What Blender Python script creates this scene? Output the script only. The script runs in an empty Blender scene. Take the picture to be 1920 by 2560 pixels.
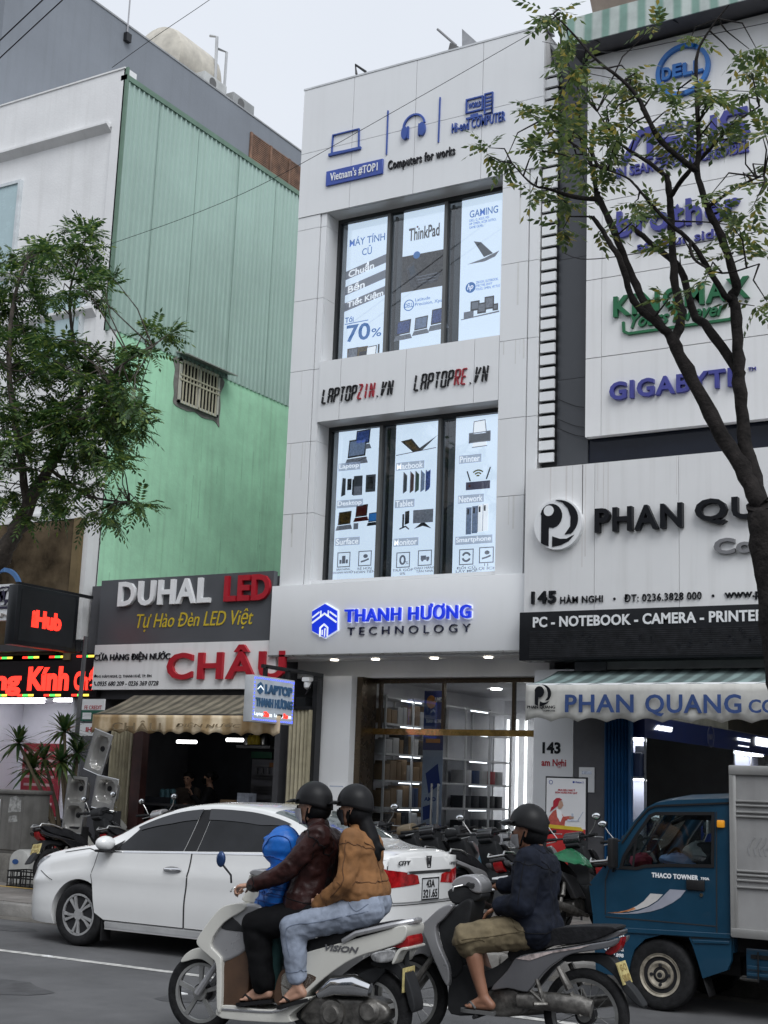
import bpy, bmesh, math, random
import numpy as np
from mathutils import Vector, Matrix, geometry
S = bpy.context.scene
COL = S.collection
rad = math.radians
PI = math.pi
random.seed(7)
RNG = np.random.default_rng(11)

# ------------------------------------------------------------------ camera
CAMF, YAW, PITCH, ROLL, CAMH = 3429.68, rad(-31.1376), rad(11.30998), rad(2.12757), 1.68
_F = Vector((math.sin(YAW)*math.cos(PITCH), math.cos(YAW)*math.cos(PITCH), math.sin(PITCH)))
_r = Vector((math.cos(YAW), -math.sin(YAW), 0)); _u = _r.cross(_F)
_R = _r*math.cos(ROLL) + _u*math.sin(ROLL); _U = -_r*math.sin(ROLL) + _u*math.cos(ROLL)
cd = bpy.data.cameras.new('camera'); cam = bpy.data.objects.new('camera', cd); COL.objects.link(cam)
cd.sensor_fit = 'VERTICAL'; cd.sensor_height = 32.0; cd.lens = CAMF/2560*32.0
cd.clip_start = .05; cd.clip_end = 2000
m3 = Matrix((_R, _U, -_F)).transposed()
cam.matrix_world = Matrix.Translation((0, 0, CAMH)) @ m3.to_4x4()
S.camera = cam

# ------------------------------------------------------------------ world, sun, exposure
SUN_EL, SUN_AZ = rad(50), rad(130)       # azimuth clockwise from +Y
w = bpy.data.worlds.new('World'); S.world = w; w.use_nodes = True
nt = w.node_tree; nt.nodes.clear()
sky = nt.nodes.new('ShaderNodeTexSky'); sky.sky_type = 'NISHITA'; sky.sun_disc = False
sky.sun_elevation = SUN_EL; sky.sun_rotation = SUN_AZ
sky.air_density = 1.0; sky.dust_density = 4.0; sky.ozone_density = 1.0
hs = nt.nodes.new('ShaderNodeHueSaturation'); hs.inputs['Saturation'].default_value = .16
mx = nt.nodes.new('ShaderNodeMix'); mx.data_type = 'RGBA'; mx.inputs[0].default_value = .8
tcw = nt.nodes.new('ShaderNodeTexCoord'); nz = nt.nodes.new('ShaderNodeTexNoise')
nz.inputs['Scale'].default_value = 2.2; nz.inputs['Detail'].default_value = 4
rp = nt.nodes.new('ShaderNodeValToRGB')
rp.color_ramp.elements[0].position = .3; rp.color_ramp.elements[0].color = (7.0, 7.5, 8.3, 1)
rp.color_ramp.elements[1].position = .75; rp.color_ramp.elements[1].color = (7.7, 8.15, 8.9, 1)
bg = nt.nodes.new('ShaderNodeBackground'); bg.inputs['Strength'].default_value = .1
ow = nt.nodes.new('ShaderNodeOutputWorld')
L = nt.links.new
L(sky.outputs[0], hs.inputs['Color']); L(tcw.outputs['Generated'], nz.inputs['Vector'])
L(nz.outputs['Fac'], rp.inputs[0])
L(hs.outputs[0], mx.inputs[6]); L(rp.outputs[0], mx.inputs[7])
L(mx.outputs[2], bg.inputs[0]); L(bg.outputs[0], ow.inputs[0])
sl = bpy.data.lights.new('sun', 'SUN'); so = bpy.data.objects.new('sun', sl); COL.objects.link(so)
sl.energy = 1.35; sl.angle = rad(35); sl.color = (.97, .985, 1)
sd = Vector((math.sin(SUN_AZ)*math.cos(SUN_EL), math.cos(SUN_AZ)*math.cos(SUN_EL), math.sin(SUN_EL)))
so.rotation_euler = sd.to_track_quat('Z', 'Y').to_euler(); so.location = sd*60
vs = S.view_settings; vs.view_transform = 'Standard'; vs.look = 'None'; vs.gamma = 1
vs.exposure = 0.30; vs.use_curve_mapping = False
try:
    S.cycles.max_bounces = 7; S.cycles.transparent_max_bounces = 12; S.cycles.glossy_bounces = 4
    S.cycles.caustics_reflective = False; S.cycles.caustics_refractive = False
    S.cycles.use_denoising = True
except Exception: pass

# ------------------------------------------------------------------ measuring the photograph: a pixel seen on the plane y=Y, x=X or z=Z
_K = 1920/1659
def _ray(x, y): return _F*CAMF + _R*(x*_K-960) - _U*(y*_K-1280)
def at(x, y, Y): d = _ray(x, y); t = Y/d.y; return Vector((0, 0, CAMH)) + d*t
def atx(x, y, X): d = _ray(x, y); t = X/d.x; return Vector((0, 0, CAMH)) + d*t
def atz(x, y, Z): d = _ray(x, y); t = (Z-CAMH)/d.z; return Vector((0, 0, CAMH)) + d*t

# ------------------------------------------------------------------ materials
MATS = {}
def mat(name, col, rough=.6, metal=0, var=.10, vs=3, bump=0, bs=40, coat=0, emit=None, es=0, streak=0, sheen=0, spec=.5, dark=None, alpha=1, trans=0):
    if name in MATS: return MATS[name]
    if max(col) < .04 and spec == .5 and not metal and not coat: spec = .2
    m = bpy.data.materials.new(name); m.use_nodes = True; MATS[name] = m
    t = m.node_tree; b = t.nodes['Principled BSDF']; lk = t.links.new
    c = (*col, 1)
    b.inputs['Base Color'].default_value = c
    b.inputs['Roughness'].default_value = rough; b.inputs['Metallic'].default_value = metal
    b.inputs['Specular IOR Level'].default_value = spec
    if coat: b.inputs['Coat Weight'].default_value = coat; b.inputs['Coat Roughness'].default_value = .04
    if sheen: b.inputs['Sheen Weight'].default_value = sheen
    if trans: b.inputs['Transmission Weight'].default_value = trans
    if alpha < 1: b.inputs['Alpha'].default_value = alpha
    if emit: b.inputs['Emission Color'].default_value = (*emit, 1); b.inputs['Emission Strength'].default_value = es
    tc = t.nodes.new('ShaderNodeTexCoord')
    src = None
    if var:
        n = t.nodes.new('ShaderNodeTexNoise'); n.inputs['Scale'].default_value = vs; n.inputs['Detail'].default_value = 6
        n.inputs['Roughness'].default_value = .62
        lk(tc.outputs['Object'], n.inputs['Vector'])
        r = t.nodes.new('ShaderNodeValToRGB'); e = r.color_ramp.elements
        d = dark or tuple(x*(1-2.2*var) for x in col)
        e[0].position = .3; e[0].color = (*[max(0, x) for x in d], 1)
        e[1].position = .68; e[1].color = (*[min(1, x*(1+var)) for x in col], 1)
        lk(n.outputs['Fac'], r.inputs[0]); src = r.outputs[0]
        rr = t.nodes.new('ShaderNodeMapRange'); rr.inputs[3].default_value = max(0, rough-.08); rr.inputs[4].default_value = min(1, rough+.1)
        lk(n.outputs['Fac'], rr.inputs[0]); lk(rr.outputs[0], b.inputs['Roughness'])
    if streak:
        mp = t.nodes.new('ShaderNodeMapping'); mp.inputs['Scale'].default_value = (5, 5, .22)
        n2 = t.nodes.new('ShaderNodeTexNoise'); n2.inputs['Scale'].default_value = 1.6; n2.inputs['Detail'].default_value = 7
        lk(tc.outputs['Object'], mp.inputs[0]); lk(mp.outputs[0], n2.inputs['Vector'])
        r2 = t.nodes.new('ShaderNodeValToRGB'); e = r2.color_ramp.elements
        e[0].position = .50; e[0].color = (1, 1, 1, 1); e[1].position = .78; e[1].color = (1-streak, 1-streak*1.03, 1-streak*1.1, 1)
        lk(n2.outputs['Fac'], r2.inputs[0])
        mm = t.nodes.new('ShaderNodeMix'); mm.data_type = 'RGBA'; mm.blend_type = 'MULTIPLY'; mm.inputs[0].default_value = 1
        if src: lk(src, mm.inputs[6])
        else: mm.inputs[6].default_value = c
        lk(r2.outputs[0], mm.inputs[7]); src = mm.outputs[2]
    if src: lk(src, b.inputs['Base Color'])
    if bump:
        n3 = t.nodes.new('ShaderNodeTexNoise'); n3.inputs['Scale'].default_value = bs; n3.inputs['Detail'].default_value = 5
        lk(tc.outputs['Object'], n3.inputs['Vector'])
        bp = t.nodes.new('ShaderNodeBump'); bp.inputs['Strength'].default_value = bump; bp.inputs['Distance'].default_value = .02
        lk(n3.outputs['Fac'], bp.inputs['Height']); lk(bp.outputs[0], b.inputs['Normal'])
    return m
def emis(name, col, s):
    if name in MATS: return MATS[name]
    m = mat(name, tuple(min(.8, x*.8) for x in col), .5, var=0, emit=col, es=s); return m
def glass(name, tint=(.8, .85, .85), gl=.10, rough=.01):
    if name in MATS: return MATS[name]
    m = bpy.data.materials.new(name); m.use_nodes = True; MATS[name] = m
    t = m.node_tree; t.nodes.clear(); lk = t.links.new
    tr = t.nodes.new('ShaderNodeBsdfTransparent'); tr.inputs[0].default_value = (*tint, 1)
    g = t.nodes.new('ShaderNodeBsdfGlossy'); g.inputs['Roughness'].default_value = rough
    fr = t.nodes.new('ShaderNodeFresnel'); fr.inputs[0].default_value = 1.5
    ad = t.nodes.new('ShaderNodeMath'); ad.operation = 'ADD'; ad.inputs[1].default_value = gl; ad.use_clamp = True
    mx = t.nodes.new('ShaderNodeMixShader'); o = t.nodes.new('ShaderNodeOutputMaterial')
    lk(fr.outputs[0], ad.inputs[0]); lk(ad.outputs[0], mx.inputs[0]); lk(tr.outputs[0], mx.inputs[1]); lk(g.outputs[0], mx.inputs[2]); lk(mx.outputs[0], o.inputs[0])
    return m

# ------------------------------------------------------------------ objects
INV = {}
def thing(name, label, cat, loc=(0, 0, 0), group=None, local=False, rz=0):
    o = bpy.data.objects.new(name, None); COL.objects.link(o); o.location = loc
    o.rotation_euler = (0, 0, rz); o.empty_display_size = .2
    o['label'] = label; o['category'] = cat
    if group: o['group'] = group
    INV[o.name] = None if local else Matrix.Translation(-Vector(loc))
    return o
def tag(o, label, cat, group=None):
    o['label'] = label; o['category'] = cat
    if group: o['group'] = group
    return o
def struct(o): o['kind'] = 'structure'; return o
class MB:
    def __init__(s): s.v = []; s.f = []; s.seg = []
    def add(s, vs, fs):
        n = len(s.v); s.v.extend([tuple(v) for v in vs]); s.f.extend([tuple(i+n for i in f) for f in fs]); return s
    def box(s, x0, x1, y0, y1, z0, z1, c=0):
        x0, x1 = sorted((x0, x1)); y0, y1 = sorted((y0, y1)); z0, z1 = sorted((z0, z1))
        if c:
            c = min(c, (x1-x0)*.45, (y1-y0)*.45, (z1-z0)*.45)
            bm = bmesh.new(); bmesh.ops.create_cube(bm, size=1)
            for v in bm.verts: v.co = Vector(((x0+x1)/2+v.co.x*(x1-x0), (y0+y1)/2+v.co.y*(y1-y0), (z0+z1)/2+v.co.z*(z1-z0)))
            bmesh.ops.bevel(bm, geom=bm.edges[:], offset=c, segments=2, profile=.5, affect='EDGES')
            bm.verts.index_update(); s.add([v.co[:] for v in bm.verts], [[v.index for v in f.verts] for f in bm.faces]); bm.free(); return s
        return s.add([(x0, y0, z0), (x1, y0, z0), (x1, y1, z0), (x0, y1, z0), (x0, y0, z1), (x1, y0, z1), (x1, y1, z1), (x0, y1, z1)],
                     [(0, 3, 2, 1), (4, 5, 6, 7), (0, 1, 5, 4), (1, 2, 6, 5), (2, 3, 7, 6), (3, 0, 4, 7)])
    def quad(s, *p): return s.add(p, [tuple(range(len(p)))])
    def tube(s, pts, r, n=8, cap=True, flat=1.0):
        pts = [Vector(p) for p in pts]; m = len(pts)
        rs = r if isinstance(r, (list, tuple)) else [r]*m
        vs = []; prev = None
        for i, p in enumerate(pts):
            d = (pts[min(i+1, m-1)]-pts[max(i-1, 0)])
            if d.length < 1e-9: d = Vector((0, 0, 1))
            d.normalize()
            if prev is None:
                a = Vector((0, 0, 1)) if abs(d.z) < .9 else Vector((1, 0, 0))
                u = d.cross(a).normalized()
            else:
                u = (prev - d*prev.dot(d)); u = u.normalized() if u.length > 1e-6 else d.orthogonal().normalized()
            prev = u; w_ = d.cross(u)
            for k in range(n):
                a = 2*PI*k/n; vs.append(p + (u*math.cos(a)*flat + w_*math.sin(a))*rs[i])
        fs = [(i*n+k, i*n+(k+1) % n, (i+1)*n+(k+1) % n, (i+1)*n+k) for i in range(m-1) for k in range(n)]
        if cap: fs += [tuple(reversed(range(n))), tuple(range((m-1)*n, m*n))]
        return s.add(vs, fs)
    def prism(s, poly, axis, a, b, bev=0, seg=2):
        """poly: 2D outline; axis 'y': (x,z) extruded a..b in y; 'x': (y,z) in x; 'z': (x,y) in z"""
        def P(p, h): return {'y': (p[0], h, p[1]), 'x': (h, p[0], p[1]), 'z': (p[0], p[1], h)}[axis]
        bm = bmesh.new(); n = len(poly)
        A = [bm.verts.new(P(p, a)) for p in poly]; B = [bm.verts.new(P(p, b)) for p in poly]
        bm.faces.new(A); bm.faces.new(B[::-1])
        for i in range(n): bm.faces.new((A[i], B[i], B[(i+1) % n], A[(i+1) % n]))
        bmesh.ops.recalc_face_normals(bm, faces=bm.faces[:])
        if bev:
            ed = [e for e in bm.edges if not (e.verts[0] in A) ^ (e.verts[1] in A)]
            bmesh.ops.bevel(bm, geom=ed, offset=bev, segments=seg, profile=.6, affect='EDGES', clamp_overlap=True)
        bmesh.ops.triangulate(bm, faces=[f for f in bm.faces if len(f.verts) > 4])
        bm.verts.index_update(); s.add([v.co[:] for v in bm.verts], [[v.index for v in f.verts] for f in bm.faces]); bm.free(); return s
    def lathe(s, prof, c, axis='z', n=24, cap=True):
        """prof: list of (r,h) along axis"""
        vs = []; fs = []; c = Vector(c)
        for r, h in prof:
            for k in range(n):
                a = 2*PI*k/n; p, q = r*math.cos(a), r*math.sin(a)
                vs.append(c + Vector({'z': (p, q, h), 'y': (p, h, q), 'x': (h, p, q)}[axis]))
        m = len(prof)
        for i in range(m-1):
            for k in range(n): fs.append((i*n+k, i*n+(k+1) % n, (i+1)*n+(k+1) % n, (i+1)*n+k))
        if cap and prof[0][0] > 1e-5: fs.append(tuple(range(n))[::-1])
        if cap and prof[-1][0] > 1e-5: fs.append(tuple(range((m-1)*n, m*n)))
        return s.add(vs, fs)
    def ball(s, c, r, n=12, m=8):
        if not isinstance(r, (tuple, list)): r = (r, r, r)
        vs = [];fs = []
        for i in range(m+1):
            t = PI*i/m
            for k in range(n):
                a = 2*PI*k/n; vs.append((c[0]+r[0]*math.sin(t)*math.cos(a), c[1]+r[1]*math.sin(t)*math.sin(a), c[2]+r[2]*math.cos(t)))
        for i in range(m):
            for k in range(n): fs.append((i*n+k, (i+1)*n+k, (i+1)*n+(k+1) % n, i*n+(k+1) % n))
        return s.add(vs, fs)
    def build(s, name, m, parent=None, smooth=35, bevel=0, recalc=True, solid=0):
        if len(s.seg) > 1 or (s.seg and s.seg[0][1]-s.seg[0][0] < len(s.v)):      # every line of lettering becomes a part of its own
            rest = MB(); used = set(); o = None
            for a, b, fa, fb in s.seg: q = MB(); q.v = s.v[a:b]; q.f = [tuple(i-a for i in f) for f in s.f[fa:fb]]; used |= set(range(fa, fb)); o = q.build(name if name != 'picture' else 'lettering', m, parent, smooth, bevel, recalc, solid)
            ff = [f for i, f in enumerate(s.f) if i not in used]
            if ff:
                ids = sorted({i for f in ff for i in f}); mp = {v: k for k, v in enumerate(ids)}; rest.v = [s.v[i] for i in ids]; rest.f = [tuple(mp[i] for i in f) for f in ff]; o = rest.build('mark' if name == 'lettering' else name, m, parent, smooth, bevel, recalc, solid)
            return o
        me = bpy.data.meshes.new(name); me.from_pydata(s.v, [], s.f); me.update()
        bm = bmesh.new(); bm.from_mesh(me)
        bmesh.ops.remove_doubles(bm, verts=bm.verts[:], dist=1e-5)
        if recalc: bmesh.ops.recalc_face_normals(bm, faces=bm.faces[:])
        bm.to_mesh(me); bm.free()
        o = bpy.data.objects.new(name, me); COL.objects.link(o)
        if m: me.materials.append(m)
        if smooth:
            for p in me.polygons: p.use_smooth = True
            me.set_sharp_from_angle(angle=rad(smooth))
        if parent is not None:
            o.parent = parent
            iv = INV.get(parent.name) if parent.type == 'EMPTY' else None
            if iv is not None: o.matrix_parent_inverse = iv
        if solid:
            md = o.modifiers.new('thickness', 'SOLIDIFY'); md.thickness = solid; md.offset = -1
        if bevel:
            md = o.modifiers.new('edge', 'BEVEL'); md.width = bevel; md.segments = 2; md.limit_method = 'ANGLE'; md.angle_limit = rad(40)
        return o
def kids(o): return [c for c in COL.objects if c.parent == o]
def copy_tree(o, parent=None, swap=None):
    c = o.copy(); COL.objects.link(c)
    if swap and o.type == 'MESH' and o.active_material and o.active_material.name in swap:
        c.data = o.data.copy(); c.data.materials[0] = MATS[swap[o.active_material.name]]
    if parent is not None: c.parent = parent
    for k in list(o.children): copy_tree(k, c, swap)
    return c

# ------------------------------------------------------------------ lettering
_TX = {}
def text_mesh(s, bold=0.0, shear=0.0, space=1.0, line=1.0, align='LEFT'):
    key = (s, bold, shear, space, line, align)
    if key in _TX: return _TX[key]
    cu = bpy.data.curves.new('lettering', 'FONT'); cu.body = s; cu.size = 1; cu.offset = bold; cu.shear = shear
    cu.space_character = space; cu.space_line = line; cu.align_x = align
    cu.extrude = .5; cu.resolution_u = 3; cu.fill_mode = 'BOTH'
    ob = bpy.data.objects.new('lettering', cu); COL.objects.link(ob)
    dg = bpy.context.evaluated_depsgraph_get(); dg.update()
    me = bpy.data.meshes.new_from_object(ob.evaluated_get(dg))
    v = np.zeros(len(me.vertices)*3); me.vertices.foreach_get('co', v); v = v.reshape(-1, 3)
    f = [tuple(p.vertices) for p in me.polygons]
    bpy.data.objects.remove(ob); bpy.data.curves.remove(cu); bpy.data.meshes.remove(me)
    if len(v):
        lo = v.min(0); hi = v.max(0); v = (v-lo)/np.maximum(hi-lo, 1e-6)
    _TX[key] = (v, f); return v, f
UX, UY, UZ = Vector((1, 0, 0)), Vector((0, 1, 0)), Vector((0, 0, 1))
def put_text(mb, s, o, ux, uz, w, h, depth=.004, **k):
    """fit the lettering into the w x h box whose lower left corner is o"""
    v, f = text_mesh(s, **k); o = Vector(o); n = ux.cross(uz)
    a, c = len(mb.v), len(mb.f); mb.add([o + ux*(p[0]*w) + uz*(p[1]*h) + n*(p[2]*depth) for p in v], f); mb.seg.append((a, len(mb.v), c, len(mb.f))); return mb
def textf(mb, s, x0, x1, z0, z1, Y, depth=.004, **k):      # facing the street
    return put_text(mb, s, (x0, Y, z0), UX, UZ, x1-x0, z1-z0, depth, **k)
def textx(mb, s, y0, y1, z0, z1, X, depth=.004, **k):      # facing along the street (+x)
    return put_text(mb, s, (X, y0, z0), UY, UZ, y1-y0, z1-z0, depth, **k)
def fbox(a, b, Y):      # x0,x1,z0,z1 on plane Y of the photo rectangle with corners a, b
    p, q = at(*a, Y), at(*b, Y)
    return p.x, q.x, min(p.z, q.z), max(p.z, q.z)
def spline(pts, n=8, closed=False):
    P = [Vector(p) for p in pts]; out = []; m = len(P)
    rng = range(m if closed else m-1)
    for i in rng:
        p0 = P[(i-1) % m] if closed or i > 0 else P[0]; p1 = P[i]; p2 = P[(i+1) % m]
        p3 = P[(i+2) % m] if closed or i+2 < m else P[-1]
        for k in range(n):
            t = k/n
            out.append(.5*((2*p1)+(-p0+p2)*t+(2*p0-5*p1+4*p2-p3)*t*t+(-p0+3*p1-3*p2+p3)*t**3))
    if not closed: out.append(P[-1])
    return out
# ------------------------------------------------------------------ flat artwork on a plane
class Pl:
    def __init__(s, O, ux, uz): s.O = Vector(O); s.ux = ux; s.uz = uz; s.n = ux.cross(uz)
    def P(s, a, b, d=0): return s.O + s.ux*a + s.uz*b + s.n*d
    def poly(s, mb, pts, d0=0, d1=.004):
        pts = [tuple(p)[:2] for p in pts]; n = len(pts)
        tri = geometry.tessellate_polygon([[Vector((p[0], p[1], 0)) for p in pts]])
        vs = [s.P(*p, d0) for p in pts] + [s.P(*p, d1) for p in pts]
        fs = [tuple(i+n for i in t) for t in tri] + [tuple(t) for t in tri] + [(i, (i+1) % n, n+(i+1) % n, n+i) for i in range(n)]
        return mb.add(vs, fs)
    def rect(s, mb, a0, a1, b0, b1, d0=0, d1=.004): return s.poly(mb, [(a0, b0), (a1, b0), (a1, b1), (a0, b1)], d0, d1)
    def rib(s, mb, pts, w, d0=0, d1=.004, closed=False):
        pts = [Vector(tuple(p)[:2]) for p in pts]; n = len(pts); Lp = []; Rp = []
        for i, p in enumerate(pts):
            a = pts[(i-1) % n] if closed or i > 0 else None; b = pts[(i+1) % n] if closed or i < n-1 else None
            d = Vector((0, 0))
            if a is not None: d += (p-a).normalized()
            if b is not None: d += (b-p).normalized()
            if d.length < 1e-6: d = Vector((1, 0))
            d.normalize(); nn = Vector((-d.y, d.x))
            k = 1
            if a is not None and b is not None:
                c = abs(nn.dot(Vector((-(p-a).y, (p-a).x)).normalized())); k = min(1/max(c, .3), 2)
            Lp.append(p+nn*w/2*k); Rp.append(p-nn*w/2*k)
        for i in range(n if closed else n-1):
            j = (i+1) % n; s.poly(mb, [Rp[i], Rp[j], Lp[j], Lp[i]], d0, d1)
        return mb
    def disc(s, mb, a, b, ra, rb=None, d0=0, d1=.004, n=28):
        rb = rb or ra; return s.poly(mb, [(a+ra*math.cos(2*PI*k/n), b+rb*math.sin(2*PI*k/n)) for k in range(n)], d0, d1)
    def ring(s, mb, a, b, ra, rb, w, d0=0, d1=.004, n=36, a0=0, a1=2*PI):
        cl = abs(a1-a0-2*PI) < 1e-6; m = n if cl else n+1
        return s.rib(mb, [(a+ra*math.cos(a0+(a1-a0)*k/n), b+rb*math.sin(a0+(a1-a0)*k/n)) for k in range(m)], w, d0, d1, closed=cl)
    def text(s, mb, t, a0, a1, b0, b1, d=.004, d0=0, **k): return put_text(mb, t, s.P(a0, b0, d0), s.ux, s.uz, a1-a0, b1-b0, d, **k)
def front(Y): return Pl((0, Y, 0), UX, UZ)
def sidex(X): return Pl((X, 0, 0), UY, UZ)
def a2(x, y, Y): p = at(x, y, Y); return (p.x, p.z)
def x2(x, y, X): p = atx(x, y, X); return (p.y, p.z)
def r6(x, y): return (x/2.304+720)/_K, y/2.304/_K
def r7(x, y): return (x/2.37+720)/_K, (y/2.37+900)/_K
def rq(x, y): return (x/2.2114+1220)/_K, (y/2.2114+800)/_K
def rb_(x, y): return (x/2.37+1220)/_K, y/2.37/_K

# ------------------------------------------------------------------ colours
white = mat('white_cladding', (.79, .80, .81), .35, var=.02, vs=.5, streak=.035)
whitep = mat('white_plaster', (.80, .80, .80), .8, var=.04, vs=1.2, bump=.15, bs=25, streak=.09)
sgnw = mat('white_sign_panel', (.85, .86, .87), .3, var=.02, vs=.6, streak=.02)
pqw = mat('weathered_white_panel', (.82, .82, .82), .35, var=.02, vs=.7, streak=.10)
black = mat('black_paint', (.012, .013, .016), .35, var=.1)
dkgrey = mat('dark_grey_panel', (.05, .054, .062), .3, var=.06, vs=.8)
blackm = mat('black_metal', (.02, .021, .024), .4, var=.15, metal=.3)
steel = mat('brushed_steel', (.55, .55, .54), .28, 1, var=.08, vs=8)
brass = mat('polished_brass', (.72, .48, .17), .14, 1, var=.2, vs=6, bump=.4, bs=4)
bronze = mat('brown_bronze_frame', (.10, .075, .05), .25, .7, var=.15)
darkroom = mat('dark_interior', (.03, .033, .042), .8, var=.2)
interior = mat('grey_interior', (.55, .55, .58), .6, var=.06)
blue = mat('royal_blue_letters', (.008, .035, .62), .35, var=.03, emit=(.01, .05, .9), es=.30)
navy = mat('navy_blue', (.016, .05, .28), .4, var=.06)
red = mat('red_letters', (.42, .012, .025), .35, var=.06)
yellow = mat('yellow_letters', (.62, .46, .03), .4, var=.06)
tube_m = emis('lit_tube', (1, 1, 1), 5)
strip_m = emis('lit_led_strip', (.92, .95, 1), 3)
downl = emis('lit_downlight', (1, .93, .8), 5)
ledred = emis('lit_red_diodes', (1, .035, .02), 1.6)
ledgreen = emis('lit_green_diodes', (.1, 1, .15), 1.1)
ledyel = emis('lit_yellow_diodes', (1, .75, .08), 1.3)
ledblue = emis('lit_blue_diodes', (.1, .15, 1), 1.2)
glz = glass('shop_glass', (.88, .90, .90), .0)
dglz = glass('window_glass', (.90, .92, .94), .02)

# ------------------------------------------------------------------ ground, road, pavement
def paving(name, col, sx, sy, mortar):
    m = mat(name, col, .75, var=.2, vs=1.5, bump=.2, bs=30); t = m.node_tree; lk = t.links.new; b = t.nodes['Principled BSDF']
    tc = t.nodes.new('ShaderNodeTexCoord'); br = t.nodes.new('ShaderNodeTexBrick'); br.offset = .0
    br.inputs['Scale'].default_value = 1; br.inputs['Brick Width'].default_value = sx; br.inputs['Row Height'].default_value = sy
    br.inputs['Mortar Size'].default_value = .008
    br.inputs['Color1'].default_value = (1, 1, 1, 1); br.inputs['Color2'].default_value = (.82, .8, .78, 1); br.inputs['Mortar'].default_value = (mortar,)*3+(1,)
    lk(tc.outputs['Object'], br.inputs['Vector'])
    mm = t.nodes.new('ShaderNodeMix'); mm.data_type = 'RGBA'; mm.blend_type = 'MULTIPLY'; mm.inputs[0].default_value = 1
    old = b.inputs['Base Color'].links[0].from_socket; lk(old, mm.inputs[6]); lk(br.outputs[0], mm.inputs[7]); lk(mm.outputs[2], b.inputs['Base Color'])
    return m
asphalt = mat('asphalt', (.115, .115, .118), .82, var=.13, vs=.7, bump=.55, bs=160)
def speckle(m, s=220, lo=.72, hi=1.25):
    t = m.node_tree; lk = t.links.new; b = t.nodes['Principled BSDF']; tc = t.nodes.new('ShaderNodeTexCoord')
    n = t.nodes.new('ShaderNodeTexNoise'); n.inputs['Scale'].default_value = s; n.inputs['Detail'].default_value = 2; lk(tc.outputs['Object'], n.inputs['Vector'])
    mr = t.nodes.new('ShaderNodeMapRange'); mr.inputs[1].default_value = .3; mr.inputs[2].default_value = .7; mr.inputs[3].default_value = lo; mr.inputs[4].default_value = hi
    lk(n.outputs['Fac'], mr.inputs[0]); mm = t.nodes.new('ShaderNodeMix'); mm.data_type = 'RGBA'; mm.blend_type = 'MULTIPLY'; mm.inputs[0].default_value = 1
    old = b.inputs['Base Color'].links[0].from_socket; lk(old, mm.inputs[6]); lk(mr.outputs[0], mm.inputs[7]); lk(mm.outputs[2], b.inputs['Base Color'])
speckle(asphalt)
speckle(asphalt, .9, .78, 1.12); speckle(asphalt, 6, .92, 1.06)
struct(MB().box(-400, 400, -400, 400, -.5, -.004).build('ground', mat('earth', (.12, .115, .11), .9), smooth=0))
m = MB(); nx, ny = 60, 12
m.quad((-80, -14, 0), (60, -14, 0), (60, 12.42, 0), (-80, 12.42, 0)); struct(m.build('road', asphalt, smooth=0))
tiles = paving('pavement_tiles', (.22, .205, .19), .4, .4, .45)
struct(MB().box(-80, 60, 12.56, 17.95, -.3, .15).build('pavement', tiles, smooth=0))
m = MB()
for i in range(-40, 20): m.box(i*1.0+.006, i*1.0+.994, 12.36, 12.555, -.2, .146, .025)
struct(m.build('kerb', mat('kerb_stone', (.24, .23, .215), .85, var=.2, bump=.3)))
worn = mat('worn_road_paint', (.50, .49, .46), .8, var=.3, vs=14, dark=(.22, .22, .215))
struct(MB().quad((-60, 9.93, .004), (40, 9.93, .004), (40, 10.04, .004), (-60, 10.04, .004)).build('lane_marking', worn, smooth=0))
struct(MB().quad((-60, 14.02, .154), (-11, 14.02, .154), (-11, 14.12, .154), (-60, 14.12, .154)).build('pavement_marking', mat('worn_yellow_paint', (.55, .36, .10), .8, var=.25, vs=9), smooth=0))
dka = mat('tar_patch', (.075, .075, .078), .85, var=.2, vs=5, bump=.4, bs=120); speckle(dka)
rng_ = random.Random(12)
for cx, cy, rx, ry in ((-8.6, 8.3, .7, .35), (-7.0, 9.2, .3, .5), (-10.6, 9.4, .5, .16), (-9.3, 7.2, .25, .5), (-4.6, 10.3, .6, .2), (-11.6, 11.4, .5, .22)):
    m = MB(); m.quad(*[(cx+rx*math.cos(a)*rng_.uniform(.75, 1.2), cy+ry*math.sin(a)*rng_.uniform(.75, 1.2), .003) for a in np.linspace(0, 2*PI, 15)[:-1]]); struct(m.build('road_patch', dka, smooth=0))
gut = mat('gutter_dust', (.13, .12, .105), .95, var=.3, vs=3); struct(MB().quad((-60, 12.05, .0028), (40, 12.05, .0028), (40, 12.36, .0028), (-60, 12.36, .0028)).build('gutter', gut, smooth=0))
# a few scraps of litter lie on the asphalt
for (px, py, lab) in ((103, 2067, 'small white paper scrap on the asphalt by the front wheel of the white car'), (392, 2148, 'small pale scrap on the asphalt left of the white scooter')):
    p = atz(px, py, 0); b = MB(); b.prism([(-.05, -.02), (.03, -.03), (.055, .012), (-.02, .03)], 'z', .003, .012); o = b.build('litter', whitep); o.location = (p.x, p.y, 0); tag(o, lab, 'litter')
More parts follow.
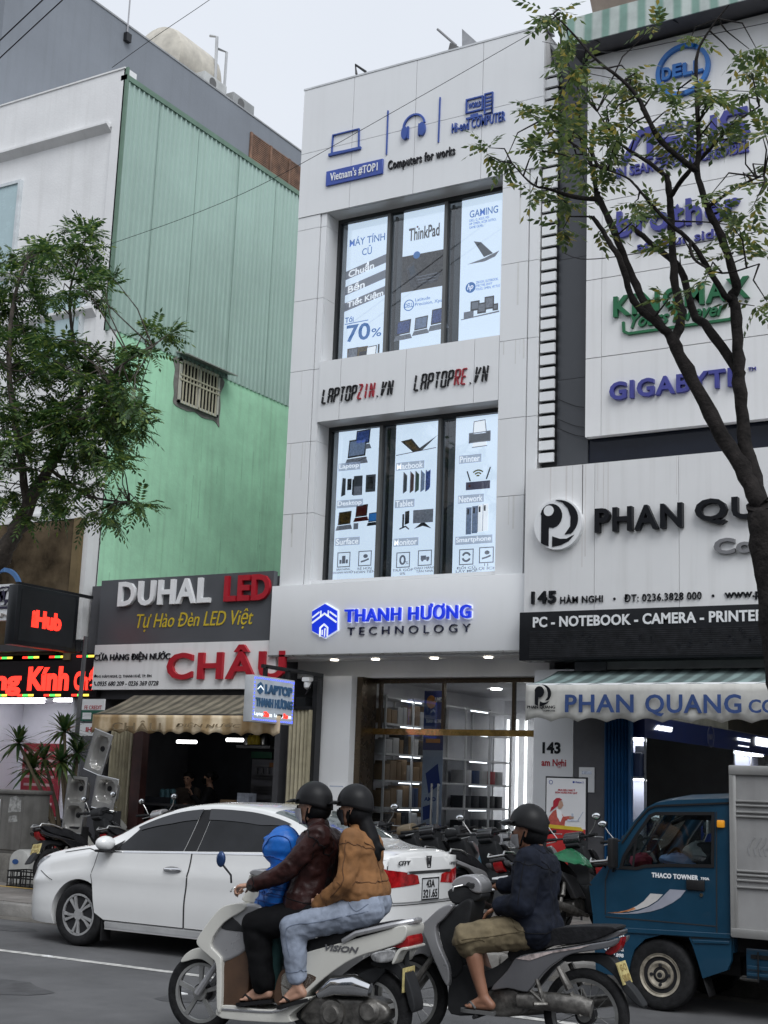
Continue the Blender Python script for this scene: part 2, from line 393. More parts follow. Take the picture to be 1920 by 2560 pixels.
# ------------------------------------------------------------------ the white office building in the middle
XL, XR, YF = -12.10, -7.84, 17.0
OX0, OX1 = -11.55, -8.44
Z_S0, Z_S1 = 3.55, 4.60
W1 = (4.69, 7.16); W2 = (8.14, 10.62); ZTOP = 12.86
B = thing('office_building', 'tall narrow white-clad office building with two large banner windows and blue lettering', 'building', (-9.97, 17.2, .15))
def panels(mb, xs, zs, y, t=.045, g=.004):
    for i in range(len(xs)-1):
        for j in range(len(zs)-1): mb.box(xs[i]+g, xs[i+1]-g, y, y+t, zs[j]+g, zs[j+1]-g)
m = MB()
zj = [Z_S1, 5.74, 6.87, 8.03, 9.20, 10.40, 10.62]
jx = [at(*r6(385, 440), YF).x, at(*r6(745, 345), YF).x, at(*r6(1128, 240), YF).x]
zp = at(*r6(740, 730), YF).z
panels(m, [XL, jx[0], jx[1], jx[2], XR+.05], [10.62, zp, ZTOP], YF)
panels(m, [XL, -11.67], zj, YF+.012); panels(m, [-11.66, OX0], zj, YF+.03)
panels(m, [OX1, -8.01], zj, YF+.012); panels(m, [-8.0, XR], zj, YF+.03)
jm = [OX0, at(*r7(300, 300), YF).x, at(*r7(690, 200), YF).x, at(*r7(1098, 150), YF).x, OX1]
panels(m, jm, [W1[1], W2[0]], YF+.012)
# reveals of the two openings
for z0, z1 in (W1, W2):
    zz = [z for z in zj if z0 < z < z1]; zz = [z0]+zz+[z1]
    for j in range(len(zz)-1):
        m.box(OX0-.05, OX0, YF+.08, 17.42, zz[j]+.003, zz[j+1]-.003); m.box(OX1, OX1+.05, YF+.08, 17.42, zz[j]+.003, zz[j+1]-.003)
    m.box(OX0-.05, OX1+.05, YF+.05, 17.42, z1, z1+.05); m.box(OX0-.05, OX1+.05, YF+.05, 17.42, z0-.05, z0)
m.build('wall', white, B, bevel=0)
m = MB()      # the structure behind the cladding
for x0, x1 in ((XL+.02, OX0-.055), (OX1+.055, XR-.02)): m.box(x0, x1, YF+.09, 30, 3.62, 10.6)
m.box(XL+.02, XR+.02, YF+.06, 30, 10.675, ZTOP-.02); m.box(OX0-.05, OX1+.05, YF+.07, 30, W1[1]+.055, W2[0]-.055)
m.box(OX0-.05, OX1+.05, 18.0, 30, W1[0]-.1, W1[1]+.05); m.box(OX0-.05, OX1+.05, 18.0, 30, W2[0], W2[1]+.05); m.box(OX0-.05, OX1+.05, 17.43, 30, 3.62, W1[0]-.055)
m.build('structural_wall', mat('shadow_grey_plaster', (.62, .62, .62), .8), B)  # plain mid grey for the structure behind the panels
# coping
MB().box(XL-.01, XR+.06, YF-.008, 17.35, ZTOP, ZTOP+.03).build('coping', mat('aluminium_trim', (.62, .63, .64), .4, .5), B)
# windows: dark frame, mullions, glass
winf = mat('charcoal_window_frame', (.045, .048, .05), .35, .4, var=.08)
mull = mat('grey_window_mullion', (.16, .165, .165), .35, .4, var=.06)
BX = [(-11.40, -10.64), (-10.36, -9.62), (-9.33, -8.64)]
for z0, z1 in (W2, W1):
    f = MB(); f.box(OX0, OX0+.05, 17.36, 17.45, z0, z1); f.box(OX1-.04, OX1, 17.36, 17.45, z0, z1)
    f.box(OX0+.05, OX1-.04, 17.36, 17.45, z1-.07, z1); f.box(OX0+.05, OX1-.04, 17.36, 17.45, z0, z0+.03)
    win = f.build('window', winf, B)
    mm = MB()
    for x in (-10.61, -9.59): mm.box(x, x+.055, 17.34, 17.43, z0+.03, z1-.07)
    mm.build('frame', mull, win)
    mm = MB()
    for x in (-10.56, -10.41, -9.54, -9.38): mm.box(x, x+.03, 17.50, 17.55, z0+.03, z1-.07)
    mm.build('mullion', winf, win)
    MB().box(OX0+.05, OX1-.04, 17.40, 17.406, z0+.03, z1-.07).build('pane', dglz, win)
    MB().box(OX0+.05, OX1-.04, 17.8, 17.81, z0, z1).build('blind', mat('dark_blind', (.06, .065, .07), .7), win)  # dark sheet: dimness of the interior behind the banners put into its colour
# raised lettering and signs of the parapet
P = front(YF)
bl2 = mat('blue_outline_letters', (.04, .09, .36), .4, var=.05)
q = lambda x, y: a2(*r6(x, y), YF)
m = MB(); P.rib(m, [q(255, 885), q(262, 782), q(412, 745), q(410, 855)], .018, 0, .03, True)
P.poly(m, [q(238, 905), q(240, 890), q(424, 848), q(422, 862)], 0, .04)
m.build('laptop_emblem', bl2, B)
for aa, bb in (((578, 638), (569, 892)), ((878, 562), (868, 822))): m = MB(); P.rib(m, [q(*aa), q(*bb)], .02, 0, .02); m.build('divider_line', bl2, B)
m = MB()
c = q(728, 735); arc = []
P.ring(m, c[0]-.0, c[1]+.02, .185, .19, .03, 0, .03, 20, rad(5), rad(175))
for sx in (-1, 1):
    P.disc(m, c[0]+sx*.155, c[1]-.07, .055, .11, 0, .05); P.rect(m, c[0]+sx*.10-.012, c[0]+sx*.10+.012, c[1]-.17, c[1]+.03, 0, .04)
m.build('headphones_emblem', bl2, B); m = MB()
a, b_ = q(1032, 580), q(1122, 640)
z1 = (q(1078, 568)[1]); z0 = q(1078, 642)[1]
P.rib(m, [(a[0], z0), (b_[0], z0), (b_[0], z1), (a[0], z1)], .022, 0, .03, True)
P.rect(m, a[0]-.0, b_[0]+.0, z0-.115, z0-.085, 0, .03); P.rect(m, (a[0]+b_[0])/2-.06, (a[0]+b_[0])/2+.06, z0-.085, z0-.05, 0, .03)
P.text(m, 'WORLD', a[0]+.03, b_[0]-.03, z0+.06, z1-.06, .02, bold=.02)
c0, c1 = q(1136, 600)[0], q(1180, 600)[0]
P.rib(m, [(c0, z0-.09), (c1, z0-.09), (c1, z1+.02), (c0, z1+.02)], .02, 0, .03, True)
for k in range(4): P.rect(m, c0+.02, c1-.02, z1-.03-k*.06, z1-.055-k*.06, 0, .02)
m.build('computer_emblem', bl2, B)
m = MB(); tx = [at(*r6(948, 720), YF).x, at(*r6(1254, 655), YF).x]; zt = at(*r6(1100, 690), YF).z
P.text(m, 'Hi-end COMPUTER', tx[0], tx[1], zt-.125, zt+.035, .03, bold=.004, space=1.1)
m.build('lettering', bl2, B)
m = MB(); t0, t1 = q(580, 955), q(965, 875); zc = (t0[1]+t1[1])/2
P.text(m, 'Computers for works', t0[0], t1[0], zc-.11, zc+.085, .03, bold=.008, space=1.1)
m.build('lettering', mat('charcoal_letters', (.03, .03, .035), .4), B)
t0, t1 = q(224, 1035), q(552, 960); zc = (t0[1]+t1[1])/2
pl_ = MB(); P.rect(pl_, t0[0], t1[0], zc-.125, zc+.125, 0, .035); pb = pl_.build('plaque', navy2 if 'navy2' in globals() else mat('plaque_blue', (.045, .09, .40), .4), B, bevel=.01)
m = MB(); P.text(m, "Vietnam's #TOP1", t0[0]+.09, t1[0]-.09, zc-.075, zc+.08, .01, d0=.036, bold=.012, space=1.08); m.build('lettering', sgnw, pb)
# segment lettering on the spandrel
SEG = {'L': 'ad', 'A': 'abcgm', 'P': 'abgm', 'T': 'tiI', 'O': 'abcdt', 'Z': 'tdz', 'I': 'iI', 'N': 'abn', 'V': 'av', 'R': 'abgmr', 'E': 'atgd', '.': '.'}
def seg_text(mb, s, x0, z0, w, h, y0, pitch, shear=.12):
    pl = front(YF+.012)
    for i, ch in enumerate(s):
        X = x0+i*pitch
        def p(u, v): return (X+u*w+v*h*shear, z0+v*h)
        e = .06; k = {'A': [((0, 0), (0, .46)), ((0, .54), (0, 1)), ((1, 0), (1, .46)), ((1, .54), (1, 1)), ((.1, 1), (.9, 1)), ((.1, .5), (.9, .5))],
             'L': [((0, 0), (0, .46)), ((0, .54), (0, 1)), ((.1, 0), (.9, 0))],
             'P': [((0, 0), (0, .46)), ((0, .54), (0, 1)), ((1, .54), (1, 1)), ((.1, 1), (.9, 1)), ((.1, .5), (.9, .5))],
             'T': [((.5, 0), (.5, .46)), ((.5, .54), (.5, .92)), ((0, 1), (1, 1))],
             'O': [((0, 0), (0, .46)), ((0, .54), (0, 1)), ((1, 0), (1, .46)), ((1, .54), (1, 1)), ((.1, 1), (.9, 1)), ((.1, 0), (.9, 0))],
             'Z': [((.05, 1), (.95, 1)), ((.05, 0), (.95, 0)), ((0, .06), (.46, .48)), ((.54, .52), (1, .94))],
             'I': [((.5, 0), (.5, .46)), ((.5, .54), (.5, 1))],
             'N': [((0, 0), (0, .46)), ((0, .54), (0, 1)), ((1, 0), (1, .46)), ((1, .54), (1, 1)), ((.1, .95), (.46, .53)), ((.54, .47), (.9, .05))],
             'V': [((0, .0), (0, .46)), ((0, .54), (0, 1)), ((.08, .05), (.46, .46)), ((.54, .54), (.92, .95))],
             'R': [((0, 0), (0, .46)), ((0, .54), (0, 1)), ((1, .54), (1, 1)), ((.1, 1), (.9, 1)), ((.1, .5), (.9, .5)), ((.5, .44), (.95, .0))],
             'E': [((0, 0), (0, .46)), ((0, .54), (0, 1)), ((.1, 1), (.9, 1)), ((.1, .5), (.8, .5)), ((.1, 0), (.9, 0))],
             '.': [((.4, 0), (.6, .0))], ' ': []}[ch]
        for (u0, v0), (u1, v1) in k: pl.rib(mb, [p(u0, v0), p(u1, v1)], .018, 0, .03)
sblk = mat('black_segment_letters', (.02, .02, .022), .4)
sred = mat('dark_red_segment_letters', (.36, .02, .035), .4)
s7 = lambda x, y: a2(*r7(x, y), YF)
for words, xa, xb, za, zb in ((('LAPTOP', 'ZIN', '.VN'), 205, 645, s7(425, 228)[1], s7(425, 148)[1]), (('LAPTOP', 'RE', '.VN'), 748, 1208, s7(980, 150)[1], s7(980, 62)[1])):
    X0, X1 = s7(xa, 200)[0], s7(xb, 120)[0]; n = sum(map(len, words)); pit = (X1-X0-.05)/(n-.05); wl = pit*.6; i = 0
    mk, mr_ = MB(), MB()
    for wd in words:
        seg_text(mr_ if wd in ('ZIN', 'RE') else mk, wd, X0+i*pit, za, wl, zb-za, 0, pit); i += len(wd)
    mk.build('lettering', sblk, B); mr_.build('lettering', sred, B)
m = MB(); rg = random.Random(6)
for k in range(15):
    x = rg.choice((rg.uniform(XL+.03, -11.7), rg.uniform(OX1+.03, -8.05))); zt = W2[0] if OX0 < x < OX1 else rg.choice(zj[1:6]); front(YF+.0115).rect(m, x, x+rg.uniform(.006, .03), zt-rg.uniform(.15, .7), zt-.006, 0, .0012)
m.build('drip_stain', mat('pale_grey_drip', (.70, .70, .69), .5, var=.05), B)
# ---- ground floor: beam, piers, shopfront
m = MB(); m.box(XL, XR, 17.36, 17.86, 3.53, 3.56); m.box(XL, XR-.02, 17.62, 17.80, 3.27, 3.53); m.box(-11.49, -10.90, 17.3, 17.78, .15, 3.27)
m.box(-7.80, -7.23, 17.0, 17.6, .15, 3.3); m.box(XL, -7.9, 16.9, 17.36, 3.50, 3.53)
m.build('pier', white, B)
for px in (717, 806, 933, 1050):
    p = at(px, 1419 if px < 900 else 1417, 17.05); MB().lathe([(.06, 0), (.06, .012), (0, .013)], (p.x, 17.12, 3.485)).build('downlight', downl, B)
SHX0, SHX1, YG = -10.98, -7.80, 17.82
m = MB(); m.box(-10.90, -10.80, 17.45, 17.86, .15, 3.27); m.build('door_frame', bronze, B)
m = MB(); m.box(-10.80, SHX1, 17.79, 17.87, 2.44, 2.53); m.build('brass_rail', brass, B); m = MB(); m.box(-10.80, SHX1, 17.80, 17.86, 3.20, 3.27)
for px in (822, 958, 1110):
    x = at(px, 1520, YG).x; m.box(x-.022, x+.022, 17.80, 17.86, 2.53, 3.20)
m.build('mullion', bronze, B)
MB().box(-10.80, SHX1, 17.83, 17.838, .15, 3.2).build('shop_window', glz, B)
m = MB()
for px in (934, 948): x = at(px, 1800, YG).x; m.tube([(x, 17.76, .75), (x, 17.76, 1.75)], .016)
m.build('door_handle', steel, B)
m = MB(); m.box(at(900, 1750, YG).x+.45, SHX1, 17.75, 17.80, .15, .72); m.build('plinth', mat('grey_granite', (.20, .20, .20), .25, var=.2, vs=30), B)
# room behind the shop window
m = MB(); m.box(-11.15, -11.1, 17.85, 23, .15, 3.3); m.box(-7.8, -7.75, 17.85, 23, .15, 3.3); m.box(-11.1, -7.8, 22.9, 22.95, .15, 3.3)
m.box(-11.1, -7.8, 17.87, 22.9, 3.3, 3.34); m.box(-11.1, -7.8, 17.87, 22.9, .12, .16); m.build('shop_interior', interior, B)
for k in range(6): MB().lathe([(.09, 0), (.09, .01), (0, .011)], (-8.6-(k % 2)*1.3, 18.6+(k//2)*1.5, 3.285)).build('ceiling_lamp', emis('room_lamp', (1, .98, .95), 30), B)  # added ceiling lamps that raise the light in the room
m = MB()
for k in range(22): x = -9.3+k*.066; m.box(x, x+.03, 22.78, 22.88, .2, 3.1)
m.build('slatted_wall', mat('dark_slats', (.05, .05, .055), .5), B)
for px in (1094, 1114, 1133):
    x = at(px, 1700, 22.7).x; MB().box(x-.013, x+.013, 22.70, 22.76, .95, 2.95).build('light_strip', emis('wall_led_strip', (1, 1, 1), 2.5), B)
# shelving along the left wall of the shop
SX = -11.08
shm = mat('white_shelf_board', (.62, .62, .64), .5, var=.04)
R = thing('store_shelving', 'tall white shelving unit lit by LED strips inside the central shop', 'shelving', (SX+.2, 20, .16))
m = MB()
for y in (18.0, 18.85, 19.75, 20.65, 21.55, 22.4): [m.box(SX+a, SX+a+.03, y, y+.03, .16, 3.05) for a in (0, .34)]
m.build('upright', shm, R)
zsh = [.5, .95, 1.35, 1.75, 2.15, 2.6, 3.0]
m = MB(); [m.box(SX, SX+.38, 18.03, 22.4, z, z+.03) for z in zsh]; m.build('shelf_board', shm, R)
m = MB()
for z in zsh[2:]:
    for y0 in (18.5, 20.85): m.box(SX+.34, SX+.36, y0, y0+.62, z-.018, z-.003)
m.build('light_strip', strip_m, R)
cardb = mat('brown_cardboard', (.22, .14, .075), .8, var=.15); pale = mat('pale_carton', (.42, .42, .43), .6); dkbox = mat('black_carton', (.02, .022, .028), .5); blubox = mat('dark_blue_carton', (.02, .04, .11), .5); redbox = mat('red_carton', (.35, .02, .03), .5)
KB = {'brown_cardboard': 'brown cardboard box', 'pale_carton': 'pale box', 'black_carton': 'black laptop box', 'dark_blue_carton': 'dark blue box', 'red_carton': 'red box'}
bi = 0
def shelf_box(y0, w_, h, z, mt, nth):
    o = MB().box(SX+.05, SX+.33, y0, y0+w_, z+.031, z+.031+h, .006).build('product_box', mt)
    tag(o, f'{KB[mt.name]} on the lit shelves of the central shop', 'box', 'boxes on the shop shelves')
for z, row in ((2.6, 'bbppbbbpbb'), (2.15, 'ppbdbpdbpp'), (1.75, 'bbbbpbbnbb'), (1.35, 'bbpbnnbbpb'), (.95, 'ddbbddppbb')):
    y = 18.1
    for ch in row:
        w_ = random.uniform(.10, .2); shelf_box(y, w_, random.uniform(.2, .33), z, {'b': cardb, 'p': pale, 'd': dkbox, 'n': blubox}[ch], bi); y += w_+.02
for z, row in ((1.75, 'pnprp'), (1.35, 'ddddd'), (.95, 'ddddd')):
    y = 20.75
    for ch in row: shelf_box(y, .21, .22 if ch != 'd' else .2, z, {'p': pale, 'n': blubox, 'r': redbox, 'd': dkbox}[ch], bi); y += .3
# roll-up banner inside the shop
Rb = thing('shop_banner', 'tall narrow blue and white advertising banner standing behind the shop glass', 'banner', (-10.15, 18.6, .16))
x0, x1, _, _ = fbox((918, 1475), (952, 1790), 18.6)
m = MB(); PB = front(18.6); PB.rect(m, x0, x1, .2, 3.15, -.01, 0); m.build('panel', mat('pale_print', (.45, .53, .70), .5), Rb)
m = MB(); PB.rect(m, x0, x1, .2, 1.15, 0, .004); PB.rect(m, x0, x1, 2.25, 3.15, 0, .004); m.build('printed_field', mat('deep_blue_print', (.012, .025, .18), .4), Rb)
m = MB(); PB.disc(m, (x0+x1)/2-.05, 2.98, .08, .1, .004, .007); PB.rect(m, x0+.05, x1-.05, 2.36, 2.42, .004, .007); m.build('printed_flame', mat('orange_print', (.7, .25, .03), .5), Rb)
m = MB(); PB.text(m, 'AMD', x0+.17, x1-.03, 2.98, 3.05, .003, d0=.004, bold=.03); PB.text(m, 'THANH HUONG', x0+.04, x1-.03, 2.66, 2.72, .003, d0=.004)
PB.text(m, 'Radeon E5 2021', x0+.03, x1-.03, .95, 1.03, .003, d0=.004, bold=.03); m.build('lettering', sgnw, Rb)
m = MB(); PB.poly(m, [(x0+.06, 1.9), (x1-.08, 2.05), (x1-.03, 1.75), (x0+.12, 1.6)], 0, .005); PB.poly(m, [(x0+.04, 1.2), (x0+.2, 1.25), (x0+.19, 1.45), (x0+.03, 1.4)], 0, .005); PB.text(m, 'AMD', x0+.05, x1-.1, 1.49, 1.55, .003, bold=.03); m.build('printed_picture', navy, Rb)
# spray bottles on the plinth
for px, colr, nm in ((990, 'clear_plastic', 'clear'), (1050, 'green_plastic', 'green')):
    x = at(px, 1760, 18.0).x; mt = mat(colr, (.5, .52, .52) if nm == 'clear' else (.03, .42, .08), .25)
    T = thing('spray_bottle', f'{nm} spray bottle standing behind the shop glass of the white building', 'bottle', (x, 18.0, .9), local=True)
    MB().lathe([(.045, 0), (.05, .02), (.048, .14), (.02, .19), (.02, .22)], (0, 0, 0), n=14).build('bottle', mt, T)
    MB().prism([(-.05, .22), (.03, .22), (.03, .26), (-.06, .27)], 'y', -.015, .015).build('spray_head', sgnw, T)
o = MB().box(-9.6, -8.3, 17.95, 18.3, .16, .9, .01).build('counter', mat('grey_laminate', (.3, .3, .3), .4)); tag(o, 'low grey counter behind the shop glass carrying spray bottles', 'counter')
# ---- fascia sign
F = thing('fascia_sign', 'wide white fascia sign with blue hexagon logo and blue company lettering', 'sign', (-9.97, 16.9, Z_S0))
m = MB(); m.box(XL, XR, 16.83, 17.35, Z_S0, Z_S1, .006); m.build('panel', sgnw, F)
MB().box(XL-.005, XR+.005, 16.82, 16.835, Z_S0-.025, Z_S0).build('edge_trim', steel, F)
P = front(16.83); s8 = lambda x, y: a2(*r7(x, y), 16.83)
halo = mat('halo_white', (.8, .8, .8), .4, emit=(.75, .85, 1), es=.45)
x0, x1, za, zb = s8(347, 1500)[0], s8(1092, 1480)[0], s8(700, 1545)[1], s8(700, 1470)[1]
V = s8(228, 1447)
hexp = [s8(228, 1447), s8(297, 1488), s8(297, 1600), s8(225, 1646), s8(152, 1607), s8(152, 1492)]
cx = sum(p[0] for p in hexp)/6; cz = sum(p[1] for p in hexp)/6
mh = MB(); P.poly(mh, [(cx+(p[0]-cx)*1.07, cz+(p[1]-cz)*1.07) for p in hexp], 0, .02)
m = MB(); P.poly(m, hexp, .02, .045); m.build('logo', blue, F)
mw = MB(); hw = (hexp[1][0]-hexp[5][0])/2; hh = (hexp[0][1]-hexp[3][1])/2
def h_(u, v): return (cx+u*hw, cz+v*hh)
P.rib(mw, [h_(-1, -.12), h_(0, .42), h_(1, -.12)], .028, .045, .05); P.rib(mw, [h_(-1, .2), h_(-.42, .52)], .024, .045, .05); P.rib(mw, [h_(1, .2), h_(.42, .52)], .024, .045, .05)
P.rib(mw, [h_(-.3, .6), h_(-.3, .25)], .022, .045, .05); P.rib(mw, [h_(.3, .6), h_(.3, .25)], .022, .045, .05)
P.rib(mw, [h_(-.3, -.95), h_(-.3, -.42), h_(0, -.22), h_(.3, -.42), h_(.3, -.95)], .026, .045, .05); P.rib(mw, [h_(-.12, -.85), h_(-.12, -.55)], .02, .045, .05); P.rib(mw, [h_(.08, -.95), h_(.08, -.5), h_(.16, -.5)], .02, .045, .05)
mw.build('logo_line', halo, F)
m = MB(); P.text(m, 'THANH HƯƠNG', x0, x1, za, zb+.045, .05, d0=.015, bold=.014, space=1.1); m.build('lettering', blue, F)
P.text(mh, 'THANH HƯƠNG', x0-.012, x1+.012, za-.012, zb+.057, 0.012, bold=.026, space=1.1); mh.build('halo', halo, F)
m = MB(); x0, x1, za, zb = s8(357, 1600)[0], s8(1083, 1590)[0], s8(700, 1622)[1], s8(700, 1575)[1]
P.text(m, 'TECHNOLOGY', x0, x1, za, zb, .03, space=1.6, bold=-.012); m.build('lettering', mat('dark_navy_letters', (.012, .016, .05), .35), F)
# ---- rooftop brackets
for lab, pts in (('small angled black steel bracket on the roof edge of the white building', [(770, 160), (768, 140), (790, 155)]), ):
    b = MB(); b.tube([at(*p, 17.3) for p in pts], .022); b.build('roof_bracket', blackm); tag(COL.objects[-1], lab, 'bracket')
m = MB(); m.tube([at(985, 98, 17.6), at(945, 63, 17.6)], .02); o = m.build('roof_pole', mat('weathered_pipe', (.25, .25, .26), .6)); tag(o, 'thin slanted pole sticking up behind the parapet of the white building', 'pole')
m = MB(); a, b_, c = at(998, 112, 17.6), at(998, 62, 17.6), at(1040, 100, 17.6); m.add([a, b_, c, a+UY*.05, b_+UY*.05, c+UY*.05], [(0, 1, 2), (5, 4, 3), (0, 3, 4, 1), (1, 4, 5, 2), (2, 5, 3, 0)]); o = m.build('roof_tarpaulin', mat('grey_tarpaulin', (.38, .39, .41), .8, var=.2)); tag(o, 'triangular grey tarpaulin rising behind the parapet of the white building', 'tarpaulin')
m = MB(); a, b_, c = at(968, 108, 17.5), at(972, 92, 17.5), at(990, 100, 17.5); m.add([a, b_, c, a+UY*.05, b_+UY*.05, c+UY*.05], [(0, 1, 2), (5, 4, 3), (0, 3, 4, 1), (1, 4, 5, 2), (2, 5, 3, 0)]); o = m.build('cloth_bundle', mat('dirty_cloth', (.2, .2, .2), .9, var=.3)); tag(o, 'small dark cloth bundle tied to the slanted pole on the roof', 'cloth')
# ------------------------------------------------------------------ the six lit banners behind the office windows
YB = 17.42
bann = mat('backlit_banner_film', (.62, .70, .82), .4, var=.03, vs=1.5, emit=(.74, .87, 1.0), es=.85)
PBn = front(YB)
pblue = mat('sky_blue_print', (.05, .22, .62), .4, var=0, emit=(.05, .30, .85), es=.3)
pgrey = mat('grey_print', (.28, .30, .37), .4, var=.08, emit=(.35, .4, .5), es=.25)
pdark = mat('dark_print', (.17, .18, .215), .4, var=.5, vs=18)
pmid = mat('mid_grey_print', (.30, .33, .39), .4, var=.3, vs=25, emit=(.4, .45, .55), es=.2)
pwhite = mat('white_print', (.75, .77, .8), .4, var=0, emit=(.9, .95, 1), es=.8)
pred = mat('red_print', (.4, .04, .05), .4, var=.1)
pgold = mat('gold_print', (.45, .25, .05), .4, var=.4, vs=30)
pgreen = mat('mint_print', (.35, .55, .42), .4); ppink = mat('pink_print', (.62, .38, .36), .4)
pbrown = mat('brown_print', (.15, .13, .115), .4, var=.4, vs=14)
class Bn:
    def __init__(s, i, z0, z1, label):
        s.x0, s.x1 = BX[i]; s.z0, s.z1 = z0+.035, z1-.075
        s.T = thing('window_banner', label, 'banner', ((s.x0+s.x1)/2, YB, s.z0), 'banners in the office windows')
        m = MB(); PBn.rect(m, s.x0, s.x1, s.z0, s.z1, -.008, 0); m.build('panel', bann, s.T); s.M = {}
    def w(s, u, v): return (s.x0+u*(s.x1-s.x0), s.z0+v*(s.z1-s.z0))
    def mb(s, nm, mt): return s.M.setdefault((nm, mt.name), MB())
    def text(s, t, u0, u1, v0, v1, mt, **k):
        a = s.w(u0, v0); b = s.w(u1, v1); PBn.text(s.mb('lettering', mt), t, a[0], b[0], a[1], b[1], .003, **k)
    def rect(s, u0, u1, v0, v1, mt, nm='picture', d=.004):
        a = s.w(u0, v0); b = s.w(u1, v1); PBn.rect(s.mb(nm, mt), a[0], b[0], a[1], b[1], 0, d)
    def poly(s, pts, mt, nm='picture', d=.004): PBn.poly(s.mb(nm, mt), [s.w(*p) for p in pts], 0, d)
    def rib(s, pts, w, mt, nm='picture', d=.004, closed=False): PBn.rib(s.mb(nm, mt), [s.w(*p) for p in pts], w, 0, d, closed)
    def ring(s, u, v, r, w, mt, d=.004, **k): c = s.w(u, v); PBn.ring(s.mb('picture', mt), c[0], c[1], r, r, w, 0, d, 24, **k)
    def disc(s, u, v, r, mt, d=.004): c = s.w(u, v); PBn.disc(s.mb('picture', mt), c[0], c[1], r, r, 0, d, 20)
    def done(s):
        for (nm, mt), m in s.M.items(): m.build(nm, MATS[mt], s.T)
    def laptop(s, u, v, k, scr, flip=1, dk=None):
        dk = dk or pmid
        s.poly([(u-.16*k, v-.005*k), (u+.16*k, v-.0*k), (u+.2*k, v-.03*k), (u-.2*k, v-.035*k)], dk)
        s.poly([(u-.15*k, v), (u+.15*k, v+.005*k), (u+(.15+.02*flip)*k, v+.09*k), (u+(-.15+.02*flip)*k, v+.085*k)], pdark)
        s.poly([(u-.13*k, v+.008*k), (u+.13*k, v+.012*k), (u+(.13+.018*flip)*k, v+.082*k), (u+(-.13+.018*flip)*k, v+.078*k)], scr, d=.006)
# upper row
b = Bn(0, *W2, 'upper left window banner advertising used computers with a large 70 percent')
b.text('MÁY TÍNH', .06, .93, .835, .90, pblue, bold=.008); b.text('CŨ', .38, .62, .755, .82, pblue, bold=.008)
for v, t, u1 in ((.60, 'Chuẩn', .72), (.49, 'Bền', .50), (.375, 'Tiết Kiệm', .98)):
    b.poly([(0, v), (1, v+.075), (1, v+.135), (0, v+.06)], pgrey)
    c = b.w(.07, v+.012); put_text(b.mb('lettering', pwhite), t, (c[0], YB-.004, c[1]), Vector((.985, 0, .17)), UZ, (u1-.07)*.74, .15, .003, bold=.02)
b.text('Tới', .03, .24, .295, .335, pblue, bold=.02); b.rib([(.03, .285), (.6, .29)], .012, pblue)
b.text('70', .08, .66, .155, .275, pblue, bold=.02); b.text('%', .69, .93, .165, .225, pblue, bold=.008)
b.rect(.12, .62, .045, .11, pgold); b.rect(.42, .75, .04, .075, mat('violet_print', (.12, .06, .3), .4)); b.laptop(.25, .04, .8, pmid); b.laptop(.7, .035, .8, pwhite); b.rect(.86, .9, .05, .11, pdark)
b.done()
b = Bn(1, *W2, 'upper middle window banner with a dark keyboard picture and laptop brands')
b.text('ThinkPad', .14, .88, .79, .88, pdark, bold=.02); b.disc(.345, .882, .016, pred)
b.rect(0, 1, .515, .69, pbrown); b.rect(0, 1, .44, .515, mat('taupe_print', (.30, .27, .25), .4, var=.1))
b.poly([(.1, .61), (.3, .645), (.42, .53), (.95, .535), (.85, .475), (.3, .455), (.22, .47)], pdark, d=.006)
b.poly([(.16, .60), (.29, .62), (.34, .565), (.22, .545)], mat('screen_blue_print', (.06, .16, .28), .4), d=.008)
b.disc(.35, .685, .06, pblue, d=.006); b.rect(.85, .92, .56, .66, pbrown, d=.008)
for k in range(3): b.rib([(.36+.03*k, .53-.02*k), (.86-.02*k, .535-.022*k)], .008, pgrey, d=.009)
b.ring(.2, .345, .085, .014, pblue); b.text('DELL', .1, .3, .33, .36, pblue, bold=.008)
b.text('Latitude\nPrecision, Xps', .35, .98, .325, .385, pblue)
b.laptop(.08, .15, 1.1, mat('blue_screen_print', (.16, .24, .60), .4, var=.5, vs=22, emit=(.1, .2, .7), es=.15)); b.laptop(.5, .165, 1.0, mat('pale_screen_print', (.35, .47, .68), .4, var=.25, vs=22, emit=(.4, .55, .85), es=.2)); b.laptop(.92, .185, 1.2, MATS['blue_screen_print'])
b.done()
b = Bn(2, *W2, 'upper right window banner headed GAMING with laptop and desktop pictures')
b.text('GAMING', .2, .9, .87, .92, pblue, bold=.01); b.text('DELL G, ASUS, MSI\nHP OMEN, ACER NITRO,\nGAME GEAR...', .2, .86, .795, .86, pblue)
b.poly([(.32, .705), (.58, .585), (.8, .60), (.5, .69)], mat('silver_print', (.42, .46, .52), .4)); b.poly([(.18, .555), (.6, .578), (.95, .61), (.85, .575), (.6, .555)], pmid)
b.disc(.27, .395, .085, pblue); b.text('hp', .19, .34, .37, .42, pwhite, d0=.005, shear=.3, bold=.008); b.text('ZBOOK, ELITEBOOK,\nSPECTRE, ENVY\nFOLIO, OMEN, VICTUS', .4, .98, .365, .43, pblue)
for u0, u1, v0, v1 in ((.28, .5, .235, .30), (.45, .66, .21, .28), (.62, .85, .23, .315), (.82, .95, .215, .26), (.12, .36, .19, .235)): b.rect(u0, u1, v0, v1, pdark if u0 > .2 else pmid); b.rect(u0+.03, u1-.03, v0+.012, v1-.01, pmid if u0 > .3 else pgrey, d=.006)
b.poly([(.05, .185), (.98, .2), (.98, .21), (.05, .19)], pmid)
b.done()
